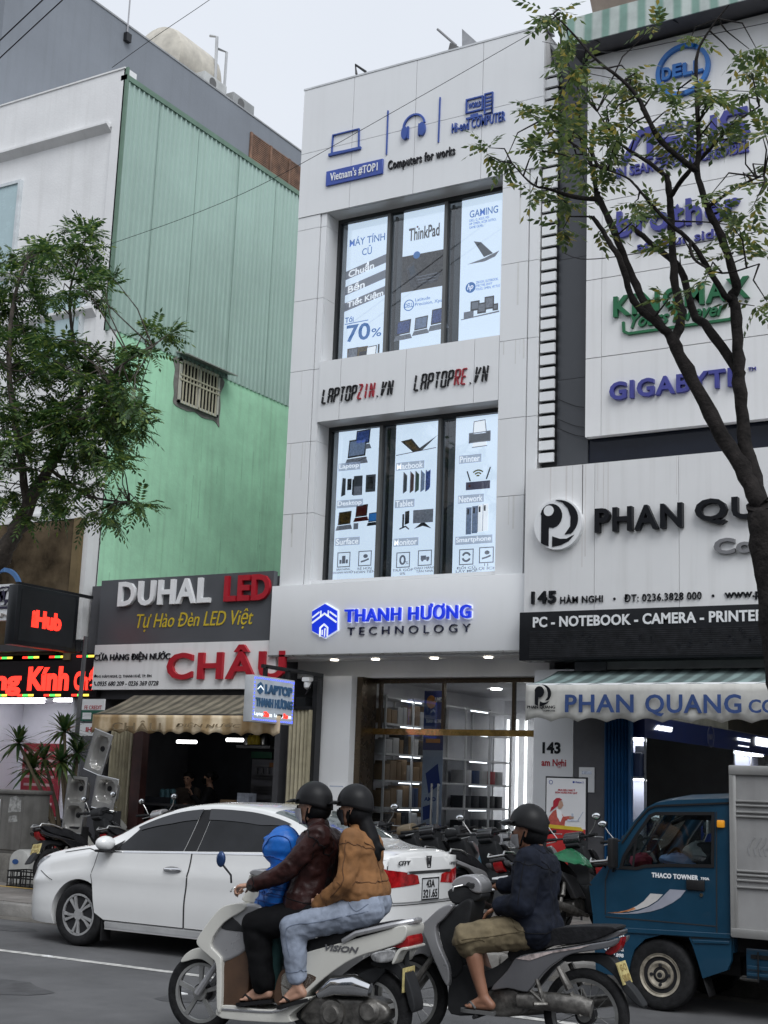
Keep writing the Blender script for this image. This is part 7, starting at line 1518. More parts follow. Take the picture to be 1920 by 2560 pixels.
for k, (x, y, dg_, sd_, sh_, mr_, pm_, tx_, lab) in enumerate([(-5.55, 14.3, 90, blackgl, dksil, 2, plw, None, 'black motorbike with two round mirrors parked behind the truck cab'),
       (-13.25, 13.85, 80, blackgl, blackgl, 2, yplate, ('43-B1', '120'), 'black motorbike with yellow plate left of the white car bonnet'),
       (-12.55, 14.35, 84, blackgl, dkpl, 2, yplate, None, 'black motorbike with silver headset and tall mirror behind the white car bonnet'),
       (-15.1, 15.9, 75, scw, scw, 0, plw, None, 'white motorbike half hidden behind the grey utility cabinet')]): underbone('parked_motorbike', lab, (x, y, .15), rad(dg_), sd_, sh_, silv if k == 2 else scw if k == 3 else dkpl, mr_, pm_, tx_, G_).rotation_euler.x = rad(-8)
# green raincoat over one seat, blue bag on another
m = MB(); random.seed(5); N = 12
vs_ = []; 
for i in range(N+1):
    for j in range(N+1): u, v = i/N-.5, j/N-.5; vs_.append((-6.12+u*.62, 14.25+v*.55, .98+.10*math.cos(u*4)*math.cos(v*3)-.10*abs(u)+random.uniform(-.014, .014)+.015*math.sin(9*u+7*v)))
m.add(vs_, [(i*(N+1)+j, (i+1)*(N+1)+j, (i+1)*(N+1)+j+1, i*(N+1)+j+1) for i in range(N) for j in range(N)]); o = m.build('raincoat', mat('green_raincoat', (.012, .13, .055), .3, var=.2, vs=9), None, solid=.006); tag(o, 'crumpled green raincoat lying over the seat of a parked motorbike', 'raincoat')
m = MB(); random.seed(9); p = at(1053, 1852, 14.9); m.ball(p, (.10, .08, .10), 12, 9); m.v = [tuple(c+random.uniform(-.018, .018) for c in v) for v in m.v]; o = m.build('plastic_bag', mat('light_blue_plastic_bag', (.20, .42, .58), .3, bump=.6, bs=14)); tag(o, 'light blue plastic bag hanging on a parked motorbike handlebar', 'bag')
# ------------------------------------------------------------------ people
skin = mat('tan_skin', (.46, .26, .18), .5, var=.08, vs=9); skin2 = mat('sunburnt_skin', (.30, .145, .09), .5, var=.08, vs=9)
leather = mat('brown_leather', (.034, .013, .012), .36, var=.25, vs=10, bump=.9, bs=7); navyc = mat('navy_cloth', (.009, .012, .022), .8, var=.25, vs=8, bump=.9, bs=6)
suede = mat('tan_suede', (.25, .115, .040), .85, var=.14, vs=7, bump=.8, bs=6); denim = mat('pale_denim', (.27, .31, .39), .85, var=.13, vs=9, bump=.8, bs=7)
blkc = mat('black_cloth', (.006, .006, .007), .9, var=.2, spec=.15); puffer = mat('blue_puffer_nylon', (.008, .13, .50), .45, var=.10, vs=9); khaki = mat('khaki_cloth', (.17, .135, .078), .85, var=.15, vs=9, bump=.9, bs=6)
def quilt(m_):
    t = m_.node_tree; b_ = t.nodes['Principled BSDF']; tc = t.nodes.new('ShaderNodeTexCoord'); wv = t.nodes.new('ShaderNodeTexWave'); wv.bands_direction = 'Z'; wv.inputs['Scale'].default_value = 4.2; wv.inputs['Distortion'].default_value = 1.6; wv.inputs['Detail'].default_value = 1.5
    t.links.new(tc.outputs['Object'], wv.inputs['Vector']); bp = t.nodes.new('ShaderNodeBump'); bp.inputs['Strength'].default_value = .22; bp.inputs['Distance'].default_value = .015; t.links.new(wv.outputs['Fac'], bp.inputs['Height']); t.links.new(bp.outputs[0], b_.inputs['Normal'])
quilt(puffer)
teal = mat('teal_cloth', (.035, .10, .10), .8); helm = mat('matt_black_helmet', (.012, .012, .013), .42, var=.12, vs=7); hairm = mat('black_hair', (.004, .004, .005), .6, var=.3, vs=40); maskm = mat('grey_face_mask', (.42, .42, .44), .8); sandal = mat('black_sandal', (.012, .012, .013), .6)
brownc = mat('dull_brown_shirt', (.055, .04, .032), .85); eyem = mat('dark_eye', (.01, .008, .007), .2)
def cap(mb, p, q, r0, r1=None, n=12):
    r1 = r0 if r1 is None else r1; p, q = Vector(p), Vector(q); mb.tube([p, q], [r0, r1], n); mb.ball(p, r0, n, 8); mb.ball(q, r1, n, 8)
def chain(mb, pts, rs):
    for i in range(len(pts)-1): cap(mb, pts[i], pts[i+1], rs[i], rs[i+1])
def meld(mb, name, mt, parent, vox=.012, sm=4, wrinkle=0, disp=None):
    o = mb.build(name, mt, parent, smooth=0, recalc=False)
    md = o.modifiers.new('r', 'REMESH'); md.mode = 'VOXEL'; md.voxel_size = vox
    if sm: s = o.modifiers.new('s', 'SMOOTH'); s.iterations = sm; s.factor = .5
    if wrinkle:
        tx = bpy.data.textures.new('folds', 'MARBLE'); tx.noise_scale = (disp or .09)*1.5; tx.turbulence = 9; tx.noise_depth = 1; d = o.modifiers.new('d', 'DISPLACE'); d.texture = tx; d.strength = wrinkle; d.mid_level = .5
    dg = bpy.context.evaluated_depsgraph_get(); me = bpy.data.meshes.new_from_object(o.evaluated_get(dg)); o.modifiers.clear(); o.data = me
    for p in me.polygons: p.use_smooth = True
    if not me.materials: me.materials.append(mt)
    return o
from mathutils.bvhtree import BVHTree
seam_d = mat('dark_seam', (.006, .006, .007), .8, var=0); seam_b = mat('deep_blue_seam', (.003, .05, .24), .6, var=0); seam_t = mat('brown_seam', (.10, .042, .015), .8, var=0); seam_w = mat('denim_seam', (.15, .18, .24), .8, var=0); seam_k = mat('khaki_seam', (.08, .06, .03), .8, var=0)
def sew(o, lines, r, mt):
    me = o.data; t = BVHTree.FromPolygons([v.co for v in me.vertices], [tuple(p.vertices) for p in me.polygons]); inv = o.parent.matrix_world if False else None; m = MB()
    for pts, closed in lines:
        P_ = spline(pts, 6, closed); Q = []
        for p in P_:
            c = t.find_nearest(p)
            if c[0] is not None: Q.append(c[0]+c[1]*r*.1)
        if closed: Q.append(Q[0])
        m.tube(Q, r, 5, cap=False)
    s_ = m.build('seam', mt, o); return s_
def ring_at(c, ax, r, n=10):
    ax = ax.normalized(); u = ax.orthogonal().normalized(); v = ax.cross(u); return [c+u*r*math.cos(2*PI*i/n)+v*r*math.sin(2*PI*i/n) for i in range(n)]
def hand(mb, w, d, up, thumb, curl=1.6, k=1.0):
    """w wrist, d pointing along the hand, up = back of the hand, thumb = direction of the thumb side"""
    d, up, th = d.normalized(), up.normalized(), thumb.normalized(); 
    for i, (o_, L_) in enumerate(((.030, .072), (.010, .08), (-.010, .074), (-.028, .06))):
        b0 = w + th*o_*.6*k; kn = w + d*.085*k + th*o_*k; cap(mb, b0, kn, .014*k, .0125*k, 8); p = kn; a = 0
        for s, f in enumerate((.45, .32, .25)):
            a += curl*(.25+.05*i+.12*s); q = p + (d*math.cos(a) - up*math.sin(a))*L_*f*1.15*k; cap(mb, p, q, (.0098-.001*s)*k, (.0092-.001*s)*k, 8); p = q
    p = w + d*.02*k + th*.026*k; q = p + (d*.55+th*.6-up*.35).normalized()*.045*k; r = q + (d*.7+th*.05-up*.7).normalized()*.035*k; cap(mb, p, q, .0135*k, .011*k, 8); cap(mb, q, r, .0105*k, .009*k, 8)
def foot_axes(ank, toe, k):
    dh = Vector((toe.x-ank.x, toe.y-ank.y, 0)).normalized(); heel = ank-dh*.05*k-UZ*.078*k; d = (toe-heel).normalized(); sd = d.cross(UZ).normalized(); return heel, d, sd, sd.cross(d)
def foot(mb, ank, toe, k=1.0):
    heel, d, sd, up = foot_axes(ank, toe, k); L_ = (toe-heel).length; ball = heel+d*L_*.70+up*.018*k
    cap(mb, ank, heel+up*.032*k, .036*k, .031*k); cap(mb, ank-UZ*.012, ball+up*.010, .034*k, .021*k); cap(mb, heel+up*.028*k, ball, .028*k, .022*k); cap(mb, ball-sd*.022*k, ball+sd*.022*k, .020*k)
    for i in range(5): b = ball+sd*(.034-.017*i)*k-up*.004; cap(mb, b, b+d*L_*(.27-.03*abs(i-1)), .0105*k if i == 0 else .0088*k, .0085*k, 8)
def sole(parent, ank, toe, k=1.0, mt=None):
    heel, d, sd, up = foot_axes(ank, toe, k); L_ = (toe-heel).length+.05*k; c0 = heel-d*.03*k-up*.004; m = MB()
    out = [(0, .02), (.03, .034), (.2, .036), (.45, .034), (.7, .045), (.88, .041), (.97, .024), (1, .0)]; pts = out+[(t, -w_) for t, w_ in out[::-1]]; n = len(pts)
    A_ = [c0+d*t*L_+sd*w_*k for t, w_ in pts]; B_ = [p-up*.022 for p in A_]; m.add(A_+B_, [tuple(range(n)), tuple(range(2*n-1, n-1, -1))]+[(i, (i+1) % n, n+(i+1) % n, n+i) for i in range(n)])
    for q in (-1, 1): m.tube([c0+d*L_*.84+up*.012, c0+d*L_*.70+sd*q*.022*k+up*.046*k, c0+d*L_*.52+sd*q*.040*k+up*.012], .008*k, 8)
    return m.build('sandal', mt or sandal, parent)
def head(mb, c, fwd, k=1.0, ears=True):
    """c: middle of the head; fwd: facing"""
    f = fwd.normalized(); up = UZ; s = f.cross(up).normalized()
    mb.ball(c+up*.025*k-f*.012*k, .092*k, 16, 12); cap(mb, c+f*.018*k, c-up*.06*k+f*.035*k, .076*k, .052*k); cap(mb, c-up*.085*k+f*.055*k, c-up*.08*k+f*.05*k, .03*k)
    cap(mb, c+f*.088*k+up*.012*k, c+f*.112*k-up*.025*k, .010*k, .016*k, 8); cap(mb, c+f*.088*k-up*.055*k+s*.018*k, c+f*.088*k-up*.055*k-s*.018*k, .012*k, .012*k, 8)
    for q in (-1, 1):
        if ears: cap(mb, c+s*q*.086*k-f*.012*k+up*.012*k, c+s*q*.084*k-f*.008*k-up*.032*k, .017*k, .010*k, 8)
        mb.ball(c+s*q*.034*k+f*.078*k+up*.004*k, .018*k, 8, 6)
def eyes(parent, c, fwd, k=1.0):
    f = fwd.normalized(); s = f.cross(UZ).normalized()
    for q in (-1, 1): m = MB(); m.ball(c+s*q*.034*k+f*.092*k+UZ*.004*k, .0115*k, 8, 6); m.build('eye', eyem, parent)
def helmet(parent, c, fwd, k=1.0, tilt=0.0):
    f = fwd.normalized(); s = f.cross(UZ).normalized(); up = (UZ-f*tilt).normalized(); f2 = s.cross(up)*-1 if False else up.cross(s)*-1
    f = up.cross(s).normalized(); f = f if f.dot(fwd) > 0 else -f
    m = MB(); n = 28; rings = 12; vs_ = []
    for i in range(rings+1):
        t = i/rings*1.78
        for j in range(n):
            a = 2*PI*j/n; rx, ry, rz_ = .130*k, .114*k, .128*k; lip = 1+.05*max(0, (t-1.55)/.23); low = -.035*k*max(0, math.sin(a-PI/2) if False else -math.cos(a))*max(0, (t-1.3)/.48)
            vs_.append(c+up*.03*k + f*(rx*math.sin(t)*math.cos(a)*lip) + s*(ry*math.sin(t)*math.sin(a)*lip) + up*(rz_*math.cos(t)+low))
    fs_ = [(i*n+j, (i+1)*n+j, (i+1)*n+(j+1) % n, i*n+(j+1) % n) for i in range(rings) for j in range(n)]
    m.add(vs_, fs_); hm = m.build('helmet', helm, parent, smooth=60, solid=.012)
    m = MB(); vs_ = []; 
    for j in range(13):
        a = (j/12-.5)*2.0
        for r_, dz in ((.122, .012), (.162, .006), (.200-.05*abs(j/6-1)**2, -.012)): vs_.append(c+up*(.03-.004)*k + f*(r_*k*math.cos(a)*1.02) + s*(r_*k*.86*math.sin(a)) + up*dz*k)
    m.add(vs_, [(j*3+i, j*3+i+1, (j+1)*3+i+1, (j+1)*3+i) for j in range(12) for i in range(2)]); m.build('helmet_brim', helm, hm, solid=.006)
    m = MB(); 
    for q in (-1, 1): m.tube([c+s*q*.10*k-up*.02*k, c+s*q*.085*k-up*.09*k+f*.02*k, c-up*.135*k+f*.045*k], .006*k, 6)
    m.build('chin_strap', blkc, hm)
    return hm
def mask(parent, c, fwd, mt, k=1.0):
    f = fwd.normalized(); s = f.cross(UZ).normalized(); m = MB(); vs_ = []; N = 8
    for i in range(7):
        z = .0-.105*i/6
        for j in range(N+1):
            a = (j/N-.5)*2.3; r_ = .092+.028*math.exp(-(a/.5)**2)*math.sin(PI*min(1, (i+1)/6))-.02*(i/6); vs_.append(c+f*(r_*math.cos(a)+.018)*k+s*r_*.93*math.sin(a)*k+UZ*z*k)
    m.add(vs_, [(i*(N+1)+j, i*(N+1)+j+1, (i+1)*(N+1)+j+1, (i+1)*(N+1)+j) for i in range(6) for j in range(N)]); return m.build('face_mask', mt, parent, solid=.004)
class Fr:      # rider's frame on a two-wheeler
    def __init__(s, pm, s_, ox, oy): s.pm = pm; s.k = s_; s.ox = ox; s.oy = oy; s.f = pm.d.copy(); s.l = Vector((-pm.d.y, pm.d.x, 0))
    def __call__(s, x, y, off=0.0):
        r = _ray((x/s.k+s.ox)/_K, (y/s.k+s.oy)/_K); C = Vector((0, 0, CAMH)); O = s.pm.P0+s.l*off; t = s.pm.n.dot(O-C)/s.pm.n.dot(r); return C+r*t
def torso(mb, pel, chest, neck, l, k=1.0, g=0.0, hipw=.09, chw=.085):
    wa = pel+(chest-pel)*.45
    cap(mb, pel-l*hipw*k, pel+l*hipw*k, (.112+g)*k); cap(mb, wa-l*.055*k, wa+l*.055*k, (.105+g)*k); cap(mb, chest-l*chw*k, chest+l*chw*k, (.108+g)*k)
    for q in (-1, 0, 1): cap(mb, pel+l*q*.07*k, wa+l*q*.055*k, (.108+g)*k, (.103+g)*k); cap(mb, wa+l*q*.055*k, chest+l*q*chw*k, (.103+g)*k, (.108+g)*k)
    if neck is not None: cap(mb, chest, neck, .09*k, .055*k)
def limb(mb, a, b, c, r0, r1, r2): chain(mb, [a, b, c], [r0, r1, r2])
F1 = Fr(S1, 2.765, 420, 1900); l = F1.l; f = F1.f
# ---- the man driving
R = thing('person', 'man in dark brown leather jacket and black trousers driving the white scooter', 'person', F1(960, 1080)*1.0)
hc = F1(1000, 330) ; neck = F1(1035, 455); chest = F1(1055, 600); pel = F1(975, 1030)
sl, sr = F1(1040, 530, .17), F1(1040, 525, -.17); el, er = F1(815, 770, .25), F1(800, 760, -.26); wl, wr = F1(575, 868, .29), F1(585, 860, -.29)
hl, hr = F1(975, 1075, .09), F1(975, 1075, -.09); kl, kr = F1(605, 1140, .17), F1(600, 1140, -.20); al, ar_ = F1(655, 1560, .14), F1(640, 1560, -.16); tl_, tr_ = F1(490, 1672, .16), F1(470, 1672, -.16)
fw = (f+l*.05).normalized(); m = MB(); head(m, hc, fw); cap(m, hc-UZ*.08-fw*.015, neck, .052, .056); torso(m, pel, chest, neck, l, 1, -.025)
for a, b, c in ((sl, el, wl), (sr, er, wr)): limb(m, a, b, c, .05, .042, .030)
for a, b, c in ((hl, kl, al), (hr, kr, ar_)): limb(m, a, b, c, .075, .055, .040)
cap(m, sl, sr, .05); cap(m, hl, hr, .08); hand(m, wl, f*.9-UZ*.1, UZ, -l*1.0, 2.0); hand(m, wr, f*.9-UZ*.1, UZ, l, 2.0); foot(m, al, tl_); foot(m, ar_, tr_)
bd = meld(m, 'body', skin, R, .0085, 2)
m = MB(); torso(m, pel+UZ*.06, chest, None, l, 1, .022, chw=.10); cap(m, sl, sr, .088); limb(m, sl, el, wl-(wl-el)*.06, .085, .066, .047); limb(m, sr, er, wr-(wr-er)*.06, .085, .066, .047); cap(m, chest+UZ*.05, neck-UZ*.01, .09, .072); cap(m, neck-l*.02, neck+l*.02+UZ*.005, .07)
o = meld(m, 'jacket', leather, R, .010, 2, .010, .06); sew(o, [(ring_at(sl+(el-sl)*.12, el-sl, .14), True), (ring_at(el+(wl-el)*.88, wl-el, .08), True), (ring_at(pel+(chest-pel)*.16, chest-pel, .22), True), ([neck-f*.08+l*.02, chest-f*.14, pel-f*.16], False), ([sl-f*.02+l*.05, (sl+el)/2-UZ*.07, el-UZ*.06, (el+wl)/2-UZ*.06], False)], .0035, seam_d)
m = MB(); cap(m, hl, hr, .125); limb(m, hl, kl, al+(kl-al)*.05, .118, .095, .075); limb(m, hr, kr, ar_+(kr-ar_)*.05, .118, .095, .075); cap(m, kl, al+(kl-al)*.05, .095, .082); meld(m, 'trousers', blkc, R, .012, 3, .015, .1)
sole(R, al, tl_); sole(R, ar_, tr_); eyes(R, hc, fw); mask(R, hc-UZ*.005, fw, maskm); hm_ = helmet(R, hc+UZ*.02-fw*.01, fw); m = MB(); m.ball(hc-fw*.04-UZ*.01, (.094, .094, .085), 16, 10); m.build('hair', hairm, R)
# ---- the child standing in front of him
R = thing('person', 'small child in hooded bright blue puffer jacket standing before the driver on the scooter', 'person', F1(740, 1650))
k = .68; hc = F1(790, 600, -.02); neck = F1(800, 720, -.02); chest = F1(810, 830, -.02); pel = F1(775, 1050, -.02)
sl, sr = F1(790, 800, .10), F1(800, 800, -.14); el, er = F1(745, 950, .13), F1(755, 940, -.17); wl, wr = F1(655, 1000, .08), F1(660, 985, -.12)
hl, hr = F1(775, 1090, .04), F1(775, 1090, -.08); kl, kr = F1(735, 1330, .03), F1(740, 1330, -.09); al, ar_ = F1(735, 1585, .02), F1(745, 1585, -.09); tl_, tr_ = F1(650, 1668, .02), F1(660, 1660, -.09)
m = MB(); head(m, hc, f, .82); cap(m, hc-UZ*.06, neck, .04, .045); torso(m, pel, chest, neck, l, k, -.02)
for a, b, c in ((sl, el, wl), (sr, er, wr)): limb(m, a, b, c, .035, .03, .022)
for a, b, c in ((hl, kl, al), (hr, kr, ar_)): limb(m, a, b, c, .05, .04, .03)
cap(m, sl, sr, .035); cap(m, hl, hr, .05); hand(m, wl, f, l, UZ, 1.2, .6); hand(m, wr, f, -l, UZ, 1.2, .6); foot(m, al, tl_, k=.65); foot(m, ar_, tr_, k=.65); meld(m, 'body', skin, R, .008, 2)
m = MB()
for i in range(6):
    t = i/5; c = pel*(1-t)+chest*t-UZ*.02; cap(m, c-l*.05, c+l*.05, .124 if i % 2 == 0 else .118); cap(m, c-l*.05+f*.03, c+l*.05+f*.03, .118)
for a, b, c in ((sl, el, wl), (sr, er, wr)):
    for i in range(8):
        t = i/7*2; p = a+(b-a)*t if t < 1 else b+(c-b)*(t-1); m.ball(p, .063 if i % 2 == 0 else .060, 12, 8)
    limb(m, a, b, c, .058, .054, .045)
cap(m, sl, sr, .075); cap(m, chest, neck, .09, .08); o = meld(m, 'puffer_jacket', puffer, R, .010, 2, .004, .06); sew(o, [(ring_at(pel*(1-t)+chest*t-UZ*.02, chest-pel, .2), True) for t in (.0, .22, .44, .66, .88)]+[(ring_at(sl+(el-sl)*t, el-sl, .1), True) for t in (.2, .55, .9)]+[(ring_at(el+(wl-el)*t, wl-el, .1), True) for t in (.4, .85)], .0045, seam_b)
m = MB(); m.ball(hc-f*.012+UZ*.012, (.125, .118, .132), 18, 12); cap(m, hc-f*.02-UZ*.05, neck-UZ*.02, .10, .09); cap(m, hc+f*.02-UZ*.02, hc+f*.05-UZ*.02, .105, .095); cap(m, hc+f*.11+UZ*.055+l*.01, hc+f*.13+UZ*.05+l*.01, .02, .016); o = meld(m, 'hood', puffer, R, .010, 3, .004, .05); sew(o, [([hc+f*.16+UZ*.02, hc+f*.06+UZ*.16, hc-f*.1+UZ*.12, hc-f*.17-UZ*.03], False), ([hc+f*.14+l*.08-UZ*.05, hc+f*.05+l*.12+UZ*.07, hc-f*.09+l*.09+UZ*.06, hc-f*.12+l*.07-UZ*.06], False), (ring_at(hc-UZ*.085-f*.01, UZ, .16), True)], .0045, seam_b)
m = MB(); cap(m, hl, hr, .07); limb(m, hl, kl, al+(kl-al)*.1, .07, .055, .045); limb(m, hr, kr, ar_+(kr-ar_)*.1, .07, .055, .045); meld(m, 'trousers', teal, R, .011, 2, .01); sole(R, al, tl_, .66, mat('pale_child_shoe', (.4, .42, .4), .6)); sole(R, ar_, tr_, .66, MATS['pale_child_shoe'])
# ---- the woman on the pillion
R = thing('person', 'woman with long ponytail in tan jacket and pale jeans on the scooter pillion', 'person', F1(1390, 1020))
hc = F1(1285, 345); neck = F1(1320, 470); chest = F1(1335, 610); pel = F1(1375, 990)
sl, sr = F1(1265, 555, .155), F1(1330, 550, -.155); el, er = F1(1235, 845, .21), F1(1240, 800, -.2); wl, wr = F1(1065, 985, .16), F1(1080, 960, -.13)
hl, hr = F1(1370, 1035, .085), F1(1370, 1035, -.085); kl, kr = F1(865, 1155, .19), F1(860, 1160, -.22); al, ar_ = F1(895, 1560, .17), F1(880, 1560, -.2); tl_, tr_ = F1(765, 1690, .19), F1(760, 1680, -.21)
fw = (f*.95+l*.05).normalized(); m = MB(); head(m, hc, fw, .95); cap(m, hc-UZ*.08-fw*.01, neck, .044, .048); torso(m, pel, chest, neck, l, .92, -.02)
for a, b, c in ((sl, el, wl), (sr, er, wr)): limb(m, a, b, c, .042, .036, .026)
for a, b, c in ((hl, kl, al), (hr, kr, ar_)): limb(m, a, b, c, .085, .055, .036)
cap(m, sl, sr, .045); cap(m, hl, hr, .09); hand(m, wl, (f-UZ*.2), l, UZ, .8, .92); hand(m, wr, f, -l, UZ, .8, .92); foot(m, al, tl_, k=.95); foot(m, ar_, tr_, k=.95); meld(m, 'body', skin, R, .0085, 2)
m = MB(); torso(m, pel+(chest-pel)*.32, chest, None, l, .95, .016, hipw=.085); cap(m, sl, sr, .075); limb(m, sl, el, wl+(wl-el)*.12, .080, .068, .056); limb(m, sr, er, wr+(wr-er)*.1, .080, .068, .056); cap(m, chest+UZ*.04, neck, .085, .06)
c = pel+(chest-pel)*.22; cap(m, c-l*.09, c+l*.09, .132); c = pel+(chest-pel)*.34; cap(m, c-l*.08, c+l*.08, .126); o = meld(m, 'jacket', suede, R, .010, 2, .009, .06); sew(o, [(ring_at(sl+(el-sl)*.14, el-sl, .14), True), (ring_at(pel+(chest-pel)*.40, chest-pel, .22), True), ([neck-f*.06, chest-f*.14, pel+(chest-pel)*.4-f*.16], False), ([sl-f*.12, (sl+sr)/2-f*.16-UZ*.06, sr-f*.12], False), ([sl+l*.06, (sl+el)/2+l*.1, el+l*.08, (el+wl)/2+l*.06-UZ*.03], False), (ring_at(el+(wl-el)*.8, wl-el, .1), True)], .0035, seam_t)
m = MB(); c = pel; cap(m, c-l*.085, c+l*.085, .128); cap(m, c+UZ*.05-l*.07, c+UZ*.05+l*.07, .105); limb(m, hl, kl, al+(kl-al)*.18, .122, .090, .066); limb(m, hr, kr, ar_+(kr-ar_)*.18, .122, .090, .066); o = meld(m, 'jeans', denim, R, .010, 2, .009, .06); sew(o, [([hl+l*.1-f*.06, (hl+kl)/2+l*.12-UZ*.01, kl+l*.1, (kl+al)/2+l*.09], False), (ring_at(al+(kl-al)*.24, kl-al, .1), True), ([hl+l*.1+f*.1+UZ*.08, hl+l*.13+f*.02, hl+l*.1-f*.06+UZ*.05], False)], .0035, seam_w)
sole(R, al, tl_, .95); sole(R, ar_, tr_, .95); eyes(R, hc, fw, .95); mask(R, hc, fw, mat('dark_face_mask', (.03, .03, .035), .8), .95); helmet(R, hc+UZ*.02-fw*.01, fw, .97)
m = MB(); m.ball(hc-fw*.035-UZ*.02, (.093, .094, .095), 16, 10)
tail = [F1(1345, 380), F1(1370, 470), F1(1400, 560), F1(1425, 640), F1(1435, 700)]; chain(m, tail, [.05, .062, .066, .05, .02]); chain(m, [F1(1400, 540), F1(1460, 600), F1(1500, 620)], [.04, .025, .008]); chain(m, [F1(1395, 560), F1(1450, 650), F1(1470, 690)], [.04, .025, .008]); meld(m, 'hair', hairm, R, .010, 5)
# ---- the lone rider
F2 = Fr(S2, 2.765, 1020, 1980); l = F2.l; f = F2.f
R = thing('person', 'man in navy jacket and khaki shorts riding the grey motorbike alone', 'person', F2(880, 950))
hc = F2(825, 275); neck = F2(880, 390); chest = F2(890, 540); pel = F2(880, 905)
sl, sr = F2(835, 470, .185), F2(900, 460, -.185); el, er = F2(790, 780, .25), F2(760, 640, -.27); wl, wr = F2(640, 790, .17), F2(615, 652, -.22)
hl, hr = F2(870, 950, .09), F2(870, 950, -.09); kl, kr = F2(415, 1015, .22), F2(450, 1010, -.23); al, ar_ = F2(525, 1420, .19), F2(600, 1180, -.18); tl_, tr_ = F2(385, 1488, .20), F2(520, 1190, -.2)
fw = (f*.98-UZ*.12+l*.1).normalized(); m = MB(); head(m, hc, fw, .98); cap(m, hc-UZ*.07-fw*.02, neck, .054, .058); torso(m, pel, chest, neck, l, 1, -.02)
for a, b, c in ((sl, el, wl), (sr, er, wr)): limb(m, a, b, c, .05, .042, .030)
limb(m, hl, kl, kl, .08, .062, .062); chain(m, [kl, kl+(al-kl)*.3+f*-.01, kl+(al-kl)*.62, al], [.056, .060, .046, .034]); ar2 = F2(600, 1400, -.18); limb(m, hr, kr, ar2, .08, .06, .036)
cap(m, sl, sr, .05); cap(m, hl, hr, .09); hand(m, wl, f*.8-UZ*.4, l*.4+UZ, -l, 1.0); hand(m, wr, f, UZ, l, 2.0); foot(m, al, tl_); foot(m, ar2, F2(480, 1470, -.19)); meld(m, 'body', skin2, R, .0085, 2)
m = MB(); torso(m, pel+UZ*.03, chest, None, l, 1.04, .020, chw=.10); cap(m, sl, sr, .085); limb(m, sl, el, wl, .088, .080, .062); limb(m, sr, er, wr+(er-wr)*.25, .084, .068, .052); cap(m, chest+UZ*.06, neck-UZ*.01, .088, .068); c = pel-UZ*.03-f*.03; cap(m, c-l*.10, c+l*.10, .132); o = meld(m, 'jacket', navyc, R, .010, 2, .011, .06); sew(o, [(ring_at(sl+(el-sl)*.12, el-sl, .14), True), (ring_at(pel-UZ*.05, UZ, .24), True), ([sl-f*.1, (sl+sr)/2-f*.16-UZ*.08, sr-f*.1], False), ([sl+l*.06, (sl+el)/2+l*.1, el+l*.08], False), (ring_at(neck-UZ*.02, neck-chest, .1), True)], .003, seam_d)
m = MB(); cap(m, hl, hr, .125); limb(m, hl, kl, kl+(al-kl)*.1, .128, .108, .088); limb(m, hr, kr, kr+(ar2-kr)*.1, .122, .10, .086); o = meld(m, 'shorts', khaki, R, .010, 2, .012, .06); sew(o, [([hl+l*.12, (hl+kl)/2+l*.13, kl+l*.1], False), (ring_at(kl+(al-kl)*.04, al-kl, .12), True), ([hl+l*.12+f*.12+UZ*.07, hl+l*.13+f*.06, hl+l*.12-f*.02], False)], .0035, seam_k)
sole(R, al, tl_, 1.0, mat('grey_sandal', (.10, .10, .10), .6)); sole(R, ar2, F2(480, 1470, -.19), 1.0, MATS['grey_sandal']); eyes(R, hc, fw, .98); mask(R, hc-UZ*.01, fw, mat('white_face_mask', (.26, .26, .27), .8), .9); helmet(R, hc+UZ*.025-fw*.01, fw, 1.03, .08); m = MB(); m.ball(hc-fw*.045-UZ*.015, (.095, .095, .092), 16, 10); m.build('hair', hairm, R)
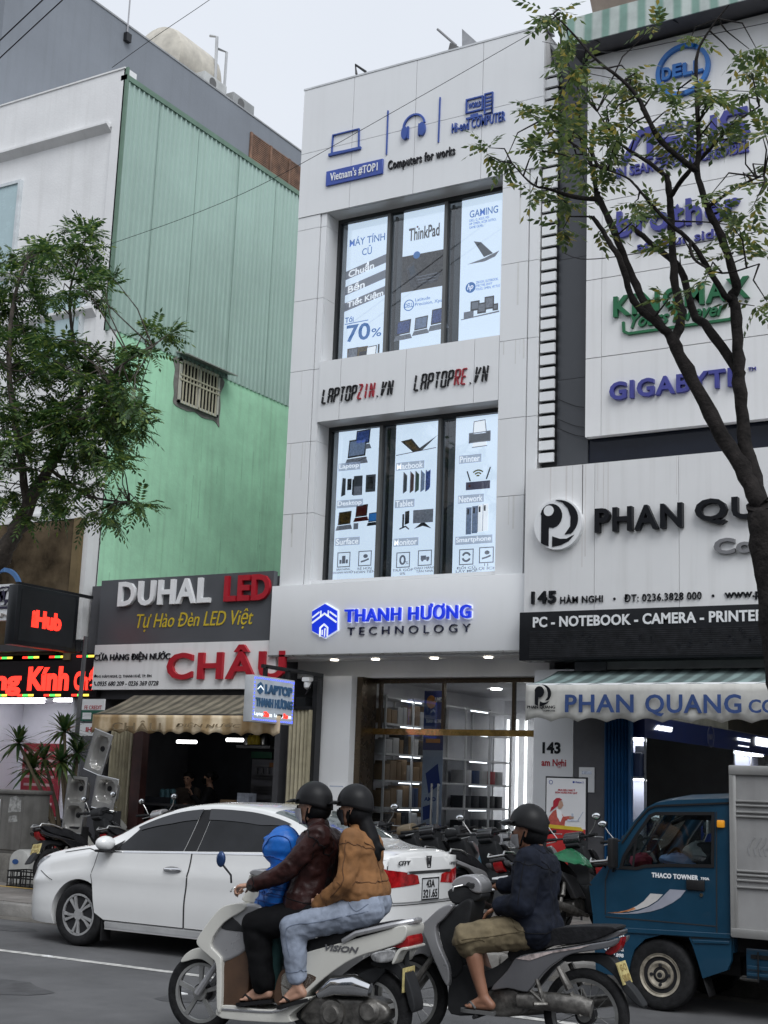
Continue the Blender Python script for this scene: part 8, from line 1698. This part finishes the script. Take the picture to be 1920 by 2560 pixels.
# ---- two people behind the counter of the hardware shop
for nm, px, py, mtc, lab, mk, ph in (('man', 407, 1682, brownc, 'man in dull brown shirt seated behind the glass counter of the hardware shop', None, False), ('woman', 452, 1681, mat('black_patterned_cloth', (.014, .014, .016), .8, var=.5, vs=20), 'woman in black with black face mask holding a phone inside the hardware shop', blkc, True)):
    Y = 18.85; hc = at(px, py, Y); R = thing('person', lab, 'person', (hc.x, Y, .17)); f = Vector((-.75, -.65, 0)).normalized() if ph else Vector((.2, -1, 0)).normalized(); l = UZ.cross(f)
    neck = hc-UZ*.13-f*.02; chest = hc-UZ*.30-f*.03; pel = hc-UZ*.68-f*.05; m = MB(); head(m, hc, f, 1.0); cap(m, hc-UZ*.07, neck, .05); torso(m, pel, chest, neck, l, 1, -.02)
    J_ = {}
    for q in (-1, 1):
        s_ = hc-UZ*.22+l*q*.17; e_ = s_-UZ*.24+f*.10+l*q*.05; w_ = (e_+f*.17+UZ*.16-l*q*.10) if ph else (e_+f*.2+UZ*.02-l*q*.12); J_[q] = (s_, e_, w_); limb(m, s_, e_, w_, .045, .038, .028); hand(m, w_, (f*.4+UZ) if ph else f, -f if ph else UZ, -l*q, .8)
        h_ = pel+l*q*.09; k_ = h_+f*.4; a_ = k_-UZ*.42; limb(m, h_, k_, a_, .075, .055, .04); foot(m, a_, a_+f*.16-UZ*.05)
    meld(m, 'body', skin, R, .010, 2); m = MB(); torso(m, pel+UZ*.04, chest, None, l, 1, .015)
    for q in (-1, 1): limb(m, J_[q][0], J_[q][1], J_[q][2]-(J_[q][2]-J_[q][1])*(.1 if ph else .35), .075, .06, .05)
    cap(m, J_[-1][0], J_[1][0], .075); meld(m, 'shirt', mtc, R, .013, 3, .012); m = MB()
    for q in (-1, 1): h_ = pel+l*q*.09; limb(m, h_, h_+f*.4, h_+f*.4-UZ*.36, .10, .075, .06)
    cap(m, pel-l*.09, pel+l*.09, .11); meld(m, 'trousers', blkc, R, .014, 2); m = MB(); m.ball(hc-f*.02+UZ*.035, (.102, .102, .09), 16, 10)
    if ph: cap(m, hc-f*.07+UZ*.02, hc-f*.11+UZ*.03, .05)
    m.build('hair', hairm, R); eyes(R, hc, f)
    if mk: mask(R, hc, f, mk)
    if ph: c = (J_[-1][2]+J_[1][2])/2+UZ*.09; m = MB(); m.box(c.x-.035, c.x+.035, c.y-.006, c.y+.006, c.z-.07, c.z+.07, .005); o = m.build('phone', black); tag(o, 'dark smartphone held by the masked woman in the hardware shop', 'phone')
    o = MB().lathe([(.18, 0), (.18, .03), (.03, .04), (.03, .40), (.17, .42), (.17, .46), (0, .46)], (pel.x, pel.y, .17), n=20).build('stool', trimb); o.scale = (1, 1, 1); tag(o, 'dark round stool under the %s in the hardware shop' % ('masked woman' if ph else 'man in brown'), 'stool')
# ------------------------------------------------------------------ trees
def leafmat(name, cols):
    m = bpy.data.materials.new(name); m.use_nodes = True; MATS[name] = m; t = m.node_tree; b = t.nodes['Principled BSDF']; lk = t.links.new
    g = t.nodes.new('ShaderNodeNewGeometry'); r = t.nodes.new('ShaderNodeValToRGB'); e = r.color_ramp.elements
    while len(e) < len(cols): e.new(.5)
    for i, c in enumerate(cols): e[i].position = c[0]; e[i].color = (*c[1], 1)
    lk(g.outputs['Random Per Island'], r.inputs[0]); lk(r.outputs[0], b.inputs['Base Color']); b.inputs['Roughness'].default_value = .42
    tr = t.nodes.new('ShaderNodeBsdfTranslucent'); lk(r.outputs[0], tr.inputs[0]); mx = t.nodes.new('ShaderNodeMixShader'); mx.inputs[0].default_value = .42
    lk(b.outputs[0], mx.inputs[1]); lk(tr.outputs[0], mx.inputs[2]); lk(mx.outputs[0], t.nodes['Material Output'].inputs[0]); return m
leaf1 = leafmat('dark_green_leaves', [(0, (.026, .060, .021)), (.45, (.055, .12, .032)), (.8, (.105, .18, .042)), (.97, (.22, .29, .06))])
leaf2 = leafmat('mid_green_leaves', [(0, (.05, .085, .033)), (.5, (.105, .16, .052)), (.85, (.19, .24, .07)), (.95, (.38, .31, .07))])
bark1 = mat('grey_brown_bark', (.085, .07, .058), .9, var=.3, vs=9, bump=.8, bs=30); bark2 = mat('dark_bark', (.022, .019, .018), .9, var=.35, vs=8, bump=.9, bs=26)
def leaflet(V, Fc, b, d, n, L_, W_):
    s = d.cross(n).normalized(); i = len(V); c = b+d*L_*.45-n*W_*.18
    V += [b, c+s*W_*.5, b+d*L_-n*L_*.12, c-s*W_*.5]; Fc += [(i, i+1, i+2), (i, i+2, i+3)]
def frond(V, Fc, p, d, L_, pairs, ll, lw, rng):
    up = Vector((rng.uniform(-.3, .3), rng.uniform(-.3, .3), 1)); s = d.cross(up).normalized(); n = s.cross(d).normalized()
    for k in range(pairs+1):
        t = (k+.6)/(pairs+.6); q = p + d*L_*t - UZ*L_*.30*t*t
        if k == pairs: leaflet(V, Fc, q, (d-UZ*.5).normalized(), n, ll, lw)
        else:
            for sg in (-1, 1): leaflet(V, Fc, q, (d*.55+s*sg*.8-UZ*rng.uniform(.1, .45)).normalized(), (n+s*rng.uniform(-.3, .3)).normalized(), ll*rng.uniform(.8, 1.1), lw)
def tree(name, label, base, limbs, blobs, Y, depth, leafm, barkm, per, L_, pairs, ll, lw, seed, dens=1):
    rng = random.Random(seed); T = thing(name, label, 'tree', base); m = MB(); nodes = []
    for pts, rr in limbs:
        P_ = [(p if isinstance(p, Vector) else at(p[0], p[1], Y+(p[2] if len(p) > 2 else 0))) for p in pts]; P_ = spline(P_, 5); k = len(P_); rs = [rr[0]+(rr[1]-rr[0])*i/(k-1) for i in range(k)]
        P_ = [p+Vector((rng.gauss(0, .2), rng.gauss(0, .2), rng.gauss(0, .2)))*rs[i]*.5 for i, p in enumerate(P_)]
        rs = [r*(1+rng.uniform(-.10, .12)) for r in rs]; m.tube(P_, rs, 9)
        nodes += [(p, r) for p, r in zip(P_, rs) if r < .09]
    V, Fc = [], []
    for cx, cy, rx, ry, n in blobs:
        for i in range(int(n*dens+.5)):
            a, q = rng.uniform(0, 2*PI), math.sqrt(rng.uniform(0, 1)); y_ = Y+rng.gauss(0, depth); c = at(cx+rx*q*math.cos(a), cy+ry*q*math.sin(a), y_)
            nd = min(nodes, key=lambda t_: (t_[0]-c).length+t_[1]*2)[0]; mid = (nd+c)/2+Vector((rng.uniform(-.08, .08), rng.uniform(-.08, .08), rng.uniform(-.02, .14)))
            if (nd-c).length < 1.8: m.tube([nd, mid, c], [.011, .008, .004], 5)
            out = (c-nd).normalized() if (c-nd).length > .05 else Vector((0, 0, 1))
            for k in range(per):
                d = (out*.7+Vector((rng.gauss(0, 1), rng.gauss(0, 1), rng.gauss(.1, .6)))).normalized(); frond(V, Fc, c+d*rng.uniform(-.03, .05), d, L_*rng.uniform(.7, 1.15), pairs, ll, lw, rng)
    m.build('trunk', barkm, T, smooth=60); me = MB(); me.v = [tuple(v) for v in V]; me.f = Fc
    o = bpy.data.meshes.new('crown'); o.from_pydata(me.v, [], me.f); ob = bpy.data.objects.new('crown', o); COL.objects.link(ob); o.materials.append(leafm); ob.parent = T; ob.matrix_parent_inverse = INV[T.name]
    return T
b = at(-130, 1500, 13.1); b = Vector((b.x, 13.1, .15))
tree('street_tree', 'bushy dark green street tree at the left edge before the pale building', b,
  [([b, at(-70, 1330, 13.1), (0, 1205), (35, 1145), (60, 1095), (105, 1010), (150, 930)], (.17, .06)), ([(105, 1010), (165, 900, .2), (172, 820, .3), (160, 740, .4)], (.06, .02)), ([(60, 1095), (40, 950, -.3), (20, 800, -.4), (30, 650, -.3), (60, 560, -.2)], (.06, .015)), ([(150, 930), (215, 870, -.2), (250, 800, -.3), (330, 750, -.4)], (.045, .008)), ([(165, 900, .2), (230, 930, .4), (290, 900, .5)], (.03, .008)), ([(172, 820, .3), (150, 650, .2), (170, 560, .1)], (.03, .01)), ([(105, 1010), (190, 1070, .1), (280, 1085, .2)], (.03, .008)), ([(20, 800, -.4), (-80, 700, -.5)], (.04, .015))],
  [(55, 565, 70, 45, 11), (150, 530, 62, 42, 12), (205, 600, 42, 32, 6), (50, 655, 75, 55, 12), (160, 640, 50, 30, 5), (30, 765, 70, 60, 15), (135, 770, 70, 55, 14), (225, 800, 60, 48, 14), (200, 870, 85, 55, 22), (75, 870, 80, 65, 22), (275, 905, 50, 38, 12), (140, 955, 95, 55, 20), (35, 975, 60, 60, 13), (240, 985, 45, 36, 6), (275, 1085, 36, 20, 4), (165, 1065, 62, 36, 10), (50, 1090, 55, 36, 9), (350, 722, 38, 16, 4), (290, 760, 40, 20, 3), (210, 1110, 40, 18, 4), (-70, 620, 60, 70, 8), (-80, 800, 70, 90, 12), (-70, 980, 70, 80, 10)],
  13.1, .5, leaf1, bark1, 9, .30, 7, .088, .034, 21, 1.1)
b = at(1740, 1760, 12.75); b = Vector((b.x, 12.75, .15)); jn = (1645, 1090)
tree('street_tree', 'tall sparse street tree with dark forked trunk before the brand billboard at right', b,
  [([b, at(1715, 1600, 12.75), (1690, 1450), (1668, 1290), (1655, 1180), jn], (.185, .13)), ([jn, (1600, 1010), (1535, 895), (1473, 778), (1450, 726)], (.092, .056)), ([jn, (1618, 990, .1), (1604, 900, .15), (1595, 778, .2), (1590, 674, .2), (1580, 640, .2)], (.075, .05)),
   ([(1450, 726), (1419, 700, -.1), (1368, 649, -.2), (1342, 569, -.3), (1309, 510, -.3), (1280, 467, -.4)], (.045, .022)), ([(1450, 726), (1404, 674, .1), (1368, 602, .2), (1331, 510, .2), (1298, 437, .3), (1287, 412, .3)], (.048, .03)), ([(1292, 432, .3), (1229, 423, .3), (1185, 408, .2), (1150, 398, .1), (1105, 352, 0)], (.028, .006)), ([(1287, 412, .3), (1273, 346, .4), (1251, 321, .5), (1214, 295, .5), (1165, 262, .5)], (.024, .006)),
   ([(1455, 735), (1473, 685, .2), (1459, 620, .3), (1451, 510, .4), (1448, 437, .5), (1440, 379, .5)], (.05, .032)), ([(1440, 382, .5), (1400, 350, .6), (1353, 321, .6), (1324, 292, .7), (1290, 240, .7)], (.028, .006)), ([(1448, 425, .5), (1484, 375, .4), (1528, 328, .3), (1583, 270, .2), (1640, 230, .1)], (.03, .008)),
   ([(1580, 645, .2), (1564, 636, .1), (1521, 565, 0), (1491, 521, -.1), (1437, 474, -.2), (1382, 412, -.3), (1353, 383, -.3), (1291, 361, -.4)], (.036, .006)), ([(1580, 640, .2), (1590, 610, .2), (1557, 510, .1), (1528, 448, 0), (1506, 372, 0), (1510, 321, 0), (1504, 182, -.1), (1506, 117, -.1), (1532, 66, -.1), (1575, 10, -.1)], (.05, .006)), ([(1506, 372, 0), (1426, 303, -.2), (1382, 219, -.3), (1346, 175, -.4), (1287, 128, -.5), (1235, 70, -.5), (1195, 30, -.5)], (.032, .006)), ([(1600, 810, .2), (1532, 711, .4), (1499, 678, .5), (1470, 583, .6), (1411, 529, .7), (1364, 489, .7)], (.055, .024)), ([(1528, 448, 0), (1600, 400, -.2), (1650, 380, -.3)], (.02, .006)), ([(1491, 521, -.1), (1500, 560, -.3), (1560, 590, -.4), (1640, 570, -.4)], (.018, .006))],
  [(1205, 35, 45, 34, 5), (1225, 110, 38, 36, 6), (1262, 165, 40, 40, 5), (1160, 232, 48, 20, 4), (1190, 275, 60, 35, 8), (1255, 240, 55, 30, 6), (1300, 285, 50, 40, 7), (1215, 335, 55, 30, 6), (1090, 335, 40, 16, 3), (1130, 405, 48, 14, 4), (1275, 375, 55, 32, 6), (1340, 235, 50, 40, 7), (1395, 190, 50, 50, 6), (1440, 280, 50, 36, 6), (1495, 210, 50, 45, 6), (1555, 240, 50, 45, 7), (1615, 205, 45, 55, 7), (1640, 110, 22, 34, 3), (1595, 300, 50, 34, 6), (1635, 400, 36, 50, 7), (1615, 480, 42, 44, 6), (1555, 430, 36, 26, 4), (1485, 545, 40, 32, 4), (1270, 505, 34, 14, 2), (1205, 505, 26, 14, 2), (1640, 655, 22, 26, 3), (1388, 62, 34, 16, 2), (1330, 335, 50, 34, 6), (1330, 140, 30, 20, 2), (1500, 70, 30, 20, 2), (1395, 430, 34, 20, 3), (1520, 600, 26, 14, 2), (1345, 455, 40, 26, 3), (1060, 325, 22, 8, 1), (1440, 640, 20, 16, 1), (1165, 330, 36, 14, 3), (1650, 300, 20, 40, 3), (1240, 425, 40, 18, 3), (1470, 330, 40, 20, 3), (1610, 560, 40, 24, 3)],
  12.75, .5, leaf2, bark2, 5, .27, 4, .10, .048, 33, .54)
# ------------------------------------------------------------------ palm-like pot plant beside the left shop
stm = mat('pale_plant_stem', (.14, .11, .07), .8, var=.2); drac = leafmat('strap_leaves', [(0, (.02, .05, .016)), (.6, (.045, .10, .03)), (.92, (.12, .17, .05))])
b = at(140, 1800, 15.3); b = Vector((b.x, 15.3, .15)); T = thing('potted_dragon_plant', 'potted plant with several rosettes of long strap leaves beside the stacked sinks', 'plant', b)
MB().lathe([(.16, 0), (.21, .35), (.23, .36), (.20, .34), (0, .30)], b, n=20).build('pot', mat('dark_plant_pot', (.03, .03, .03), .6), T); m = MB(); V = []; Fc = []; rng = random.Random(4)
for (px, py, dy, n, L_) in ((40, 1605, -.1, 64, .46), (68, 1662, .1, 70, .50), (139, 1580, 0, 74, .50), (132, 1646, -.2, 64, .44), (168, 1628, .2, 60, .44), (95, 1640, .3, 46, .42), (150, 1850, -.1, 18, .3)):
    c = at(px, py, 15.3+dy); k = b+UZ*.3; m.tube([k, k+(c-k)*.45+UZ*.1+Vector((.05, 0, 0)), c], [.035, .028, .022], 8)
    for i in range(n):
        a = rng.uniform(0, 2*PI); el = rng.uniform(-.5, 1.35); d = Vector((math.cos(a)*math.cos(el), math.sin(a)*math.cos(el), math.sin(el))); s = d.cross(UZ).normalized(); w_ = .027; j = len(V); L2 = L_*rng.uniform(.75, 1.1)
        for t in (0, .35, .7, 1): p = c+d*L2*t-UZ*L2*.35*t*t; ww = w_*(1-t**3)*(.6 if t == 0 else 1); V += [p-s*ww, p+s*ww]
        Fc += [(j+2*q, j+2*q+1, j+2*q+3, j+2*q+2) for q in range(3)]
m.build('stem', stm, T); me = bpy.data.meshes.new('foliage'); me.from_pydata([tuple(v) for v in V], [], Fc); ob = bpy.data.objects.new('foliage', me); COL.objects.link(ob); me.materials.append(drac); ob.parent = T; ob.matrix_parent_inverse = INV[T.name]
# ------------------------------------------------------------------ overhead wires
wire = mat('cable_black', (.02, .02, .022), .6)
def cable(pts, Y, r, label, sag=.0):
    P_ = [at(*p, Y) if len(p) == 2 else at(p[0], p[1], p[2]) for p in pts]; m = MB(); m.tube(spline(P_, 6), r, 6); o = m.build('overhead_wire', wire); tag(o, label, 'wire')
cable([(-160, 240), (0, 87), (92, 0), (260, -160)], 12.0, .010, 'thick black overhead wire crossing the extreme top left corner')
cable([(-160, 275), (0, 125), (135, 0), (300, -150)], 12.0, .009, 'second black overhead wire just below the one in the top left corner')
cable([(242, 146), (340, 76), (452, 0), (600, -105)], 15.5, .005, 'thin wire rising from the corner of the pale roof past the water tank')
cable([(242, 526), (420, 462), (596, 383), (900, 213), (1172, 58)], 16.6, .0045, 'long thin wire crossing the green wall and the office parapet lettering')
cable([(1172, 90, 16.8), (1310, 113), (1480, 85), (1800, 20)], 15.0, .005, 'thin wire crossing the top of the brand billboard')
cable([(1187, 140), (1400, 182), (1659, 200), (1800, 208)], 15.2, .005, 'thin wire sagging behind the branches below the round blue brand name')
cable([(1215, 545), (1270, 560), (1420, 540), (1800, 470)], 15.0, .006, 'thin wire crossing the billboard below the second brand name')
for k, y in enumerate((862, 905, 925)): cable([(1205, y), (1240, y+14), (1262, y+18)], 17.12, .006, ('uppermost', 'middle', 'lowest')[k]+' of three short cables on the dark grey cladding')
# ------------------------------------------------------------------ things on the pavement at left
conc = mat('stained_concrete', (.22, .21, .19), .9, var=.25, vs=4, bump=.3); boxm = mat('grey_cabinet_paint', (.16, .155, .145), .55, var=.15, vs=3, streak=.25)
Y = 14.6; x1 = at(52, 1750, Y).x; z1 = at(45, 1707, Y).z; T = thing('utility_cabinet', 'weathered grey roadside utility cabinet on a concrete plinth at far left', 'cabinet', (x1-.5, Y, .15))
MB().box(x1-1.25, x1-.02, Y-.02, Y+.55, .15, .55).build('plinth', conc, T); MB().box(x1-1.22, x1, Y, Y+.5, .55, z1-.06, .01).build('body', boxm, T); MB().box(x1-1.26, x1+.03, Y-.04, Y+.54, z1-.06, z1, .02).build('roof', boxm, T)
PT = front(Y-.004)
for xa, xb in ((x1-1.2, x1-.44), (x1-.43, x1-.02)): m = MB(); PT.rect(m, xa, xb, .60, z1-.10, -.004, .008); d = m.build('door', boxm, T, bevel=.004)
m = MB(); PT.poly(m, [(x1-.30, 1.12), (x1-.05, 1.14), (x1-.06, 1.30), (x1-.16, 1.36), (x1-.28, 1.33)], .008, .010); PT.poly(m, [(x1-.28, .98), (x1-.10, 1.0), (x1-.12, 1.09), (x1-.27, 1.07)], .008, .010); m.build('torn_sticker', mat('torn_paper', (.34, .34, .33), .9, var=.3, vs=20), T)
m = MB(); PT.rect(m, x1-.62, x1-.47, 1.0, 1.30, .008, .011); nt_ = m.build('notice', sgnw, T); m = MB(); PT.rect(m, x1-.60, x1-.50, 1.05, 1.12, .011, .013); m.build('printed_block', navy, nt_)
# sinks: pressed steel plates with deep bowls
sst = mat('stainless_steel', (.58, .57, .55), .3, .75, var=.12, vs=4)
def sink(label, c, W_, H_, bowls, rot, tiltz=0, group='stainless steel sinks for sale'):
    T = thing('steel_sink', label, 'sink', c, local=True, group=group); m = MB(); nx, nz = 26, int(26*H_/W_); V = []
    for j in range(nz+1):
        for i in range(nx+1):
            u, v = (i/nx-.5)*W_, (j/nz-.5)*H_; d = 0
            for bu, bv, bw, bh, dp in bowls:
                q = (abs((u-bu)/bw*2)**4+abs((v-bv)/bh*2)**4); d = max(d, dp*max(0, min(1, (1.15-q)/.5)))
            V.append((u, d, v))
    m.add(V, [(j*(nx+1)+i, j*(nx+1)+i+1, (j+1)*(nx+1)+i+1, (j+1)*(nx+1)+i) for j in range(nz) for i in range(nx)]); m.build('basin', sst, T, solid=.004)
    m = MB(); m.tube([(-W_/2, 0, -H_/2), (W_/2, 0, -H_/2), (W_/2, 0, H_/2), (-W_/2, 0, H_/2), (-W_/2, 0, -H_/2)], .008, 6); m.build('rim', chrome, T)
    for bu, bv, bw, bh, dp in bowls: m = MB(); m.lathe([(0, dp-.012), (.038, dp-.012), (.042, dp-.002)], (bu-bw*.18, 0, bv+bh*.1), 'y', 14); m.build('drain', blackm, T)
    T.rotation_euler = (rad(tiltz), rad(rot), 0)
Y = 15.1; s3 = lambda x, y: at(x/2.912/_K, (y/2.912+1640)/_K, Y)
c = s3(545, 1080); sink('upright double bowl steel sink leaning beside the potted plant', c, .38, .80, [(0, .19, .28, .32, .15), (0, -.19, .28, .32, .15)], 3)
c = s3(765, 1000); sink('single bowl steel sink standing right of the double sink', c, .42, .46, [(0, .03, .30, .30, .14)], 8)
c = s3(715, 700); sink('long narrow steel sink hung slanting below the awning corner', c, .36, .60, [(.02, .0, .24, .46, .10)], 16)
m = MB(); m.box(s3(545, 1080).x-.12, s3(545, 1080).x+.12, Y+.05, Y+.2, .15, .95); m.box(s3(765, 1000).x-.15, s3(765, 1000).x+.15, Y+.06, Y+.2, .15, 1.2); o = m.build('display_rack', mat('dark_rack', (.03, .03, .032), .6)); tag(o, 'dark stand holding up the steel sinks beside the cream gate', 'rack')
# crates and the white tub
def crate(label, x, y, W_, D_, H_, z=.15):
    T = thing('plastic_crate', label, 'crate', (x, y, z), local=True, group='black plastic crates beside the cabinet'); m = MB(); t = .012
    for zz in (0, H_*.5, H_-t*1.5):
        m.box(-W_/2, W_/2, -D_/2, -D_/2+t, zz, zz+t*1.6); m.box(-W_/2, W_/2, D_/2-t, D_/2, zz, zz+t*1.6); m.box(-W_/2, -W_/2+t, -D_/2+t, D_/2-t, zz, zz+t*1.6); m.box(W_/2-t, W_/2, -D_/2+t, D_/2-t, zz, zz+t*1.6)
    for i in range(8): xx = -W_/2+.006+(W_-.024)*i/7; m.box(xx, xx+t, -D_/2+.001, -D_/2+t-.001, 0, H_-.002); m.box(xx, xx+t, D_/2-t+.001, D_/2-.001, 0, H_-.002)
    for i in range(1, 6): yy = -D_/2+D_*i/6; m.box(-W_/2+.001, -W_/2+t-.001, yy, yy+t, 0, H_-.002); m.box(W_/2-t+.001, W_/2-.001, yy, yy+t, 0, H_-.002)
    m.build('lattice', trimb, T); MB().box(-W_/2+.012, W_/2-.012, -D_/2+.012, D_/2-.012, .002, .012).build('bottom', trimb, T)
p = at(72, 1880, 14.3); crate('open black plastic crate on the pavement before the white tub', p.x, 14.3, .62, .36, .22); p = at(75, 1830, 15.0); crate('black plastic crate stacked on a box behind the white tub', p.x, 15.0, .42, .36, .24, .45); p = at(120, 1880, 14.7); crate('black crate half hidden between open crate and motorbike', p.x, 14.7, .36, .34, .22)
o = MB().box(p.x-.75, p.x-.28, 14.8, 15.2, .15, .45, .01).build('dark_box', trimb); tag(o, 'dark box under the stacked crate beside the cabinet', 'box')
c = at(40, 1865, 14.55); T = thing('white_tub', 'white rounded plastic tub with blue oval label beside the utility cabinet', 'tub', (c.x, 14.55, .15), local=True)
m = MB(); m.prism([(-.19, 0), (.19, 0), (.19, .30)] + [(.19*math.cos(a), .30+.17*math.sin(a)) for a in np.linspace(0, PI, 14)[1:-1]] + [(-.19, .30)], 'y', 0, .3, .03); m.build('shell', mat('dirty_white_plastic', (.50, .50, .48), .5, var=.12), T); m = MB(); Pl((0, -.002, 0), UX, UZ).disc(m, -.06, .30, .06, .035, 0, .004); m.build('label', mat('blue_label', (.02, .08, .25), .5), T)
o = MB().tube([at(72, 1934, 13.6)+UZ*0, at(78, 1936, 13.6)], .02).build('pavement_scrap', trimb); o.location.z -= at(75, 1935, 13.6).z-.165; tag(o, 'small dark scrap on the pavement left of the white car nose', 'scrap')
# ------------------------------------------------------------------ the other side of the street (seen only in glass and paint)
for k, (xa, xb, h, c) in enumerate(((-60, -31, 18, (.30, .27, .23)), (-30.8, -19, 10, (.34, .31, .27)), (-18.8, -9, 12, (.22, .23, .25)), (-8.8, 3, 9, (.35, .32, .28)), (3.2, 14, 9, (.25, .26, .27)), (14.2, 30, 8, (.3, .26, .22)))):
    T = thing('terraced_building', ('tall beige', 'sandy', 'slate', 'low cream', 'grey', 'brownish')[k]+' building across the street, reflected in the shop glass', 'building', ((xa+xb)/2, -16, 0)); MB().box(xa, xb, -26, -16, 0, h).build('wall', mat('render_%s' % 'abcdef'[k], c, .9), T)
    m = MB()
    for z in range(4, h-2, 3):
        x = xa+1
        while x < xb-2: m.box(x, x+1.5, -16.0, -15.96, z, z+1.7); x += 2.6
    m.box(xa+.6, xb-.6, -16, -15.95, .2, 3.0); m.build('window', mat('dark_window_across', (.03, .035, .04), .2), T)
